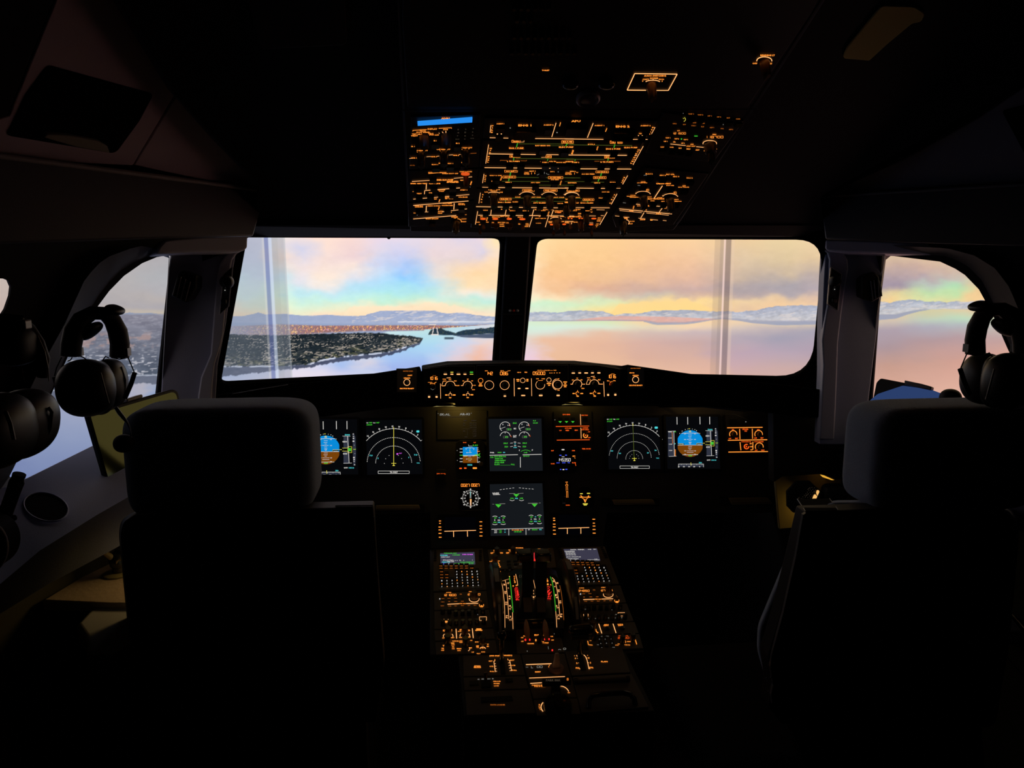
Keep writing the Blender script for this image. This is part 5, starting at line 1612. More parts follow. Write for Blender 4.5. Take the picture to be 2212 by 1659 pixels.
osheet(OB_).draw("""
#a O 573 427 62 30 YEL;O 660 427 56 30 LOW;O 535 605 122 27 ENG 2
#G l 40 458 800 467 4;l 800 465 798 482 4;l 20 630 470 632 4
#l l 600 452 586 494 12;l 520 620 514 648 12;l 28 442 14 472 12;l 125 632 120 655 8
#a t 318 455 82 14 PTU;t 580 508 176 16 ENG 2 PUMP;t 790 492 160 15 ELEC PUMP;v 390 500 50 16 AUTO;v 96 548 50 16 AUTO;t 886 520 28 14 H;t 872 543 28 14 Y;t 858 566 28 14 D;t 835 610 28 14 F;t 824 633 28 14 U;t 811 655 26 14 E;t 798 678 26 14 L;t 505 664 156 17 R TK PUMPS;t 50 660 92 13 CTR TK;t 130 669 86 13 PUMP 2
#d l 355 655 415 655 4;l 590 655 665 655 4;l 495 520 500 496 3;l 660 500 665 520 3
#A l 45 580 862 585 8;l 938 473 815 697 7;l 0 744 795 748 8
""").done('backlit_marks', t)
obut(t, OA, ((1490, 500), (1818, 470), (2090, 500), (1400, 670), (1540, 672), (1850, 672), (1960, 670), (2060, 672), (2170, 668)))
obut(t, OB_, ((318, 490), (580, 540), (790, 525), (430, 695), (580, 695), (50, 690), (140, 700)))
t = ounit([(1035, 364), (1362, 366), (1340, 408), (1029, 405)], 'overhead electrical panel with battery readouts and green bus links', 'electrical_panel')
osheet(OA).draw("""
#a O 1420 756 162 26 AC ESS 1;O 1398 830 162 26 AC BUS 1;O 1980 838 184 26 AC ESS FEED
#l l 1416 770 1405 816 13;l 1395 845 1390 882 13
#G l 1482 833 1885 838 4;l 2075 839 2212 841 4;l 1305 883 1900 884 3;l 1770 930 1920 932 3;l 1975 932 2212 932 3
#a t 1690 756 74 13 BAT 1;s 1632 783 90 26 26.1;t 1718 783 16 20 V;t 1940 762 52 11 BAT 2;t 2190 758 52 11 BAT 2
#W a 1745 782 30 20 20 90 4;a 1900 776 40 22 90 170 4;e 2013 764 6 6;l 1840 765 1838 790 5
#a t 1225 810 155 11 GALY & CAB;t 1210 882 72 11 IDG 1;t 1385 896 80 12 GEN 1;t 1725 900 116 12 APU GEN;t 1970 863 100 11 AC ESS;t 2180 903 90 11 EXT PWR;v 1297 846 56 16 FAULT;v 2045 903 60 16 AUTO
#a t 1102 815 20 12 E;t 1098 838 18 12 L;t 1095 861 18 12 E;t 1091 884 18 12 C
#A l 1080 792 1062 905 7;l 1057 958 1132 960 5;l 1260 962 2212 971 7
""").done('backlit_marks', t)
osheet(OB_).draw("""
#a t 97 776 70 11 BAT 2;s 62 801 108 24 26.1;t 148 790 30 10 V;t 280 808 160 12 AC ESS FEED;O 447 782 152 24 AC BUS 2;O 418 851 152 24 DC BUS 2;t 90 912 106 10 EXT PWR;t 385 913 76 12 GEN 2;t 573 905 66 10 IDG 2
#l l 440 795 426 838 12;l 410 864 397 897 12
#G l 0 852 185 854 4;l 0 896 310 898 3;l 310 905 470 905 3
#a t 712 850 20 12 E;t 703 870 18 12 L;t 693 889 18 12 E;t 682 909 18 12 C
#A l 752 825 692 930 7;l 0 974 480 980 7;l 597 978 665 978 4
""").done('backlit_marks', t)
obut(t, OA, ((1225, 850), (1212, 912), (1385, 925), (1725, 928), (1960, 895), (1815, 775), (2180, 930)))
obut(t, OB_, ((280, 838), (385, 940), (573, 930), (90, 940)))
t = ounit([(1028, 407), (1340, 410), (1317, 449), (1021, 446)], 'overhead air conditioning panel with four hanging rotary knobs', 'air_conditioning_panel')
osheet(OA).draw("""
#a O 1638 997 150 24 COCKPIT;O 1917 998 170 24 FWD CABIN;O 2180 1000 110 24 AFT
#a t 1160 990 50 10 LO;t 1260 988 42 10 HI;t 1205 1003 84 14 PACK FLOW;t 1110 1018 42 12 LO;t 1297 1021 36 12 HI;t 1205 1021 70 9 NORM
#A a 1205 1037 76 18 195 345 6;a 1620 1060 90 44 190 350 6;a 1898 1062 88 44 190 350 6;a 2180 1064 90 44 190 350 6;l 1528 1050 1522 1044 8;l 1712 1052 1718 1046 8;l 1808 1052 1802 1046 8;l 1988 1054 1994 1048 8;l 2090 1052 2084 1048 8
#a t 1505 1082 74 12 COLD;t 1740 1083 116 12 HOT COLD;t 2025 1085 130 12 HOT COLD;O 1352 1107 146 24 PACK 1;t 1340 1147 166 14 ENG 1 BLEED;t 1475 1142 72 10 BLEED;t 1780 1155 166 14 APU BLEED;t 2040 1162 72 10 RAM AIR;t 2122 1110 30 12 PK;t 2128 1145 30 12 X
#G l 1430 1094 2110 1096 4;l 1660 1135 2110 1136 3
#l l 1352 1122 1348 1136 8;l 1748 1128 1746 1144 8
#a t 1065 1050 22 13 A;t 1060 1080 8 13 I;t 1052 1110 22 13 R;t 1046 1145 22 13 C
#A l 1035 1027 1015 1160 6;l 980 1202 1570 1212 7;l 1640 1213 2065 1218 7
#W e 1147 1080 5 5
""").done('backlit_marks', t)
osheet(OB_).draw("""
#a O 100 1006 150 20 AFT CABIN
#A a 85 1068 82 40 190 350 6;l 165 1062 172 1058 8
#a t 490 1022 92 10 HOT AIR;t 158 1087 50 12 HOT;O 283 1114 132 22 PACK 2;t 140 1152 56 16 HI LO;t 265 1153 156 12 ENG 2 BLEED;t 450 1094 86 11 PACK 2;t 22 1108 34 12 X;t 20 1145 40 16 BLEED
#G l 120 1098 200 1098 4;l 190 1130 280 1132 3
#l l 278 1128 272 1144 8
#a t 594 1056 22 12 A;t 578 1085 8 12 I;t 564 1112 22 12 R;t 541 1155 24 14 C
#A l 625 1045 555 1170 7;l 80 1210 537 1212 6
""").done('backlit_marks', t)
for x, y in ((1203, 1045), (1620, 1062), (1900, 1064), (2178, 1066)): oknob(t, OA, x, y, .0082, .027, M_kng)
obut(t, OA, ((1352, 1175), (1780, 1180), (2045, 1185), (1475, 1165)))
obut(t, OB_, ((265, 1180), (450, 1120), (490, 1050)))
t = ounit([(1021, 448), (1318, 451), (1294, 492), (1016, 492)], 'lowest overhead panel with exterior light toggles, crowded with orange marks', 'exterior_light_unit')
osheet(OA).draw("""
#a t 1097 1248 60 10 WING;t 1347 1234 112 13 ANTI ICE;t 1437 1253 66 10 ENG 1;t 1605 1254 76 10 ENG 2;t 1830 1240 226 12 PROBE/WINDOW HEAT;t 1826 1252 60 10 AUTO;t 2022 1256 122 12 CABIN PRESS;t 1330 1323 86 14 EXT LT
#A l 1172 1242 1165 1306 7;l 1360 1240 1345 1308 7;l 1706 1238 1686 1312 8;l 1953 1242 1928 1310 8;l 1005 1310 1700 1315 7;l 1700 1315 2212 1321 7;l 1000 1260 972 1425 7;l 1692 1325 1648 1460 7;l 1892 1325 1850 1460 7
#a t 1075 1331 90 13 STROBE;t 1230 1332 96 13 BEACON;t 1405 1332 66 13 WING;t 1575 1334 140 13 NAV & LOGO;t 1795 1326 52 10 SIGNS;t 1790 1350 140 10 SEAT BELTS;t 1765 1410 66 8 NO SMOKING;t 1300 1402 92 12 RWY TURN;t 1300 1424 60 12 OFF;t 1300 1448 86 12 LAND;t 1620 1418 38 12 ON;t 1622 1435 46 12 OFF;t 1612 1452 44 12 TAXI;t 1003 1398 44 11 ON;t 1122 1398 34 11 OFF;t 1190 1402 30 10 ON;t 1186 1424 28 10 OFF;t 1372 1405 34 10 ON;t 1362 1424 30 10 OFF;t 1524 1420 30 12 2;t 1025 1428 24 10 ON;t 2012 1274 80 10 MODE SEL;t 1915 1390 50 11 BRT;t 1962 1325 92 12 INTEG LT;t 2060 1326 90 11 DOME;t 2155 1390 96 12 STBY COMP;t 2150 1406 80 10 ANN LT;t 2175 1328 70 16 MAN V/S;t 1912 1404 44 12 OFF;t 2055 1388 60 12 BRT DIM
#o e 1068 1356 38 12;e 1222 1356 38 12;e 1397 1356 34 12;e 1562 1359 40 12;e 2022 1274 30 9;e 1930 1428 22 9;e 2088 1424 24 9
#A a 1985 1362 72 26 190 350 6
#a v 1118 1360 50 16 AUTO;v 1892 1285 50 16 AUTO
""").done('backlit_marks', t)
osheet(OB_).draw("""
#a t 275 1232 100 12 CABIN;t 272 1246 50 9 PRESS;t 128 1232 122 11 LDG ELEV;t 108 1246 80 9 AUTO
#A l 380 1234 476 1236 4;l 290 1308 370 1309 4;l 430 1305 466 1306 4;l 506 1262 418 1413 7;l 200 1390 342 1392 5;l 105 1374 0 1372 5;l 85 1390 60 1440 6
#a t 100 1318 196 15 ANN LT DITCHING;t 180 1280 40 12 PK;t 172 1300 30 9 ON;t 145 1383 76 13 DOME;t 405 1368 42 12 DIM;t 412 1350 50 8 TEST;t 418 1332 46 7 BRT;t 390 1403 32 8 ON;t 380 1420 44 9 OFF;t 368 1437 36 9 ARM;t 320 1262 30 12 V;t 25 1388 50 9 MAN
#o e 45 1338 12 7;e 82 1338 12 7;e 175 1338 12 7;e 206 1338 12 7;e 347 1340 32 9;e 315 1412 28 8
""").done('backlit_marks', t)
for x, y in ((1070, 1375), (1225, 1375), (1397, 1378), (1562, 1378), (1025, 1430), (2022, 1290), (1945, 1445), (2082, 1445)):
    toggle(OH, OA[0] + x / OA[2], OA[1] + y / OA[2], .022, t, M_knobo, lean=.1)
for x, y in ((1222, 1440), (1390, 1440)):
    o = OH.at(OA[0] + x / OA[2], OA[1] + y / OA[2], .018)
    MB().box(o, (.017, .006, .008)).build('toggle_bat', M_knobo, t, bevel=.001)
for x, y, m in ((1985, 1368, M_knobo), (2110, 1190, M_kng)): oknob(t, OA, x, y, .0075, .022, m)
for x, y, m in ((252, 1282, M_kng), (188, 1372, M_knobo)): oknob(t, OB_, x, y, .0065, .022, m)
for x, y in ((60, 1350), (345, 1355), (310, 1425)):
    toggle(OH, OB_[0] + x / OB_[2], OB_[1] + y / OB_[2], .024, t, M_knobo, lean=.1)
obut(t, OA, ((1100, 1275), (1437, 1278), (1605, 1280), (1826, 1280)), .012, .010)

t = ounit([(1432, 243), (1607, 262), (1540, 352), (1394, 330)], 'upper right overhead radio unit with pale dim lettering and a glowing knob ring', 'overhead_radio_unit')
osheet(OB_).draw("""
#d t 1508 90 65 14 VHF 1;t 1620 100 66 14 VHF 2;t 1732 113 48 13 HF 1;t 1843 125 48 13 HF 2;t 1955 137 40 13 INT;t 2070 149 54 13 CAB
#y a 1424 155 18 22 -80 100 5;t 1418 144 16 10 V
#d t 1312 205 50 12 CALL;t 1430 216 34 11 RST;t 1548 195 42 12 VHF;t 1658 203 28 11 HF;t 1538 230 54 13 VOR 1;t 1647 242 34 13 ILS;t 1757 252 50 13 ADF 1;t 1882 265 36 11 PA;t 1985 275 50 13 ADF 2;t 1980 202 40 6 MLS
#a t 1358 290 34 12 ACT;t 1788 335 48 13 STBY;s 1362 322 166 20 121.500;s 1782 366 220 24 118.700
#g r 1567 354 42 9
#a t 1232 376 56 12 VHF 1;t 1337 387 56 12 VHF 2;t 1445 397 54 12 VHF 3;t 1205 418 42 12 HF 1;t 1310 424 32 12 SEL;t 1412 439 40 12 HF 2;t 1518 452 38 12 AM
#g e 1394 389 10 7
#A l 1262 449 1445 468 6;l 1570 480 1664 490 6
#a t 1508 475 108 13 STBY NAV;t 1166 486 44 12 NAV;t 1277 488 48 12 VOR;t 1378 498 34 14 ILS;t 1478 508 46 14 MLS;t 1585 520 46 14 ADF;t 1673 530 22 10 BFO;t 1810 508 16 10 ON
#A a 1732 442 82 36 165 375 8
#W e 1415 82 4 4;e 1893 216 5 5;e 2082 212 5 5;l 1812 520 1805 540 4;l 1790 550 1782 590 3
""").done('backlit_marks', t)
oknob(t, OB_, 1732, 448, .011, .018)
oknob(t, OB_, 1728, 460, .0075, .032, M_kng)
obut(t, OB_, ((1505, 120), (1617, 132), (1730, 144), (1840, 157), (1953, 168), (2068, 180), (1165, 470), (1277, 510), (1378, 520), (1478, 530)), .011, .009)
t = ounit([(1392, 362), (1531, 376), (1455, 486), (1330, 492), (1322, 470)], 'lower right overhead panel with cargo heat and ventilation markings', 'cargo_heat_panel')
osheet(OB_).draw("""
#a t 1008 806 84 12 ELAC 2;t 1170 823 76 12 SEC 2;t 1262 812 100 15 FLT CTL;t 1330 838 76 12 SEC 3;t 1492 855 72 12 FAC 2;t 940 903 60 13 HYD;t 925 913 122 7 LEAK MEAS VALVES;t 1180 922 180 17 CARGO HEAT;t 1260 945 94 10 HOT AIR;t 1425 950 44 12 AFT;t 1420 965 128 10 ISOL VALVE
#A l 1167 948 1068 1096 9
#a O 962 998 86 20 FWD;O 1290 1032 86 22 AFT
#A a 935 1052 88 40 190 352 6;a 1260 1082 88 40 190 352 6;l 852 1040 846 1034 8;l 1018 1046 1024 1040 8;l 1172 1070 1166 1064 8;l 1344 1076 1352 1070 8
#a t 815 1062 66 10 COLD;l 740 1072 880 1086 5;t 815 1084 78 12 AVIONICS;t 1013 1082 50 10 HOT;t 1135 1090 62 10 COLD;t 1080 1104 215 16 CARGO VENTILATION;t 1050 1128 50 9 FWD;t 1172 1135 44 9 AFT;t 1335 1112 50 12 HOT;l 1295 1132 1395 1135 5;t 1320 1134 54 12 ISOL
#W a 962 830 20 10 200 330 4;l 870 942 900 946 4;l 695 1150 730 1154 4
#A l 840 1165 940 1178 6;l 1090 1190 1226 1202 6;l 650 1223 1280 1285 7;l 1165 1213 1128 1264 7;l 655 1243 920 1270 4;l 975 1273 1242 1300 4;l 948 1268 903 1340 7;l 880 1335 962 1344 4;l 1020 1350 1112 1358 4;l 1172 1362 1215 1366 4;l 600 1308 652 1312 4;l 700 1322 770 1325 4
#a t 1010 1188 166 15 VENTILATION;t 895 1188 60 10 BLOWER;t 1202 1216 28 10 FAN;v 822 1206 40 16 AUTO;v 976 1224 40 16 AUTO;t 797 1249 54 15 FWD;t 1120 1281 68 18 AFT;t 930 1352 60 14 DISCH;t 1035 1356 28 14 1;t 730 1336 44 18 WIPER;t 806 1372 58 10 SLOW;t 790 1402 46 10 FAST
#A a 722 1385 48 34 -75 40 7
""").done('backlit_marks', t)
for x, y, m in ((935, 1062, M_kng), (1255, 1092, M_kng), (690, 1375, M_kng)): oknob(t, OB_, x, y, .0082, .028, m)
obut(t, OB_, ((1008, 835), (1170, 850), (1330, 865), (1492, 880), (930, 945), (1260, 970), (1425, 990), (815, 1110), (1050, 1150), (1172, 1155), (1320, 1155)))

# aft part of the overhead panel
t = unit(OH, [(872, -60), (1800, -60), (1752, 30), (1615, 232), (880, 232), (868, 40)], 'aft_overhead_panel', 'black rear overhead panel with rows of dark circuit breakers and two glowing knobs', 'switch panel', M_black, th=.003, lift=.0055)
s = Sheet(OH, .0064, OD_).draw("""
#a t 549 160 50 9 TOILET
#A l 1140 181 1422 185 6;l 1422 185 1363 293 6;l 1363 293 1280 293 5;l 1215 292 1090 291 6;l 1090 291 1140 181 6
#a t 1275 196 146 11 AUDIO SWITCHING;t 1268 212 52 10 NORM;t 1213 220 44 9 CAPT;t 1318 220 36 9 F/O;t 1193 231 8 8 3;t 1322 232 8 8 3
#A a 1260 243 52 18 205 335 5;l 1262 218 1262 226 4
#a t 2022 60 96 11 READING LT;t 1937 114 32 10 OFF;t 2042 115 20 10 BRT
#A a 2000 96 50 26 172 368 6
""")
s.done('backlit_marks', t)
for x, y in ((1249, 248), (2000, 100)):
    knob(OH, OD_[0] + x / OD_[2], OD_[1] + y / OD_[2], .0075, .026, t, mat('amber_lit_knob', (.20, .085, .02), .35, .4), lift=.0055)
for j, (y, x0, x1) in enumerate(((10, 1110, 1200), (36, 1115, 1170), (72, 1108, 1255), (106, 1102, 1262))):
    for i in range(int((x1 - x0) / 15)):
        o = OH.at(x0 + 15 * i + j, y, .006)
        MB().lathe(o, OH.n, [(.0035, 0), (.0035, .006), (.0026, .009)], 10).build('circuit_breaker', M_kng, t, smooth=40)
t = thing('pedestal_flood_lamp', 'shallow round lamp with a grey rim on the rear overhead panel', 'lamp', OH.at(1270, 214))
o = OH.at(1270, 210, .006)
MB().lathe(o, OH.n, [(.0185, 0), (.0185, .005), (.016, .007), (.015, .004), (.0, .003)], 28).build('lamp_rim', mat('lamp_rim_grey', (.5, .46, .42), .35, .5), t, smooth=40)
MB().lathe(o, OH.n, [(.013, .0045), (.011, .006), (.0, .0065)], 24).build('lens', mat('lens_grey', (.10, .09, .10), .2, .6), t, smooth=60)
t = thing('loudspeaker_grille', 'pair of faint glossy black bumps above the round overhead lamp', 'speaker', OH.at(1270, 180))
for x in (1232, 1310):
    MB().sup(OH.at(x, 182, .010), (.013, .009, .008), .9, nu=20, nv=12).build('speaker_dome', M_gloss, t, smooth=60)
# ---------------------------------------------------------------- centre pedestal
P4, P5, P6, P3 = (930, 1170, 7.212), (1150, 1170, 7.212), (980, 1340, 5.027), (910, 1160, 3.949)
pb = thing('centre_pedestal', 'black stepped centre pedestal between the seats carrying the lit control units', 'pedestal', PD.at(1150, 1350))
body = [(928, 1186), (1306, 1181), (1392, 1408), (1352, 1410), (1416, 1536), (1002, 1548), (990, 1416), (928, 1414)]
MB().prism([PD.at(x, y) for x, y in body], (0, 0, -.42)).build('pedestal_body', mat('pedestal_body_black', (.022, .02, .018), .5, .3), pb, bevel=.003)
PL_ = .004


def punit(pts, name, label, cat='control unit', m=M_ped, lift=PL_, group=None):
    return unit(PD, pts, name, label, cat, m, th=.004, lift=lift, group=group)


def psheet(c, lift=PL_): return Sheet(PD, lift + .0008, c)


def pk(t, c, x, y, r, h, m=M_knobo, **k): return knob(PD, c[0] + x / c[2], c[1] + y / c[2], r, h, t, m, lift=PL_, **k)


M_mcs = emit('mcdu_backlight', (62, 60, 78), .9)
# ---- flight computers
for side_, c, quad, scr in (('left', P4, [(935, 1187), (1043, 1184), (1052, 1274), (936, 1277)], [(150, 180), (683, 162), (697, 350), (158, 366)]),
                            ('right', P5, [(1205, 1183), (1306, 1180), (1338, 1261), (1236, 1266)], [(486, 116), (1005, 105), (1058, 292), (545, 305)])):
    t = punit(quad, 'flight_management_computer', '%s flight management keyboard unit, its small screen %s' % (side_, 'showing green and violet lines' if side_ == 'left' else 'headed DATA INDEX in white'), 'computer')
    plate(PD, [(c[0] + x / c[2], c[1] + y / c[2]) for x, y in scr], .002, 'screen', M_mcs, t, bevel=0, lift=PL_ + .001)
    s = Sheet(PD, PL_ + .0016, c)
    if side_ == 'left':
        s.draw("""
#g t 310 180 200 16 PARALLEL NAV;t 400 208 110 16 133NM;t 408 341 90 18 XDPR;t 570 318 230 13 ALTN PREDICT;t 575 338 190 20 2710/212
#c t 208 214 112 18 133NM;t 240 318 130 16 ARRIVAL
#w t 232 240 140 13 AIRPORT;t 275 288 160 16 ETA.RTEAS;t 372 294 100 6 - - - -;t 460 290 32 13 00;t 518 290 14 14 0;t 652 286 14 12 0;t 310 312 110 14 XTK.SIM
#m t 578 200 160 18 DES.CDRM
#B t 210 344 110 18 RETURN
#w t 285 342 50 13 STAR
""")
    else:
        s.draw("""
#w t 640 125 90 16 DATA;t 760 123 100 16 INDEX;t 892 120 50 14 1/2;t 975 118 44 12 R>;t 580 150 150 14 POSITION;t 590 162 150 10 MONITOR<;t 598 182 150 14 IRS MONITOR;t 600 206 160 14 GPS MONITOR;t 640 238 230 14 A/C STATUS;t 625 268 190 14 WAYPOINTS;t 615 284 150 12 CLOSEST;t 610 295 110 10 PRINT;t 955 284 190 12 PRINT FUNCTION>;t 990 272 50 10 ACARS
""")
    s.done('display_symbology', t)
    if side_ == 'left':
        ax, ay, bx, by = 172, 385, 81, -3.2
        cx_, cy_ = 2.2, 40
    # keyboard: position (i, j) -> crop coordinates by bilinear interpolation of the photographed block
    kq = ((172, 468), (725, 462), (745, 680), (178, 702)) if side_ == 'left' else ((590, 398), (1118, 405), (1196, 612), (645, 630))
    def kp(u, v):
        a = [kq[0][k] * (1 - u) + kq[1][k] * u for k in (0, 1)]
        b = [kq[3][k] * (1 - u) + kq[2][k] * u for k in (0, 1)]
        return a[0] * (1 - v) + b[0] * v, a[1] * (1 - v) + b[1] * v
    s = Sheet(PD, PL_ + .0034, c)
    letters = 'ABCDEFGHIJKLMNOPQRSTUVWXYZ/'
    n = 0
    for j in range(6):
        for i in range(8):
            if i < 3 and j < 3 and not (i == 0 or (i == 1 and j in (1, 2))): continue
            x, y = kp(i / 7, j / 5)
            px, py = c[0] + x / c[2], c[1] + y / c[2]
            button(PD, px, py, .0105, .0095, t, M_key, 'key', up=.0072)
            s.c = (px, py, 1)
            s.h = .008
            if i >= 3 or j >= 3:
                q = str((j - 3) * 3 + i + 1) if (i < 3 and j > 2) else letters[n % 27]
                if i >= 3: n += 1
                s.text(0, 0, 2.3, 2.5, q, 'A' if (i + j * 3) % 11 == 5 else 'w' if (i * 7 + j * 5) % 4 else 'a')
            else:
                s.text(0, 0, 6, 1.5, 'PAGE', 'd')
    for j in range(2):
        for i in range(7 if j else 6):
            x, y = kp(-.01 + i / 6.9, -.38 + j * .15) if side_ == 'left' else kp(-.03 + i / 6.9, -.34 + j * .15)
            px, py = c[0] + x / c[2], c[1] + y / c[2]
            button(PD, px, py, .0115, .0075, t, M_key, 'key', up=.0064)
            s.c = (px, py, 1)
            s.h = .0072
            s.text(0, 0, 6.5, 1.6, (('DIR', 'PROG', 'PERF', 'INIT', 'DATA', 'BRT'), ('F-PLN', 'RAD NAV', 'FUEL', 'SEC', 'ATC', 'MENU', 'DIM'))[j][i], 'd')
    # line select keys
    for k in range(6):
        for u in (0, 1):
            if side_ == 'left': x, y = (70 + 705 * u, 165 + k * 30)
            else: x, y = (415 + k * 10 + (665 + 4 * k) * u, 110 + k * 32)
            button(PD, c[0] + x / c[2], c[1] + y / c[2], .008, .0045, t, M_key, 'line_select_key', up=.0064)
    s.done('key_legends', t)
    x0, y0, x1, y1 = ((945, 1270), (948, 1274), (1042, 1270), (1044, 1262)) if side_ == 'left' else ((1240, 1262), (1244, 1264), (1322, 1260), (1320, 1254))
    MB().tube([PD.at(*p, .006) for p in (x0, y0, x1, y1)], .0008, 6).build('lower_bail', M_metal, t)

# ---- radio tuning units
t = punit([(937, 1280), (1052, 1276), (1057, 1314), (938, 1318)], 'radio_tuning_unit', 'left pedestal radio tuning unit reading 121.800, left of the trim wheel')
psheet(P4).draw("""
#a t 282 792 80 12 ACTIVE;t 620 779 46 12 STBY;s 295 832 208 28 121800;s 585 822 46 26 12;s 758 820 30 26 0
#d t 470 818 36 11 XFR;t 190 888 48 9 VHF1;t 287 884 48 9 VHF2;t 390 882 48 9 VHF3;t 190 940 48 9 HF1;t 292 930 32 9 SEL;t 393 930 48 9 HF2;t 493 927 46 9 AM;t 185 1000 54 9 NAV;t 298 1003 54 9 VOR;t 392 1000 34 9 ILS;t 498 995 46 9 MLS;t 597 993 40 9 ADF;t 696 992 44 9 BFO
#A a 680 890 78 50 -10 190 8;l 265 975 445 967 9;l 555 964 742 960 9
#a t 500 965 108 13 STBY NAV;a 794 988 34 28 -30 210 7;r 794 998 30 11;r 797 1014 36 11
#w e 145 890 9 9
""").done('backlit_marks', t)
pk(t, P4, 682, 892, .0092, .022)
toggle(PD, P4[0] + 790 / P4[2], P4[1] + 975 / P4[2], .018, t)
for x, y in ((190, 868), (287, 866), (390, 864), (190, 920), (292, 912), (393, 912), (493, 910), (185, 980), (470, 800)):
    button(PD, P4[0] + x / P4[2], P4[1] + y / P4[2], .007, .0035, t, up=.0046)
t = punit([(1237, 1269), (1340, 1264), (1353, 1301), (1243, 1307)], 'radio_tuning_unit', 'right pedestal radio tuning unit reading 124.850, right of the trim wheel')
psheet(P5).draw("""
#a t 766 722 78 12 ACTIVE;t 1106 713 70 12 STBY;s 785 765 204 26 124850;s 1090 760 84 24 127;l 1240 742 1248 768 6
#d t 960 752 40 10 XFR;t 692 815 44 9 VHF1;t 798 813 48 9 VHF2;t 895 810 48 9 VHF3;t 710 865 36 9 HF1;t 806 862 30 9 SEL;t 910 860 44 9 HF2;t 1008 858 40 9 AM;t 830 930 48 9 VOR;t 930 926 40 9 ILS;t 1028 925 44 9 MLS;t 1124 922 36 9 ADF;t 1222 920 40 9 BFO
#A a 1182 822 76 48 -15 195 8;l 793 902 968 897 9;l 1080 894 1258 889 9
#a t 1024 896 106 13 STBY NAV;a 1316 918 34 28 -30 210 7;r 1318 932 34 12;r 1320 948 36 12
#w e 750 816 10 10
""").done('backlit_marks', t)
pk(t, P5, 1184, 826, .0092, .024)
toggle(PD, P5[0] + 1312 / P5[2], P5[1] + 905 / P5[2], .018, t)
for x, y in ((692, 795), (798, 793), (895, 790), (710, 848), (806, 845), (910, 843), (1008, 841), (960, 735)):
    button(PD, P5[0] + x / P5[2], P5[1] + y / P5[2], .007, .0035, t, up=.0046)
# ---- audio units: rows of round black knobs
t = punit([(938, 1320), (1057, 1316), (1065, 1355), (938, 1359)], 'audio_control_unit', 'left pedestal audio unit with two rows of black volume knobs')
psheet(P4).draw("""
#A a 242 1222 36 30 -30 210 6;l 762 1172 872 1170 5;l 762 1172 764 1226 5;l 872 1170 872 1224 5;l 764 1226 806 1226 5;l 846 1226 872 1224 5
#a r 243 1240 44 12;r 243 1256 36 10
#W t 728 1203 36 10 VOICE;t 195 1072 26 8 VHF1;t 296 1074 24 8 VHF2;t 394 1104 36 10 VHF3;t 495 1102 34 10 HF1;t 596 1096 30 10 HF2;t 702 1052 36 9 INT;t 308 1262 20 9 1;t 400 1250 36 9 VOR;t 504 1247 30 9 ADF
#W e 736 1136 5 5;e 706 1240 5 5
""").done('backlit_marks', t)
for x, y in ((190, 1120), (295, 1115), (395, 1150), (500, 1145), (600, 1140), (705, 1110), (815, 1120), (195, 1300), (300, 1298), (400, 1296), (505, 1292), (615, 1290), (725, 1280), (830, 1276)):
    pk(t, P4, x, y, .0058, .014, M_knobk, ridge=False)
t = punit([(1244, 1309), (1354, 1303), (1369, 1341), (1252, 1348)], 'audio_control_unit', 'right pedestal audio unit with two rows of black volume knobs')
psheet(P5).draw("""
#A a 834 1140 36 30 -30 200 6;l 1332 1106 1436 1104 5;l 1332 1106 1346 1158 5;l 1436 1104 1452 1158 5;l 1346 1158 1408 1157 5
#a r 848 1166 44 9
#W t 1304 1134 30 10 VOICE;t 735 1016 26 8 CALL;t 830 1052 28 7 VHF;t 770 996 34 9 VHF1;t 1280 984 30 9 INT
#W e 934 1050 5 5;e 1240 1062 5 5;e 1342 1040 5 5;e 875 1198 5 5;e 982 1196 5 5;e 1188 1188 5 5;e 1292 1188 5 5;e 1392 1184 6 6
""").done('backlit_marks', t)
for x, y in ((770, 1060), (870, 1070), (960, 1060), (1060, 1060), (1160, 1060), (1260, 1050), (1365, 1050), (830, 1225), (930, 1222), (1030, 1220), (1135, 1216), (1240, 1212), (1340, 1208), (1440, 1200)):
    pk(t, P5, x, y, .0058, .014, M_knobk, ridge=False)
t = punit([(938, 1361), (1066, 1357), (1070, 1380), (940, 1384)], 'flood_light_control_unit', 'left pedestal lighting knob unit between the audio unit and the radar unit')
psheet(P4).draw("""
#a t 215 1385 40 26 FLT;t 328 1382 20 30 LT;t 472 1375 36 24 INT;t 455 1398 56 10 PNL;t 592 1382 50 22 PED;r 752 1360 80 14;r 752 1380 108 16;t 206 1500 54 14 OFF;t 344 1495 56 14 BRT;t 466 1493 50 14 OFF;t 602 1487 54 14 BRT
#A a 275 1470 76 46 -40 20 9;a 275 1470 76 46 160 220 9;a 535 1462 76 46 -40 20 9;a 535 1462 76 46 160 220 9;l 398 1358 406 1508 11;l 650 1352 666 1500 11
""").done('backlit_marks', t)
pk(t, P4, 276, 1445, .0085, .020); pk(t, P4, 535, 1438, .0088, .020); pk(t, P4, 755, 1435, .0065, .005, M_knobk, ridge=False)
t = punit([(940, 1386), (1070, 1382), (1076, 1410), (942, 1414)], 'weather_radar_unit', 'left weather radar unit with three round knobs at the step of the pedestal')
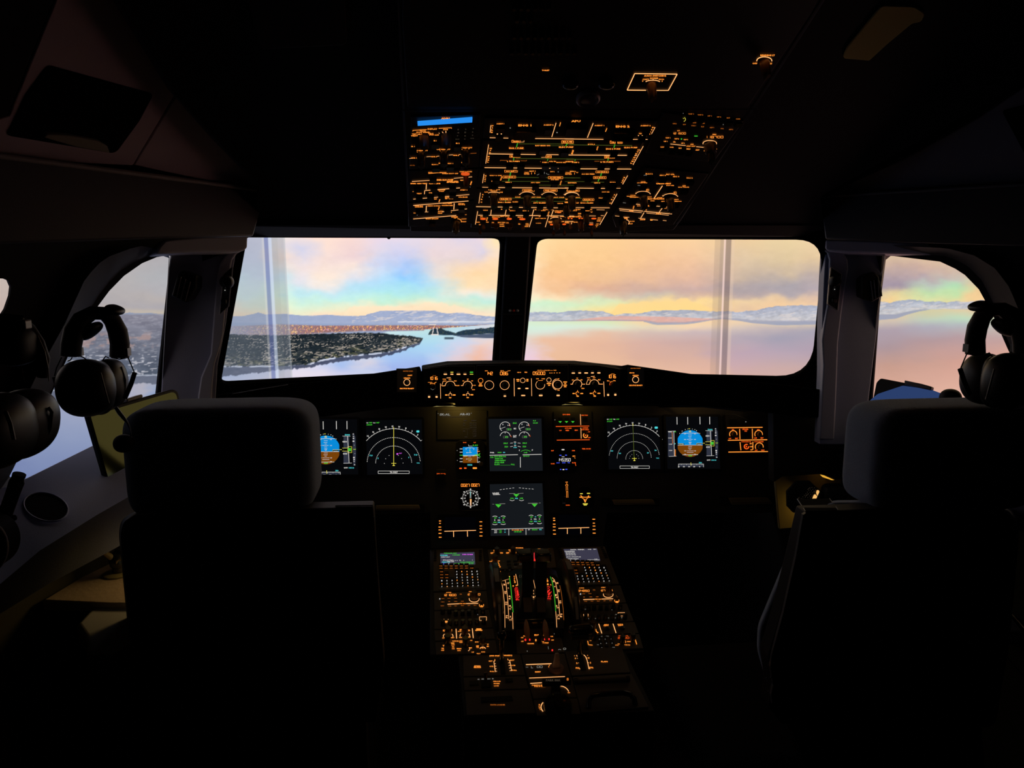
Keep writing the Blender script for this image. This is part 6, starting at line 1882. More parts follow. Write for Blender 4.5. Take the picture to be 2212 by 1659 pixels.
psheet(P3).draw("""
#a t 308 887 84 9 RADAR SYS;t 345 898 44 8 GAIN;t 425 882 20 8 ON;t 473 895 28 8 MODE;t 268 905 28 8 1;t 270 921 30 8 OFF;t 272 937 24 8 2;t 272 953 24 8 ON;t 190 927 14 14 V;t 183 950 22 10 WX;t 182 966 26 9 OFF;t 322 952 38 9 MAN;t 322 968 30 9 AUTO;t 420 945 26 9 MAX;t 480 935 24 22 WX;t 568 916 18 9 T;t 568 932 18 9 MAP;t 524 945 40 9 TILT;t 440 982 22 8 UP;t 488 995 34 8 TILT;t 528 980 30 8 DN
#A a 385 950 30 24 -20 60 4;a 525 960 26 22 200 340 4
""").done('backlit_marks', t)
for x, y in ((227, 905), (380, 925), (524, 915)): pk(t, P3, x, y, .0085, .022, M_kng)
# ---- right lower modules
t = punit([(1254, 1350), (1371, 1343), (1380, 1367), (1262, 1373)], 'lighting_call_unit', 'right pedestal lighting unit with two slanted orange dividers')
psheet(P5).draw("""
#a r 862 1302 52 13;l 886 1300 886 1324 7;t 1150 1292 76 14 AIDS;t 1150 1310 76 14 PRINT;t 1372 1288 86 14 DFDR;t 1376 1306 76 14 EVENT;l 992 1362 994 1396 9;r 995 1400 28 12;r 1002 1416 52 14;t 870 1422 44 10 OFF
#A l 1034 1280 1082 1428 11;l 1256 1278 1304 1422 11
""").done('backlit_marks', t)
pk(t, P5, 935, 1360, .0085, .022); pk(t, P5, 1168, 1362, .0065, .005, M_knobk, ridge=False); pk(t, P5, 1400, 1356, .0065, .005, M_knobk, ridge=False)
t = punit([(1262, 1375), (1381, 1369), (1390, 1400), (1272, 1406)], 'transponder_unit', 'transponder unit reading 2000 at the right step of the pedestal')
psheet(P5).draw("""
#o s 1420 1497 170 26 2000;t 1415 1465 150 9 ATC FAIL ON
#W t 988 1474 18 8 STBY;t 1076 1474 34 8 ALT;t 1168 1472 42 8 RPTG;t 1022 1606 30 8 TA;e 1045 1518 6 6;e 1135 1518 6 6;e 1226 1514 6 6;e 1066 1586 6 6;e 1154 1582 6 6;e 1242 1580 6 6;t 1265 1645 44 8 CLR;t 1082 1648 16 8 0
#a l 862 1545 872 1600 9;l 872 1605 938 1612 8;t 904 1542 30 8 ON;t 1506 1556 60 13 IDENT;t 1480 1608 90 14 TCAS ALL;l 1600 1510 1626 1600 10;t 1345 1592 36 10 TA;t 1320 1612 60 10 STBY;a 1420 1560 36 26 -60 40 6
""").done('backlit_marks', t)
for x, y in ((960, 1520), (1400, 1570), (1560, 1540)): pk(t, P5, x, y, .007, .02, M_kng)
for i in range(9):
    button(PD, P5[0] + (1045 + 90 * (i % 3) + 10 * (i // 3)) / P5[2], P5[1] + (1525 + 62 * (i // 3)) / P5[2], .008, .007, t, up=.007, name='key')
# ---- centre: display switching and ecam control
t = punit([(1053, 1187), (1195, 1183), (1202, 1226), (1060, 1230)], 'display_switching_unit', 'display switching unit at the top centre of the pedestal between the keyboards')
psheet(P4).draw("""
#a t 995 138 26 20 F/O;l 1000 150 985 165 7;t 955 178 44 22 CAPT;t 1110 176 40 22 F/O;t 1232 130 30 16 N;l 1240 140 1235 158 6;t 1200 175 50 24 CAPT;t 1342 170 34 22 F/O;t 1368 98 150 16 SWITCHING;r 1466 122 30 14;r 1694 116 42 14
#a t 938 308 46 13 OFF;t 1060 302 42 13 BRT;a 1004 355 64 46 155 215 8;a 1004 355 64 46 -45 25 8;t 946 382 42 14 OFF;t 950 402 50 14 DISP;t 1068 375 36 13 BRT;t 1074 394 42 14 OFF;a 1010 450 62 40 170 220 8;a 1010 450 62 40 -50 20 8;t 1082 466 26 13 BRT;l 958 280 960 294 8
#n t 1215 347 40 8 ENG;t 1318 345 56 8 BLEED;t 1220 395 36 8 PRESS;t 1325 392 46 8 ELEC;t 1232 442 36 8 CLR;t 1308 298 40 12 T.O.;t 1160 444 24 6 STS;t 1135 306 20 5 CFG
""").done('backlit_marks', t)
for x, y, m in ((1035, 185, M_knobo), (1285, 175, M_knobo), (1005, 300, M_knobo)): pk(t, P4, x, y, .0085, .018, m)
for x, y in ((1215, 330), (1318, 328), (1220, 378), (1325, 376), (1232, 425)):
    button(PD, P4[0] + x / P4[2], P4[1] + y / P4[2], .010, .006, t, up=.0065)
# ---- thrust quadrant
t = thing('thrust_lever_quadrant', 'black thrust lever quadrant with curved green and orange scales on both sides', 'lever quadrant', PD.at(1155, 1300))
QH = .030
MB().prism([PD.at(x, y, QH) for x, y in ((1098, 1234), (1115, 1226), (1190, 1224), (1206, 1232), (1222, 1290), (1222, 1338), (1104, 1341), (1090, 1300))], -PD.n * .028).build('quadrant_hump', M_gloss, t, bevel=.006)
for pts, nm in (([(1083, 1256), (1099, 1244), (1120, 1240), (1122, 1300), (1110, 1362), (1090, 1362)], 'left_scale_plate'), ([(1186, 1240), (1198, 1242), (1212, 1256), (1220, 1300), (1218, 1357), (1200, 1358), (1190, 1300)], 'right_scale_plate')):
    MB().prism([PD.at(x, y, QH + .001) for x, y in pts], -PD.n * .028).build(nm, M_black, t)
s = Sheet(PD, QH + .0022, P4)
s.pl_([(1108, 640), (1122, 700), (1136, 800), (1148, 920), (1156, 1060), (1160, 1340)], 6, 'A')
s.pl_([(1160, 596), (1176, 650), (1190, 780), (1204, 920), (1212, 1060), (1220, 1196)], 7, 'A')
s.pl_([(1230, 560), (1248, 680), (1262, 820), (1276, 980), (1286, 1102)], 14, 'l')
s.pl_([(1276, 1102), (1282, 1250), (1286, 1362)], 7, 'A')
s.pl_([(1326, 505), (1340, 560), (1352, 620), (1360, 682)], 7, 'A')
s.draw("""
#y e 1230 545 9 8
#A l 1120 612 1225 580 3;t 1210 650 26 20 U;t 1212 722 22 12 2;l 1200 640 1230 630 3
#A t 1150 668 36 24 2;t 1166 780 30 20 DN;t 1166 803 30 14 2;t 1230 850 22 16 1;l 1240 862 1256 862 5;t 1230 888 32 18 4;t 1180 945 38 18 30;t 1180 974 36 18 35;t 1238 1000 24 18 1;l 1248 1022 1270 1022 6;t 1240 1048 34 18 10;t 1188 1154 34 18 40;t 1186 1180 30 18 2;l 1205 1196 1225 1196 5;t 1246 1168 20 24 3;l 1256 1194 1278 1194 6;t 1246 1218 36 18 14
#a t 1305 540 26 12 A/THR;t 1308 570 22 24 C;t 1312 600 22 24 L;t 1318 630 24 24 B;e 1288 690 12 9;e 1340 680 10 9;l 1325 682 1360 680 6
#R l 1308 745 1330 705 5;l 1310 770 1345 708 5;l 1315 795 1358 712 5;l 1318 822 1366 735 5;l 1320 850 1372 765 5;l 1322 875 1376 790 6;l 1328 900 1382 820 6;l 1334 915 1388 850 6;r 1356 780 16 40;r 1362 820 18 40;t 1358 905 56 16 FULL
#n t 1392 350 10 30 I;t 1412 350 10 30 I;t 1388 540 24 50 C;t 1420 540 22 50 C;l 1422 640 1422 670 5
#A l 1572 520 1605 600 5;l 1605 600 1632 730 5;l 1570 700 1566 800 6;l 1566 800 1580 850 6;l 1636 730 1638 830 5;l 1638 830 1628 860 5;l 1640 540 1650 630 3;l 1645 710 1650 800 4
#A t 1578 540 20 14 4;t 1578 566 20 14 3;t 1578 598 22 16 2;t 1582 634 24 18 6;t 1584 670 36 22 8;t 1588 712 34 20 10;t 1600 762 24 22 12;t 1602 810 20 20 14;e 1606 864 13 11;t 1660 545 24 8 1;t 1664 572 22 14 1;t 1668 600 20 14 2;t 1672 632 16 16 3;t 1656 660 24 6 4;t 1660 526 40 7 5
#R l 1602 270 1606 305 9;l 1632 270 1628 305 9;l 1617 250 1617 300 14
#W l 1634 150 1632 168 5
""")
s.done('left_scale_marks', t)
s = Sheet(PD, QH + .0022, P5)
s.pl_([(278, 545), (308, 620), (330, 740), (345, 860), (356, 980), (364, 1085)], 13, 'l')
s.pl_([(364, 1085), (374, 1200), (380, 1335)], 7, 'A')
s.pl_([(305, 560), (340, 590), (364, 650), (386, 760), (402, 870), (416, 1020), (430, 1170)], 7, 'A')
s.pl_([(425, 680), (448, 780), (464, 900), (478, 1040), (490, 1220)], 5, 'd')
s.draw("""
#A t 330 615 30 26 2;t 350 700 24 16 0;t 388 645 30 26 DN;t 410 752 34 18 20;t 412 775 32 16 2;t 366 830 24 22 1;l 358 850 372 846 5;t 378 870 34 20 4;t 434 925 30 20 30;t 434 952 38 18 35;t 378 1000 26 20 2;t 396 1028 30 18 10;t 452 1130 32 20 40;t 448 1166 34 18 2;l 430 1168 445 1170 5;t 402 1146 22 22 3;l 385 1175 400 1168 6;t 408 1198 34 18 14
#a t 232 580 16 14 A;t 238 610 26 32 B;e 240 664 14 12;t 290 670 20 18 L
#R l 232 712 262 690 5;l 236 742 276 700 5;l 238 800 240 760 9;l 242 860 290 780 6;l 242 780 272 745 14;l 248 830 266 790 14;l 240 870 270 850 8;l 272 880 300 830 5;l 262 830 300 775 5;t 266 890 60 16 FULL
""")
s.done('right_scale_marks', t)
# levers with square heads
for x0, x1, hx0, hx1, side2 in ((1127, 1152, 1116, 1150, -1), (1156, 1181, 1156, 1190, 1)):
    lv = MB()
    a = [PD.at(x0, 1290, QH), PD.at(x1, 1290, QH), PD.at(x1, 1282, QH), PD.at(x0, 1282, QH)]
    b = [PD.at(x0 + 1, 1206, .115), PD.at(x1 + 1, 1206, .115), PD.at(x1 + 1, 1200, .108), PD.at(x0 + 1, 1200, .108)]
    lv.hexa(a, b)
    lo_ = lv.build('thrust_lever', M_black, t, bevel=.002)
    c = PD.at((hx0 + hx1) / 2, 1200, .118)
    hb = MB().box(c, (.040, .030, .026), Matrix((PD.u, PD.v, PD.n)).transposed()).build('lever_head', M_gloss, lo_, bevel=.005)
    g = MB().prism([PD.at(x, y, QH + .002) for x, y in ((x0 + 3, 1290), (x1 - 4, 1290), (x1 - 2, 1322), (x0 + 5, 1322))], -PD.n * .003).build('lever_guide', mat('guide_brown', (.11, .08, .05), .5, .3), t, bevel=.001)
MB().tube([PD.at(1154, 1194, .11), PD.at(1154, 1206, .10)], .0012, 8).build('indicator_needle', emit('needle_red', (225, 50, 60), .9), t)
# trim wheels
M_wm = mat('trim_wheel_mark', (.32, .31, .29), .5, .3)
for x, yt, yb, lb, mk in ((1071, 1228, 1362, 'left pitch trim wheel, black with pale grey marks, beside the thrust quadrant', ((1064, 1244, 6, 14), (1076, 1276, 11, 25), (1070, 1334, 6, 30))),
                          (1224, 1222, 1358, 'right pitch trim wheel, black with pale grey marks, beside the thrust quadrant', ((1212, 1234, 10, 16), (1227, 1262, 12, 23), (1225, 1316, 7, 26)))):
    a, b = PD.at(x, yt, .004), PD.at(x, yb, .004)
    if x > 1200: b = PD.at(x + 8, yb, .004)
    mid = (a + b) / 2
    h = (a - b).length / 2
    drop = .06
    R_ = math.hypot(h, drop)
    cen = mid - PD.n * drop
    t = thing('pitch_trim_wheel', lb, 'trim wheel', cen, 'pitch trim wheels')
    w = .0115
    MB().lathe(cen, V((1, 0, 0)), [(R_ * .5, -w), (R_ - .008, -w), (R_ - .001, -w * .7), (R_, 0), (R_ - .001, w * .7), (R_ - .008, w), (R_ * .5, w)], 56).build('wheel_rim', mat('trim_wheel_black', (.028, .026, .024), .3, .5), t, smooth=40)
    for mx_, my, mw, mh in mk:
        q = PD.at(mx_, my, .03)
        d = (V((cen.x, q.y, q.z)) - cen)
        ang = math.atan2(d.z, d.y)
        L = mh / 1600 * 1.2
        mb = MB()
        for k in range(5):
            a0 = ang + (k - 2.5) * L / R_ * .55
            a1 = a0 + L / R_ * .55
            ww = mw / 1600 * .8
            P = lambda a, s_: V((cen.x + s_ * ww, cen.y + (R_ + .0006) * cos(a), cen.z + (R_ + .0006) * sin(a)))
            mb.add([P(a0, -1), P(a0, 1), P(a1, 1), P(a1, -1)], [(0, 1, 2, 3)])
        mb.build('wheel_mark', M_wm, t)
# ---- engine master switches
t = punit([(1112, 1352), (1206, 1349), (1220, 1409), (1117, 1412)], 'engine_master_unit', 'engine master unit with two glowing red based toggle switches below the thrust quadrant')
psheet(P6).draw("""
#a t 764 170 20 11 ON;t 742 187 26 11 ON;t 745 227 28 11 OFF;t 900 159 48 15 ENG;l 978 155 978 165 6;t 1064 174 28 11 ON;t 1073 214 30 10 OFF;t 836 252 78 12 CRANK;t 972 240 18 22 T;t 1008 244 48 13 START;t 892 215 12 22 1
#R e 779 211 10 12;e 826 210 8 12;e 989 204 7 12;e 1036 204 8 11;e 1071 324 9 10
#W l 798 328 800 340 5;l 1026 284 1030 312 3;a 1106 145 14 8 0 360 4;a 1205 309 15 9 0 360 4;a 1151 322 14 8 180 360 4
""").done('backlit_marks', t)
for x in (1140, 1181):
    o = PD.at(x, 1384, .004)
    up_ = (PD.n * .55 + PD.v * .8).normalized()
    MB().tube([o, o + up_ * .012, o + up_ * .026, o + up_ * .042, o + up_ * .050], [.004, .0075, .0095, .0065, .002], 12, sx=.8).build('master_switch', mat('master_switch_amber', (.45, .22, .10), .3, .5), t, smooth=50)
    button(PD, x, 1353, .018, .006, t, M_kng, 'fire_light', up=.012)
pk(t, P6, 930, 235, .007, .016, M_kng)
t = punit([(1126, 1413), (1219, 1411), (1233, 1460), (1139, 1462)], 'rudder_trim_unit', 'rudder trim unit with a tall pale knob in the lower centre of the pedestal')
psheet(P6).draw("""
#A l 785 480 1076 470 8;l 820 626 1208 611 6
#W s 796 508 28 18 -;s 852 506 20 22 L;s 934 504 58 20 00;t 1154 467 20 6 R
#a t 915 559 62 12 RESET;t 1054 488 40 13 NOSE;l 1030 500 1040 520 7;l 1052 494 1046 500 6
""").done('backlit_marks', t)
o = PD.at(1202, 1446, .004)
kn = MB().lathe(o, PD.n, [(.0175, 0), (.0175, .003), (.016, .006), (.0, .0065)], 24).build('knob_base', mat('trim_knob_brown', (.30, .17, .13), .4, .4), t, smooth=40)
R3 = Matrix((PD.u, PD.v, PD.n)).transposed()
MB().hexa([o + R3 @ V(p) for p in ((-.009, -.005, .006), (.009, -.005, .006), (.009, .005, .006), (-.009, .005, .006))],
          [o + R3 @ V(p) for p in ((-.0045, .001, .042), (.0045, .001, .042), (.0045, .007, .042), (-.0045, .007, .042))]).build('knob_grip', mat('trim_knob_pale', (.62, .48, .42), .4, .4), t, bevel=.002)
# ---- speed brake, door, data loader
t = punit([(1000, 1416), (1124, 1413), (1134, 1458), (1001, 1461)], 'speed_brake_unit', 'speed brake unit with two orange scales under a black lever')
psheet(P6).draw("""
#a t 258 497 74 12 SPEED;t 258 510 76 12 BRAKE;t 444 386 108 16 [GND SPLRS;t 585 382 98 15 ARMED];t 402 442 40 10 RET;t 412 499 40 11 1/2;t 418 554 50 10 FULL;t 636 432 46 10 RET;t 650 488 42 10 1/2;t 660 542 52 11 FULL;t 447 430 10 22 0;t 588 424 10 18 0
#A l 436 442 452 558 6;l 436 442 450 440 4;l 440 470 456 470 4;l 444 497 462 497 4;l 448 525 466 525 4;l 452 552 470 552 4;l 594 432 608 434 4;l 608 434 630 548 6;l 592 462 610 460 4;l 596 490 616 488 4;l 602 518 622 516 4;l 608 546 632 544 4
""").done('backlit_marks', t)
MB().prism([PD.at(x, y, .006) for x, y in ((1078, 1420), (1089, 1420), (1092, 1455), (1082, 1456))], -PD.n * .003).build('lever_slot', M_black, t)
o = PD.at(1083, 1432, .004)
MB().tube([o, PD.at(1084, 1400, .055), PD.at(1085, 1380, .08)], [.004, .0055, .0055], 10).build('speed_brake_lever', M_gloss, t, smooth=40)
MB().box(PD.at(1084, 1372, .085), (.021, .015, .018), R3).build('lever_head', M_gloss, t, bevel=.005)
t = punit([(1001, 1463), (1134, 1460), (1142, 1487), (1003, 1491)], 'door_lock_unit', 'cockpit door unit marked UNLOCK, NORM, LOCK at the lower left of the pedestal')
psheet(P6).draw("""
#W t 270 640 24 11 CK;t 318 638 28 11 PIT;t 384 636 34 11 DOO;t 428 634 20 10 R;t 596 645 64 10 VIDEO
#a t 470 662 82 11 UNLOCK;t 466 686 62 12 NORM;t 465 711 54 10 LOCK
""").done('backlit_marks', t)
button(PD, 1024, 1480, .020, .012, t, M_key, up=.007); button(PD, 1100, 1474, .016, .010, t, M_key, up=.007)
o = PD.at(1049, 1472, .004)
MB().tube([o, o + PD.n * .02 + PD.v * .006], .004, 10).build('door_toggle', M_knobo, t, smooth=40)
MB().box(PD.at(1050, 1478, .006), (.022, .02, .006), R3).build('toggle_guard', M_black, t)
t = punit([(1004, 1493), (1144, 1489), (1157, 1540), (1008, 1545)], 'data_loader_unit', 'data loader unit with a long black slot at the bottom left of the pedestal')
psheet(P6).draw("""
#d t 480 917 160 13 DATA LOADER
""").done('backlit_marks', t)
plate(PD, [(1038, 1505), (1106, 1502), (1109, 1513), (1039, 1517)], .003, 'disk_slot', M_black, t, lift=.006)
# ---- parking brake
t = punit([(1140, 1464), (1234, 1461), (1246, 1506), (1152, 1509)], 'parking_brake_unit', 'parking brake unit with a lettered PARK BRK bar across its handle')
psheet(P6).draw("""
#A l 832 685 972 676 7
#a t 930 704 160 10 PARKING BRAKE;t 935 717 116 11 PULL & TURN;t 1054 703 40 9 OFF;t 1250 785 26 10 ON
#A a 1150 800 104 88 -90 -18 7
""").done('backlit_marks', t)
o = PD.at(1200, 1495, .004)
MB().tube([o, PD.at(1201, 1476, .035)], .011, 14).build('brake_shaft', M_gloss, t, smooth=40)
bar = MB().box(PD.at(1202, 1473, .040), (.062, .012, .014), R3).build('handle_bar', M_black, t, bevel=.002)
sh_ = Sheet(PD, .0482, P6)
sh_.draw("#n t 1082 650 160 24 PARK BRK\n#d r 1238 640 22 30")
sh_.done('handle_lettering', t)
t = punit([(1153, 1511), (1247, 1508), (1254, 1542), (1160, 1546)], 'rotary_light_unit', 'large black rotary knob with orange arc marks at the bottom centre of the pedestal')
psheet(P6).draw("""
#A a 1100 940 152 92 148 212 9;a 1112 935 140 88 -40 -8 9
#a t 930 915 12 10 M;t 928 932 14 10 A;t 932 950 14 10 N;t 942 966 12 9 L;t 1262 905 12 10 O;t 1266 922 14 10 F;t 1270 940 12 10 F;t 1276 955 12 9 R
""").done('backlit_marks', t)
o = PD.at(1205, 1530, .004)
MB().lathe(o, PD.n, [(.031, 0), (.030, .010), (.027, .016), (.012, .018)], 28).box(o + PD.n * .020, (.016, .050, .016), R3).build('rotary_knob', M_gloss, t, smooth=35)
# ---- flaps
t = punit([(1221, 1407), (1344, 1400), (1362, 1452), (1235, 1459)], 'flap_lever_unit', 'flap unit lettered FLAPS with two curved orange scales')
psheet(P6).draw("""
#a t 1637 448 74 13 FLAPS;t 1322 412 10 11 1;t 1338 464 14 16 2;t 1348 517 44 16 FULL;t 1467 408 12 12 1;t 1485 459 12 16 2;t 1496 512 44 15 FULL;t 1312 384 10 8 0;t 1454 380 10 8 0
#A l 1332 378 1350 400 5;l 1350 400 1362 440 6;l 1362 440 1372 490 6;l 1372 490 1378 526 6;l 1366 528 1384 524 5;l 1412 374 1432 392 6;l 1432 392 1448 430 6;l 1448 430 1460 480 6;l 1460 480 1468 524 6;l 1466 526 1484 522 5;l 1340 412 1352 412 4;l 1354 462 1366 462 4;l 1440 408 1452 408 4;l 1454 460 1468 460 4
""").done('backlit_marks', t)
MB().prism([PD.at(x, y, .006) for x, y in ((1246, 1412), (1257, 1412), (1266, 1446), (1254, 1447))], -PD.n * .003).build('lever_slot', M_black, t)
o = PD.at(1252, 1415, .004)
MB().tube([o, PD.at(1254, 1375, .06)], [.007, .006], 10).build('flap_lever', M_gloss, t, smooth=40)
MB().sup(PD.at(1256, 1360, .075), (.030, .011, .010), .6, R3, 28, 14).build('lever_head', M_gloss, t, smooth=60)
MB().box(PD.at(1253, 1376, .062), (.040, .010, .012), R3).build('lever_collar', M_black, t, bevel=.002)
t = punit([(1237, 1462), (1365, 1455), (1402, 1527), (1256, 1539)], 'aft_pedestal_cover', 'plain brown cover with an arched black grab handle at the lower right of the pedestal', 'cover')
MB().tube([PD.at(x, y, h) for x, y, h in ((1271, 1530, .004), (1272, 1512, .012), (1280, 1502, .018), (1300, 1499, .02), (1345, 1496, .02), (1362, 1500, .018), (1370, 1510, .012), (1372, 1522, .004))], .006, 12).build('grab_handle', M_gloss, t, smooth=50)
t = thing('clear_tube', 'long clear plastic tube lying across the lower right of the pedestal', 'tube', PD.at(1300, 1468))
MB().tube([PD.at(1244, 1471, .010), PD.at(1356, 1466, .010)], .005, 14).build('tube_body', mat('clear_tube_plastic', (.10, .085, .06), .15, .8), t, smooth=60)
for (x, y) in ((1244, 1471), (1356, 1466)):
    q = PD.at(x, y, .010)
    MB().tube([q - V((.004, 0, 0)), q + V((.004, 0, 0))], .0062, 14).build('end_cap', M_kng, t, smooth=60)
# ---------------------------------------------------------------- seats
def zc(p): return (p - EYE).dot(FWD)


def mapY(Y): return lambda x, y: onY(x, y, Y)


M_shellb = mat('seat_shell_black', (.009, .009, .010), .6, .2)
M_rail = mat('seat_edge_grey', (.12, .12, .14), .4, .4)


def seat(side_, label, hr, back, cush, Yh, Yb):
    t = thing('pilot_seat', label, 'seat', V((hr[0] * 0 + onY(hr[0], hr[1], Yb).x, Yb, 0)), 'pilot seats')
    c = onY(hr[0], hr[1], Yh + .055)
    k = zc(c) / F
    mb = MB().sup(c, (hr[2] * k, .060, hr[3] * k), .32, None, 72, 40)
    h = mb.build('headrest', M_fab, t, smooth=60)
    for x, y0, y1 in hr[4]:
        MB().tube([onY(x, y0, Yh + .05), onY(x + (2 if side_ < 0 else -6), y1, Yh + .03)], .006, 10).build('headrest_post', M_rail, t, smooth=50)
    f = mapY(Yb)
    MB().prism([f(*p) for p in rounded(back, 6, 3)], (0, .035, 0)).build('seat_back_shell', M_shellb, t, bevel=.006, seg=3)
    f2, f3 = mapY(Yb + .036), mapY(Yb + .11)
    cu = rounded(cush, 14, 4)
    mx = sum(p[0] for p in cu) / len(cu)
    A = [f2(mx + (p[0] - mx) * .985, p[1] + 5) for p in cu]
    B = [f3(*p) for p in cu]
    n = len(cu)
    MB().add(A + B, [tuple(range(n)), tuple(range(2 * n - 1, n - 1, -1))] + [(i, i + n, (i + 1) % n + n, (i + 1) % n) for i in range(n)]).build('backrest_cushion', M_fab, t, bevel=.02, seg=4)
    return t


t = seat(-1, 'left pilot seat seen from behind, dark padded headrest hiding part of the left displays', (491, 985, 192, 119, ((384, 1090, 1145), (641, 1088, 1138))),
         [(262, 1150), (266, 1128), (290, 1112), (400, 1104), (640, 1100), (722, 1098), (806, 1096), (809, 1170), (816, 1270), (825, 1380), (829, 1440), (822, 1500), (812, 1562), (300, 1566), (288, 1440), (275, 1320)],
         [(256, 1150), (262, 1122), (290, 1104), (340, 1099), (640, 1092), (700, 1086), (755, 1087), (764, 1096), (790, 1300), (800, 1560), (310, 1566), (280, 1400)], 1.10, 1.09)
lseat = t
Yb = 1.09
# map pocket box on the shoulder
MB().hexa([onY(x, y, Yb - .002) for x, y in ((724, 1116), (806, 1115), (806, 1094), (724, 1095))], [onY(x, y, Yb + .05) + V((0, 0, 0)) for x, y in ((726, 1113), (804, 1112), (804, 1092), (726, 1093))]).build('shoulder_box', M_hood, t)
MB().tube([onY(x, y, Yb - .004) for x, y in ((722, 1115), (725, 1093), (805, 1092), (806, 1114))], .0011, 6, cap=True).build('box_edge', M_rail, t)
MB().tube([onY(x, y, Yb - .004) for x, y in ((807, 1116), (812, 1200), (820, 1320), (829, 1438))], .0011, 6).build('shell_edge', M_rail, t)
for x0, y0, x1, y1, m in ((443, 1310, 565, 1364, 0),):
    MB().prism([onY(x, y, Yb - .0015) for x, y in rquad(x0, y0, x1, y1)], (0, .002, 0)).build('instruction_plate', mat('dim_red_placard', (.035, .018, .018), .6, .2), t)
for x0, x1 in ((462, 500), (515, 560)):
    MB().prism([onY(x, y, Yb - .0015) for x, y in rquad(x0, 1212, x1, 1230)], (0, .002, 0)).build('small_label', MATS['dim_red_placard'], t)
for xa, xb in ((705, 703), (743, 740)):
    MB().tube([onY(xa, 1560, Yb + .02), onY(xb, 1675, Yb + .02)], .0011, 6).build('leg_edge', M_rail, t)
MB().prism([onY(x, y, Yb + .012) for x, y in ((330, 1540), (790, 1540), (800, 1800), (345, 1800))], (0, .03, 0)).build('seat_frame', M_shellb, t, bevel=.004)
sx = onY(560, 1500, Yb).x
MB().box((sx - .02, Yb + .34, .52), (.34, .42, .10)).build('seat_cushion', M_fab2, t, bevel=.03, seg=4)
MB().box((sx, Yb + .22, .18), (.30, .34, .32)).build('seat_base', M_shellb, t, bevel=.01)

t = seat(1, 'right pilot seat seen from behind, dark padded headrest in front of the right side window', (2030, 980, 190, 114, ((1892, 1086, 1128), (2114, 1086, 1126))),
         [(1742, 1106), (1815, 1104), (1900, 1100), (2100, 1098), (2170, 1104), (2192, 1122), (2192, 1180), (2182, 1280), (2162, 1380), (2152, 1500), (2140, 1562), (1690, 1566), (1662, 1530), (1668, 1480), (1660, 1420), (1690, 1320), (1720, 1200)],
         [(1764, 1092), (1800, 1080), (1895, 1080), (2100, 1088), (2180, 1094), (2200, 1120), (2200, 1180), (2180, 1400), (2150, 1566), (1700, 1566), (1668, 1520), (1634, 1400), (1636, 1350), (1690, 1220), (1735, 1120)], 1.06, 1.06)
Yb = 1.06
MB().hexa([onY(x, y, Yb - .002) for x, y in ((1742, 1108), (1812, 1107), (1812, 1102), (1742, 1103))], [onY(x, y, Yb + .09) for x, y in ((1723, 1084), (1792, 1083), (1792, 1077), (1723, 1078))]).build('shoulder_box', M_hood, t)
MB().tube([onY(1740, 1105, Yb - .003), onY(1722, 1078, Yb + .09), onY(1792, 1077, Yb + .09), onY(1811, 1102, Yb - .003)], .0009, 6).build('box_edge', M_rail, t)
MB().prism([onY(x, y, Yb - .004) for x, y in ((1735, 1112), (1742, 1108), (1728, 1200), (1698, 1330), (1672, 1420), (1670, 1440), (1676, 1480), (1674, 1500), (1668, 1520), (1666, 1500), (1670, 1480), (1664, 1440), (1667, 1415), (1692, 1325), (1720, 1200))], (0, .006, 0)).build('side_flange', mat('flange_grey', (.075, .075, .085), .45, .4), t)
for x, y in ((1656, 1465), (1665, 1464), (1660, 1494)):
    MB().sup(onY(x, y, Yb - .008), (.0016, .0016, .0016), 1, None, 10, 6).build('rivet', M_rail, t, smooth=60)
MB().prism([onY(x, y, Yb - .0015) for x, y in rquad(1960, 1284, 2064, 1336)], (0, .002, 0)).build('instruction_plate', MATS['dim_red_placard'], t)
MB().prism([onY(x, y, Yb - .0015) for x, y in rquad(1975, 1186, 2050, 1204)], (0, .002, 0)).build('small_label', MATS['dim_red_placard'], t)
for xa, xb in ((1723, 1752), (1757, 1788)):
    MB().tube([onY(xa, 1525, Yb - .02), onY(xb, 1628, Yb - .02)], .0009, 6).build('leg_edge', M_rail, t)
MB().prism([onY(x, y, Yb + .012) for x, y in ((1700, 1540), (2120, 1540), (2140, 1800), (1790, 1800))], (0, .03, 0)).build('seat_frame', M_shellb, t, bevel=.004)
sx = onY(1900, 1500, Yb).x
MB().box((sx - .01, Yb + .36, .52), (.42, .46, .11)).build('seat_cushion', M_fab2, t, bevel=.03, seg=4)
MB().box((sx, Yb + .22, .18), (.30, .34, .30)).build('seat_base', M_shellb, t, bevel=.01)

# ---------------------------------------------------------------- left console, side stick, armrest
M_con = mat('console_brown_vinyl', (.34, .25, .17), .5, .35, bump=.5, bscale=90)
zt = .935
t = thing('side_console', 'brown side console top under the left window ledge, lit warm from the front', 'console', onZ(200, 1260, zt))
pts = [onZ(x, y, zt) for x, y in ((90, 1297), (226, 1215), (330, 1150), (420, 1160), (420, 1304), (236, 1303))]
MB().prism(pts, (0, 0, -.02)).build('console_top', M_con, t, bevel=.004)
q = pts[0]
bx = [p + V((0, .01, -.021)) for p in pts]
MB().prism(bx, (0, 0, -.3)).build('console_body', mat('console_side_black', (.02, .017, .012), .7, .2), t)
t = thing('side_stick', 'glossy black side stick on the left console with golden glints painted on', 'control stick', onZ(255, 1243, zt))
o = onZ(256, 1240, zt)
M_st = mat('stick_gloss_black', (.02, .018, .015), .25, .8)
MB().lathe(o, (0, 0, 1), [(.026, 0), (.026, .003), (.021, .005), (.0, .006)], 12).build('base_flange', mat('flange_olive', (.22, .18, .08), .4, .4), t, smooth=30)
k = zc(o) / F
def sp(x, y, d=0): return onY(x, y, o.y + d)
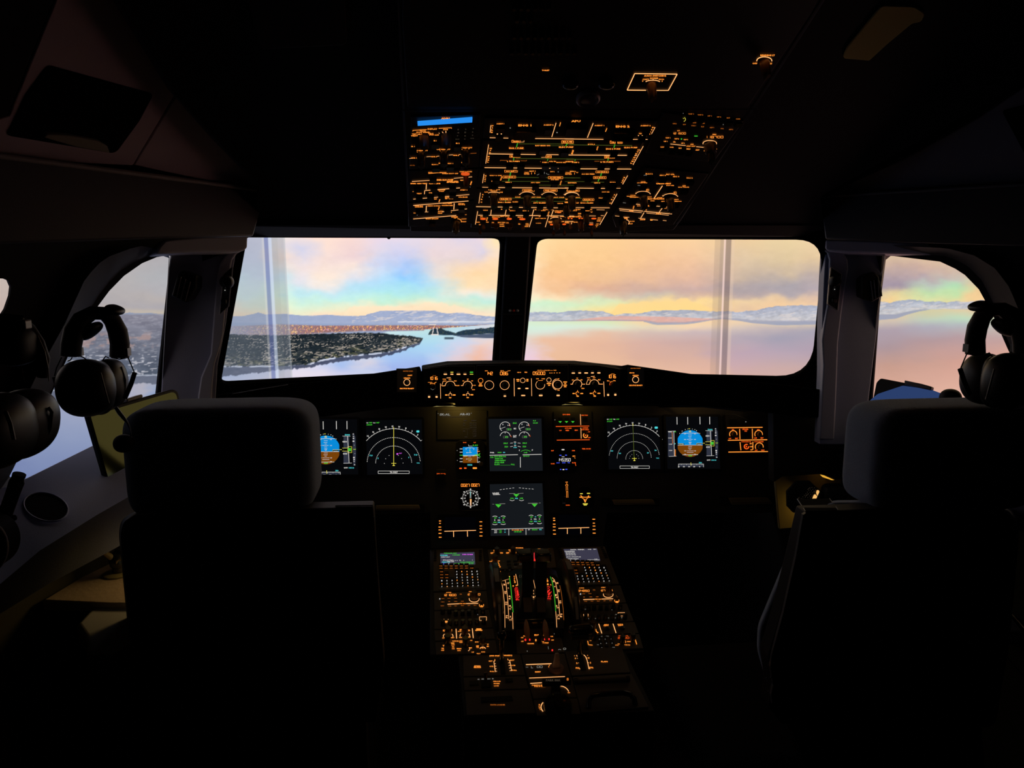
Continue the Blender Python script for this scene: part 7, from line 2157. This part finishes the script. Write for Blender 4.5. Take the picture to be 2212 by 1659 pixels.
MB().tube([sp(257, 1243), sp(257, 1232), sp(256, 1222)], [.012, .012, .011], 14).build('stick_boot', M_st, t, smooth=50)
MB().tube([sp(262, 1224), sp(256, 1214), sp(248, 1204), sp(240, 1196)], [.012, .016, .013, .008], 16).build('stick_grip', M_st, t, smooth=50)
MB().tube([sp(218, 1188, -.01), sp(226, 1194, -.01), sp(238, 1202, -.008), sp(248, 1208, -.004)], [.0045, .0042, .0055, .007], 12).build('thumb_rest', mat('stick_painted_glint', (.55, .42, .2), .25, .6), t, smooth=50)  # lamp glint on the black stick painted as a gold base colour
MB().tube([sp(252, 1185, .01), sp(262, 1180, .01), sp(285, 1178, .01)], [.008, .012, .012], 14).build('stick_head', M_st, t, smooth=50)
MB().tube([sp(252, 1222, -.013), sp(252, 1213, -.014), sp(257, 1209, -.014), sp(268, 1209, -.014)], .0018, 8).build('grip_painted_glint', MATS['stick_painted_glint'], t, smooth=50)  # second painted glint, along the grip
t = thing('armrest', 'fold down armrest pad beside the left seat, olive on top and blue grey behind', 'armrest', onZ(220, 1360, .925))
ap = [(165, 1347), (193, 1318), (240, 1296), (330, 1292), (330, 1380), (300, 1380), (252, 1416), (240, 1419), (184, 1418), (188, 1395), (182, 1372)]
MB().prism([onZ(x, y, .925) for x, y in ap], (0, 0, -.035)).build('pad', mat('armrest_vinyl', (.26, .25, .24), .5, .4, bump=.1, bscale=300), t, bevel=.008, seg=3)
t = thing('armrest', 'armrest pad corner right of the right seat at the picture edge', 'armrest', onZ(2190, 1340, .80))
MB().prism([onZ(x, y, .80) for x, y in ((2120, 1290), (2158, 1296), (2220, 1362), (2260, 1420), (2240, 1362), (2120, 1362))], (0, 0, -.03)).build('pad', mat('armrest_vinyl_right', (.08, .08, .09), .5, .4), t, bevel=.004)
MB().tube([onZ(2157, 1294, .804), onZ(2214, 1358, .804)], .0012, 6).build('pad_piping', mat('piping_tan', (.3, .24, .16), .5, .3), t)
for pts, lb in ((((218, 1455), (175, 1574), (158, 1573), (178, 1548)), 'thin chrome floor rail edge left of the left seat'), (((2145, 1384), (2212, 1462), (2260, 1520)), 'thin metal rail edge right of the right seat')):
    t = thing('seat_track', lb, 'rail', onY(*pts[0], 1.15))
    MB().tube([onY(x, y, 1.15) for x, y in pts], .0012, 6).build('rail_edge', mat('rail_edge_metal', (.3, .27, .24), .3, .5), t)

# ---------------------------------------------------------------- right footwell
FW = PL((0, 1.70, .8), (1, 0, 0), (0, 0, 1))
t = thing('footwell_lining', 'yellow lit footwell wall beyond the right seat shoulder', 'lining', FW.at(1760, 1070))
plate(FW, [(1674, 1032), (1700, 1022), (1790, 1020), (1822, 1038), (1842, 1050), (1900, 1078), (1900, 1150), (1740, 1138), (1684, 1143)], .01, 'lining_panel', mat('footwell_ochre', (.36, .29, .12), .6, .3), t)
plate(FW, [(1670, 866), (1860, 905), (1860, 1040), (1825, 1034), (1806, 1036), (1774, 1024), (1690, 1030), (1672, 1042)], .03, 'side_cheek', mat('cheek_brown_black', (.020, .015, .013), .5, .3), t, lift=.035)
t = thing('rudder_pedal', 'perforated black octagonal pedal plate in the lit right footwell', 'pedal', FW.at(1738, 1070, .08))
PO = PL(FW.o + V((0, -.07, 0)), (1, 0, 0), (0, 0, 1))
octo = [(1700, 1062), (1721, 1040), (1750, 1039), (1775, 1062), (1775, 1090), (1750, 1108), (1714, 1108), (1701, 1094)]
plate(PO, octo, .008, 'pedal_plate', M_black, t, bevel=.002)
s = Sheet(PO, .0006, (1640, 980, 8.296))
for i in range(5):
    for j in range(9):
        x, y = 945 + 44 * i - 30 * j * .9, 606 + 28 * j + 6 * i
        if 700 < x < 1010 and y < 812: s.ell(x, y, 4.5, 6, 'n')
for i, (x1, y1, x2, y2) in enumerate(((865, 648, 915, 602), (825, 765, 885, 712), (690, 815, 720, 780), (970, 700, 1010, 665))):
    s.line(x1, y1, x2, y2, 4, 'n')
s.done('painted_hole_light', t)  # glowing discs painted for lamplight through holes that are not cut
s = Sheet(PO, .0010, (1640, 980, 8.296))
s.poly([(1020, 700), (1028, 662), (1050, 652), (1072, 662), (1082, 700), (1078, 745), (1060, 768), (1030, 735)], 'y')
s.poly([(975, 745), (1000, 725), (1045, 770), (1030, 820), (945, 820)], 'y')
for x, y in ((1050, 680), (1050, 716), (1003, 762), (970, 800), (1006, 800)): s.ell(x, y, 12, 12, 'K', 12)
used = s.build('painted_lamp_glow', [emit('lamp_amber_glow', (250, 190, 110), 1.0), INK['K']], t)  # lamp behind the plate painted as a glowing patch with dark dots
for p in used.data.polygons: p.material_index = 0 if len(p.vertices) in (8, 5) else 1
t = thing('pedal_adjuster', 'smooth black rounded handle in the lit right footwell beside the pedal', 'handle', FW.at(1800, 1062, .12))
MB().sup(FW.at(1802, 1063, .12), (.028, .02, .019), .55, None, 28, 18).build('handle_body', M_black, t, smooth=60)
MB().tube([FW.at(1776, 1064, .12), FW.at(1764, 1090, .11)], .006, 10).build('handle_arm', M_black, t)
t = thing('footwell_lamp', 'slim amber lamp bar glowing at the top of the right footwell', 'lamp', FW.at(1788, 1030, .06))
MB().prism([FW.at(x, y, .03) for x, y in ((1773, 1026), (1782, 1028), (1802, 1037), (1796, 1037), (1778, 1031))], (0, .004, 0)).build('lens', emit('footwell_lens', (235, 175, 60), .95), t)

# ---------------------------------------------------------------- tablets
M_tab = mat('tablet_glass_green', (.045, .055, .026), .05, .9, metal=.95)
YT = 1.36
t = thing('tablet_computer', 'large upright tablet with greenish reflective glass mounted left of the left seat', 'tablet', onY(290, 960, YT))
tp = rounded([(188, 892), (383, 838), (392, 880), (400, 1060), (312, 1066), (246, 1090)], [6, 16, 10, 10, 4, 10])
TPp = PL(onY(290, 960, YT), (.42, .91, 0), (-.19, .088, .98))
plate(TPp, tp, .010, 'tablet_body', M_black, t, bevel=.002)
plate(TPp, rounded([(196, 899), (379, 845), (388, 882), (392, 1054), (312, 1060), (248, 1082)], [4, 12, 8, 8, 4, 8]), .002, 'tablet_glass', M_tab, t, lift=.0018, bevel=0)
plate(TPp, [(274, 862), (308, 851), (310, 858), (276, 869)], .016, 'mount_clip', mat('clip_tan', (.30, .25, .2), .4, .4), t, lift=.008, bevel=.002)
s = Sheet(TPp, .0026, (180, 820, 5.529))
for x, y in ((586, 884), (603, 870), (621, 857), (639, 844), (658, 829), (612, 905), (626, 912), (618, 925), (604, 945), (612, 940), (628, 930), (503, 950), (503, 980), (575, 1127), (592, 1117), (660, 998)):
    s.ell(x, y, 4, 4, 'A', 8)
s.line(498, 1090, 528, 1070, 5, 'n')
s.done('reflected_lights', t) if False else None
t = thing('tablet_computer', 'tablet with blue sky reflection painted as glow and a black back plate mounted in the right side window', 'tablet', onY(1960, 870, 1.45))
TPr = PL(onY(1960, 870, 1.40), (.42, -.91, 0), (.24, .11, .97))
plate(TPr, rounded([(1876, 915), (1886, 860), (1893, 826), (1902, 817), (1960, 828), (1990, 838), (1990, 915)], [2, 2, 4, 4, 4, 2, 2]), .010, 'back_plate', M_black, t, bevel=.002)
plate(TPr, rounded([(1868, 915), (1878, 866), (1896, 851), (1950, 833), (2012, 842), (2042, 853), (2046, 915)], [2, 4, 4, 3, 3, 4, 2]), .003, 'tablet_painted_glass', emit('painted_sky_reflection', (42, 62, 106), 1.0), t, lift=.004, bevel=0)  # glowing blue stands in for sky reflected in the glass
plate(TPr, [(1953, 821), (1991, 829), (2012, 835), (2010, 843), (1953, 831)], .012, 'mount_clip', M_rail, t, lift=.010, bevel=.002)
t = thing('microphone', 'small round black foam microphone above the right headrest', 'microphone', onY(2055, 862, 1.3))
k = zc(onY(2055, 862, 1.3)) / F
MB().sup(onY(2053, 861, 1.3), (22 * k, 20 * k, 21 * k), .9, None, 28, 18).build('foam_ball', M_shellb, t, smooth=60)
MB().tube([onY(2062, 866, 1.3), onY(2077, 872, 1.3)], .004, 8).build('boom', M_black, t)
# ---------------------------------------------------------------- headsets hanging from their pegs
M_hs = mat('headset_black', (.005, .005, .005), .5, .2)
M_hsf = mat('headset_cup_black', (.005, .005, .005), .4, .3)
M_pad = mat('ear_cushion_leather', (.007, .007, .007), .4, .3)
M_strip = mat('headset_silver_strip', (.16, .15, .12), .3, .5)


def headset(label, Y, mx=None, cups=((238, 828, 32, 56), (186, 838, 56, 62), (212, 838, 32, 60))):
    """mx maps the left headset's photo coordinates onto another one"""
    m_ = mx or (lambda x, y: (x, y))
    f = lambda x, y, d=0: onY(*m_(x, y), Y + d)
    c = f(205, 830)
    k = zc(c) / F
    t = thing('headset', label, 'headset', c, 'hanging headsets')
    # padded head band: a broad flat strap bent over the peg
    path = [(153, 768, -.02), (154, 745, -.02), (160, 715, -.015), (176, 690, -.01), (200, 676, 0), (224, 677, .01), (243, 692, .02), (254, 715, .025), (259, 742, .03), (258, 771, .03)]
    MB().tube([f(x, y, d) for x, y, d in path], [20 * k, 20 * k, 20 * k, 18 * k, 15 * k, 15 * k, 18 * k, 20 * k, 20 * k, 20 * k], 16).build('head_band', M_hs, t, smooth=60)
    MB().sup(f(248, 669, .02), (17 * k, .02, 9 * k), .8, Matrix.Rotation(.45 * (1 if mx is None else -1), 3, 'Y'), 24, 14).build('peg_pad', M_pad, t, smooth=60)
    MB().sup(f(196, 715, .0), (26 * k, .018, 11 * k), .8, Matrix.Rotation(-.7 * (-1 if mx is None else 1) * -1, 3, 'Y'), 24, 14).build('inner_pad', M_hs, t, smooth=60)
    for x in (175, 278):
        MB().box(f(x - 1, 760, 0), (5 * k, .012, 17 * k)).build('slider_block', M_strip, t)
    for pts in (((276, 771), (282, 785), (290, 804), (286, 812)), ((133, 772), (122, 795), (118, 812)), ((235, 773), (228, 770), (222, 778)), ((240, 772), (258, 776), (272, 773)), ((172, 769), (180, 772), (188, 778)), ((146, 780), (152, 778), (156, 772))):
        MB().tube([f(x, y, 0) for x, y in pts], 1.3 * k, 8).build('wire_yoke', M_hs, t, smooth=60)
    for pts in (((291, 805), (283, 830), (270, 860)), ((118, 814), (125, 838), (132, 864))):
        MB().tube([f(x, y, 0) for x, y in pts], 5 * k, 10).build('yoke_arm', M_hs, t, smooth=50)
    for cx, cy, rx, ry, d, nm in (cups[0] + (.05, 'far'), cups[1] + (0, 'near')):
        p = f(cx, cy, d)
        cup = MB().sup(p, (rx * k, .035, ry * k), .85, None, 40, 26).build('ear_cup', M_hsf, t, smooth=60)
        if nm == 'near':
            MB().sup(f(cups[2][0], cups[2][1], .02), (cups[2][2] * k, .02, cups[2][3] * k), .8, None, 32, 22).build('ear_cushion', M_pad, cup, smooth=60)
            MB().tube([f(217, 805, -.03), f(225, 835, -.032), f(235, 871, -.028)], 1.9 * k, 8).build('cup_strip', M_strip, cup, smooth=60)
        else:
            MB().tube([f(262, 792, .05), f(271, 820, .05), f(270, 850, .05), f(262, 872, .05)], 2.0 * k, 8).build('cup_rim', M_strip, cup, smooth=60)
    return t, f, k


t, f, k = headset('headset hanging in front of the left side window, its microphone boom hanging down', 1.05)
MB().tube([f(250, 880), f(258, 892), f(267, 903), f(275, 913), f(281, 926), f(283, 942)], [4 * k, 4.5 * k, 4 * k, 2.6 * k, 2.4 * k, 2.2 * k], 10).build('microphone_boom', M_hsf, t, smooth=60)
MB().tube([f(271, 905, -.006), f(280, 920, -.006), f(284.5, 940, -.006)], .7 * k, 6).build('boom_wire', M_strip, t)
MB().sup(f(268, 958), (22 * k, 20 * k, 20 * k), .9, None, 28, 18).build('microphone', M_shellb, t, smooth=60)
headset('headset hanging in front of the right side window, cut by the picture edge', 1.02, lambda x, y: (2365 - x, y - 8), ((240, 826, 42, 58), (184, 832, 52, 62), (214, 832, 30, 58)))
# nearer headset at the left picture edge
Y = .62
f = lambda x, y, d=0: onY(x, y, Y + d)
k = zc(f(50, 880)) / F
t = thing('headset', 'nearer headset cut by the left picture edge, with a silver block on its band', 'headset', f(40, 880), 'hanging headsets')
MB().tube([f(-30, 696), f(10, 692), (f(44, 694)), f(64, 710, .01), f(82, 740, .01), (f(94, 775, .01)), f(92, 815, .01)], [14 * k, 15 * k, 14 * k, 12 * k, 13 * k, 13 * k, 11 * k], 14).build('head_band', M_hs, t, smooth=60)
MB().sup(f(30, 745), (40 * k, .02, 44 * k), .7, None, 30, 20).build('inner_pad', M_hs, t, smooth=60)
MB().box(f(51, 701, -.02), (20 * k, .01, 19 * k)).build('slider_block', mat('bare_silver', (.62, .6, .56), .35, .4), t, bevel=.001)
MB().tube([f(64, 704, -.01), f(82, 726, -.01), f(97, 760, -.01), f(104, 795, -.01), f(106, 824, -.01)], 1.1 * k, 6).build('band_edge', M_strip, t)
MB().tube([f(48, 796, -.02), f(50, 816, -.02), f(57, 828, -.02)], 1.1 * k, 6).build('wire_yoke', M_strip, t)
cup = MB().sup(f(50, 915, .02), (56 * k, .04, 76 * k), .85, Matrix.Rotation(.12, 3, 'Y'), 40, 26).build('ear_cup', M_hsf, t, smooth=60)
cup = MB().sup(f(-6, 930, -.02), (58 * k, .04, 78 * k), .85, None, 40, 26).build('ear_cup', M_hsf, t, smooth=60)
MB().tube([f(12, 890, -.055), f(22, 915, -.06), f(30, 950, -.06)], 4 * k, 8).build('cup_strip', M_strip, cup, smooth=60)
MB().tube([f(104, 880, .02), f(112, 890, .02), f(108, 925, .02), f(90, 965, .02)], 4 * k, 10).build('yoke_arm', M_hs, t, smooth=50)
# torch in its clip
f = lambda x, y, d=0: onY(x, y, .95 + d)
k = zc(f(20, 1090)) / F
t = thing('torch', 'glossy black torch standing in a clip at the lower left picture edge', 'torch', f(20, 1090))
MB().tube([f(40, 1030), f(37, 1036), f(36, 1042), f(28, 1065), f(16, 1098), f(4, 1132), f(-8, 1165)], [12 * k, 13 * k, 15 * k, 14 * k, 14 * k, 14 * k, 14 * k], 20).build('torch_barrel', mat('torch_gloss', (.10, .09, .10), .15, .8, metal=.8), t, smooth=40)
MB().tube([f(42, 1024), f(40, 1030)], [13 * k, 13 * k], 20).build('torch_cap', M_gloss, t, smooth=40)
MB().tube([f(14, 1118, -.01), f(26, 1120, -.012), f(33, 1118, -.012)], [6 * k, 8 * k, 6 * k], 12).build('clip_knob', M_gloss, t, smooth=50)
t = thing('speaker_ring', 'rim of a round dark fitting at the left picture edge below the torch', 'fitting', onY(-20, 1180, .9))
rp = [onY(-35 + 50 * cos(2 * pi * i / 32), 1182 + 56 * sin(2 * pi * i / 32), .90) for i in range(33)]
MB().tube(rp, .0022, 8, cap=False).build('ring', M_pil2, t, smooth=60)
MB().prism(rp[:32], (0, .03, 0)).build('fitting_body', M_dark, t)

# ---------------------------------------------------------------- pillar vents and switch plates
def vent(pl, pts, ribs, label):
    c = (sum(p[0] for p in pts) / len(pts), sum(p[1] for p in pts) / len(pts))
    t = thing('air_vent', label, 'air vent', pl.at(*c, .05), 'pillar air vents')
    a = [pl.at(x, y, .055) for x, y in pts]
    b = [pl.at(c[0] + (x - c[0]) * .8 + (18 if c[0] < 1000 else -18), c[1] + (y - c[1]) * .85, .015) for x, y in pts]
    n = len(pts)
    MB().add(a + b, [tuple(range(n)), tuple(range(2 * n - 1, n - 1, -1))] + [(i, i + n, (i + 1) % n + n, (i + 1) % n) for i in range(n)]).build('vent_body', M_hs, t, bevel=.003)
    for x0, y0, x1, y1 in ribs:
        MB().tube([pl.at(x0, y0, .057), pl.at(x1, y1, .057)], .0012, 6).build('vent_fin', mat('vent_fin_black', (.03, .03, .032), .25, .6), t)


vent(PLL, [(383, 590), (395, 583), (425, 594), (424, 622), (403, 655), (369, 640)], ((385, 600, 374, 637), (391, 598, 381, 643), (401, 603, 390, 648), (411, 608, 400, 650)), 'black ribbed air vent on the left pillar')
vent(PLR, [(1888, 586), (1899, 597), (1903, 615), (1907, 640), (1884, 653), (1862, 645), (1862, 600), (1875, 590)], ((1881, 607, 1886, 648), (1888, 605, 1892, 646), (1897, 602, 1899, 641), (1901, 608, 1905, 640)), 'black ribbed air vent on the right pillar')


def swplate(pl, pts, kn, dot, btn, label):
    c = (sum(p[0] for p in pts) / 4, sum(p[1] for p in pts) / 4)
    t = thing('light_switch_plate', label, 'switch panel', pl.at(*c, .03), 'pillar switch plates')
    plate(pl, pts, .012, 'plate', mat('switch_plate_grey', (.045, .045, .05), .35, .5), t, lift=.030, bevel=.002)
    e = [pl.at(x, y, .031) for x, y in pts]
    MB().tube(e + e[:1], .0011, 6, cap=False).build('plate_edge', mat('plate_edge_grey', (.4, .4, .42), .35, .5), t)
    o = pl.at(*kn, .030)
    MB().lathe(o, pl.n, [(.014, 0), (.014, .004), (.010, .016), (.008, .018)], 24).build('knob', M_hs, t, smooth=40)
    MB().sup(pl.at(*dot, .032), (.0008, .0008, .0008), 1, None, 8, 6).build('indicator_dot', emit('pin_light', (235, 235, 225), 1), t)
    o = pl.at(*btn, .032)
    MB().box(o, (.010, .012, .010)).build('rocker', M_hs, t, bevel=.002)


swplate(PLL, [(482, 592), (503, 575), (494, 662), (474, 680)], (490, 609), (486, 627), (484, 652), 'small switch plate with a round knob on the left pillar trim')
swplate(PLR, [(1795, 577), (1818, 592), (1810, 671), (1788, 657)], (1803, 608), (1803, 625), (1801, 649), 'small switch plate with a round knob on the right pillar trim')
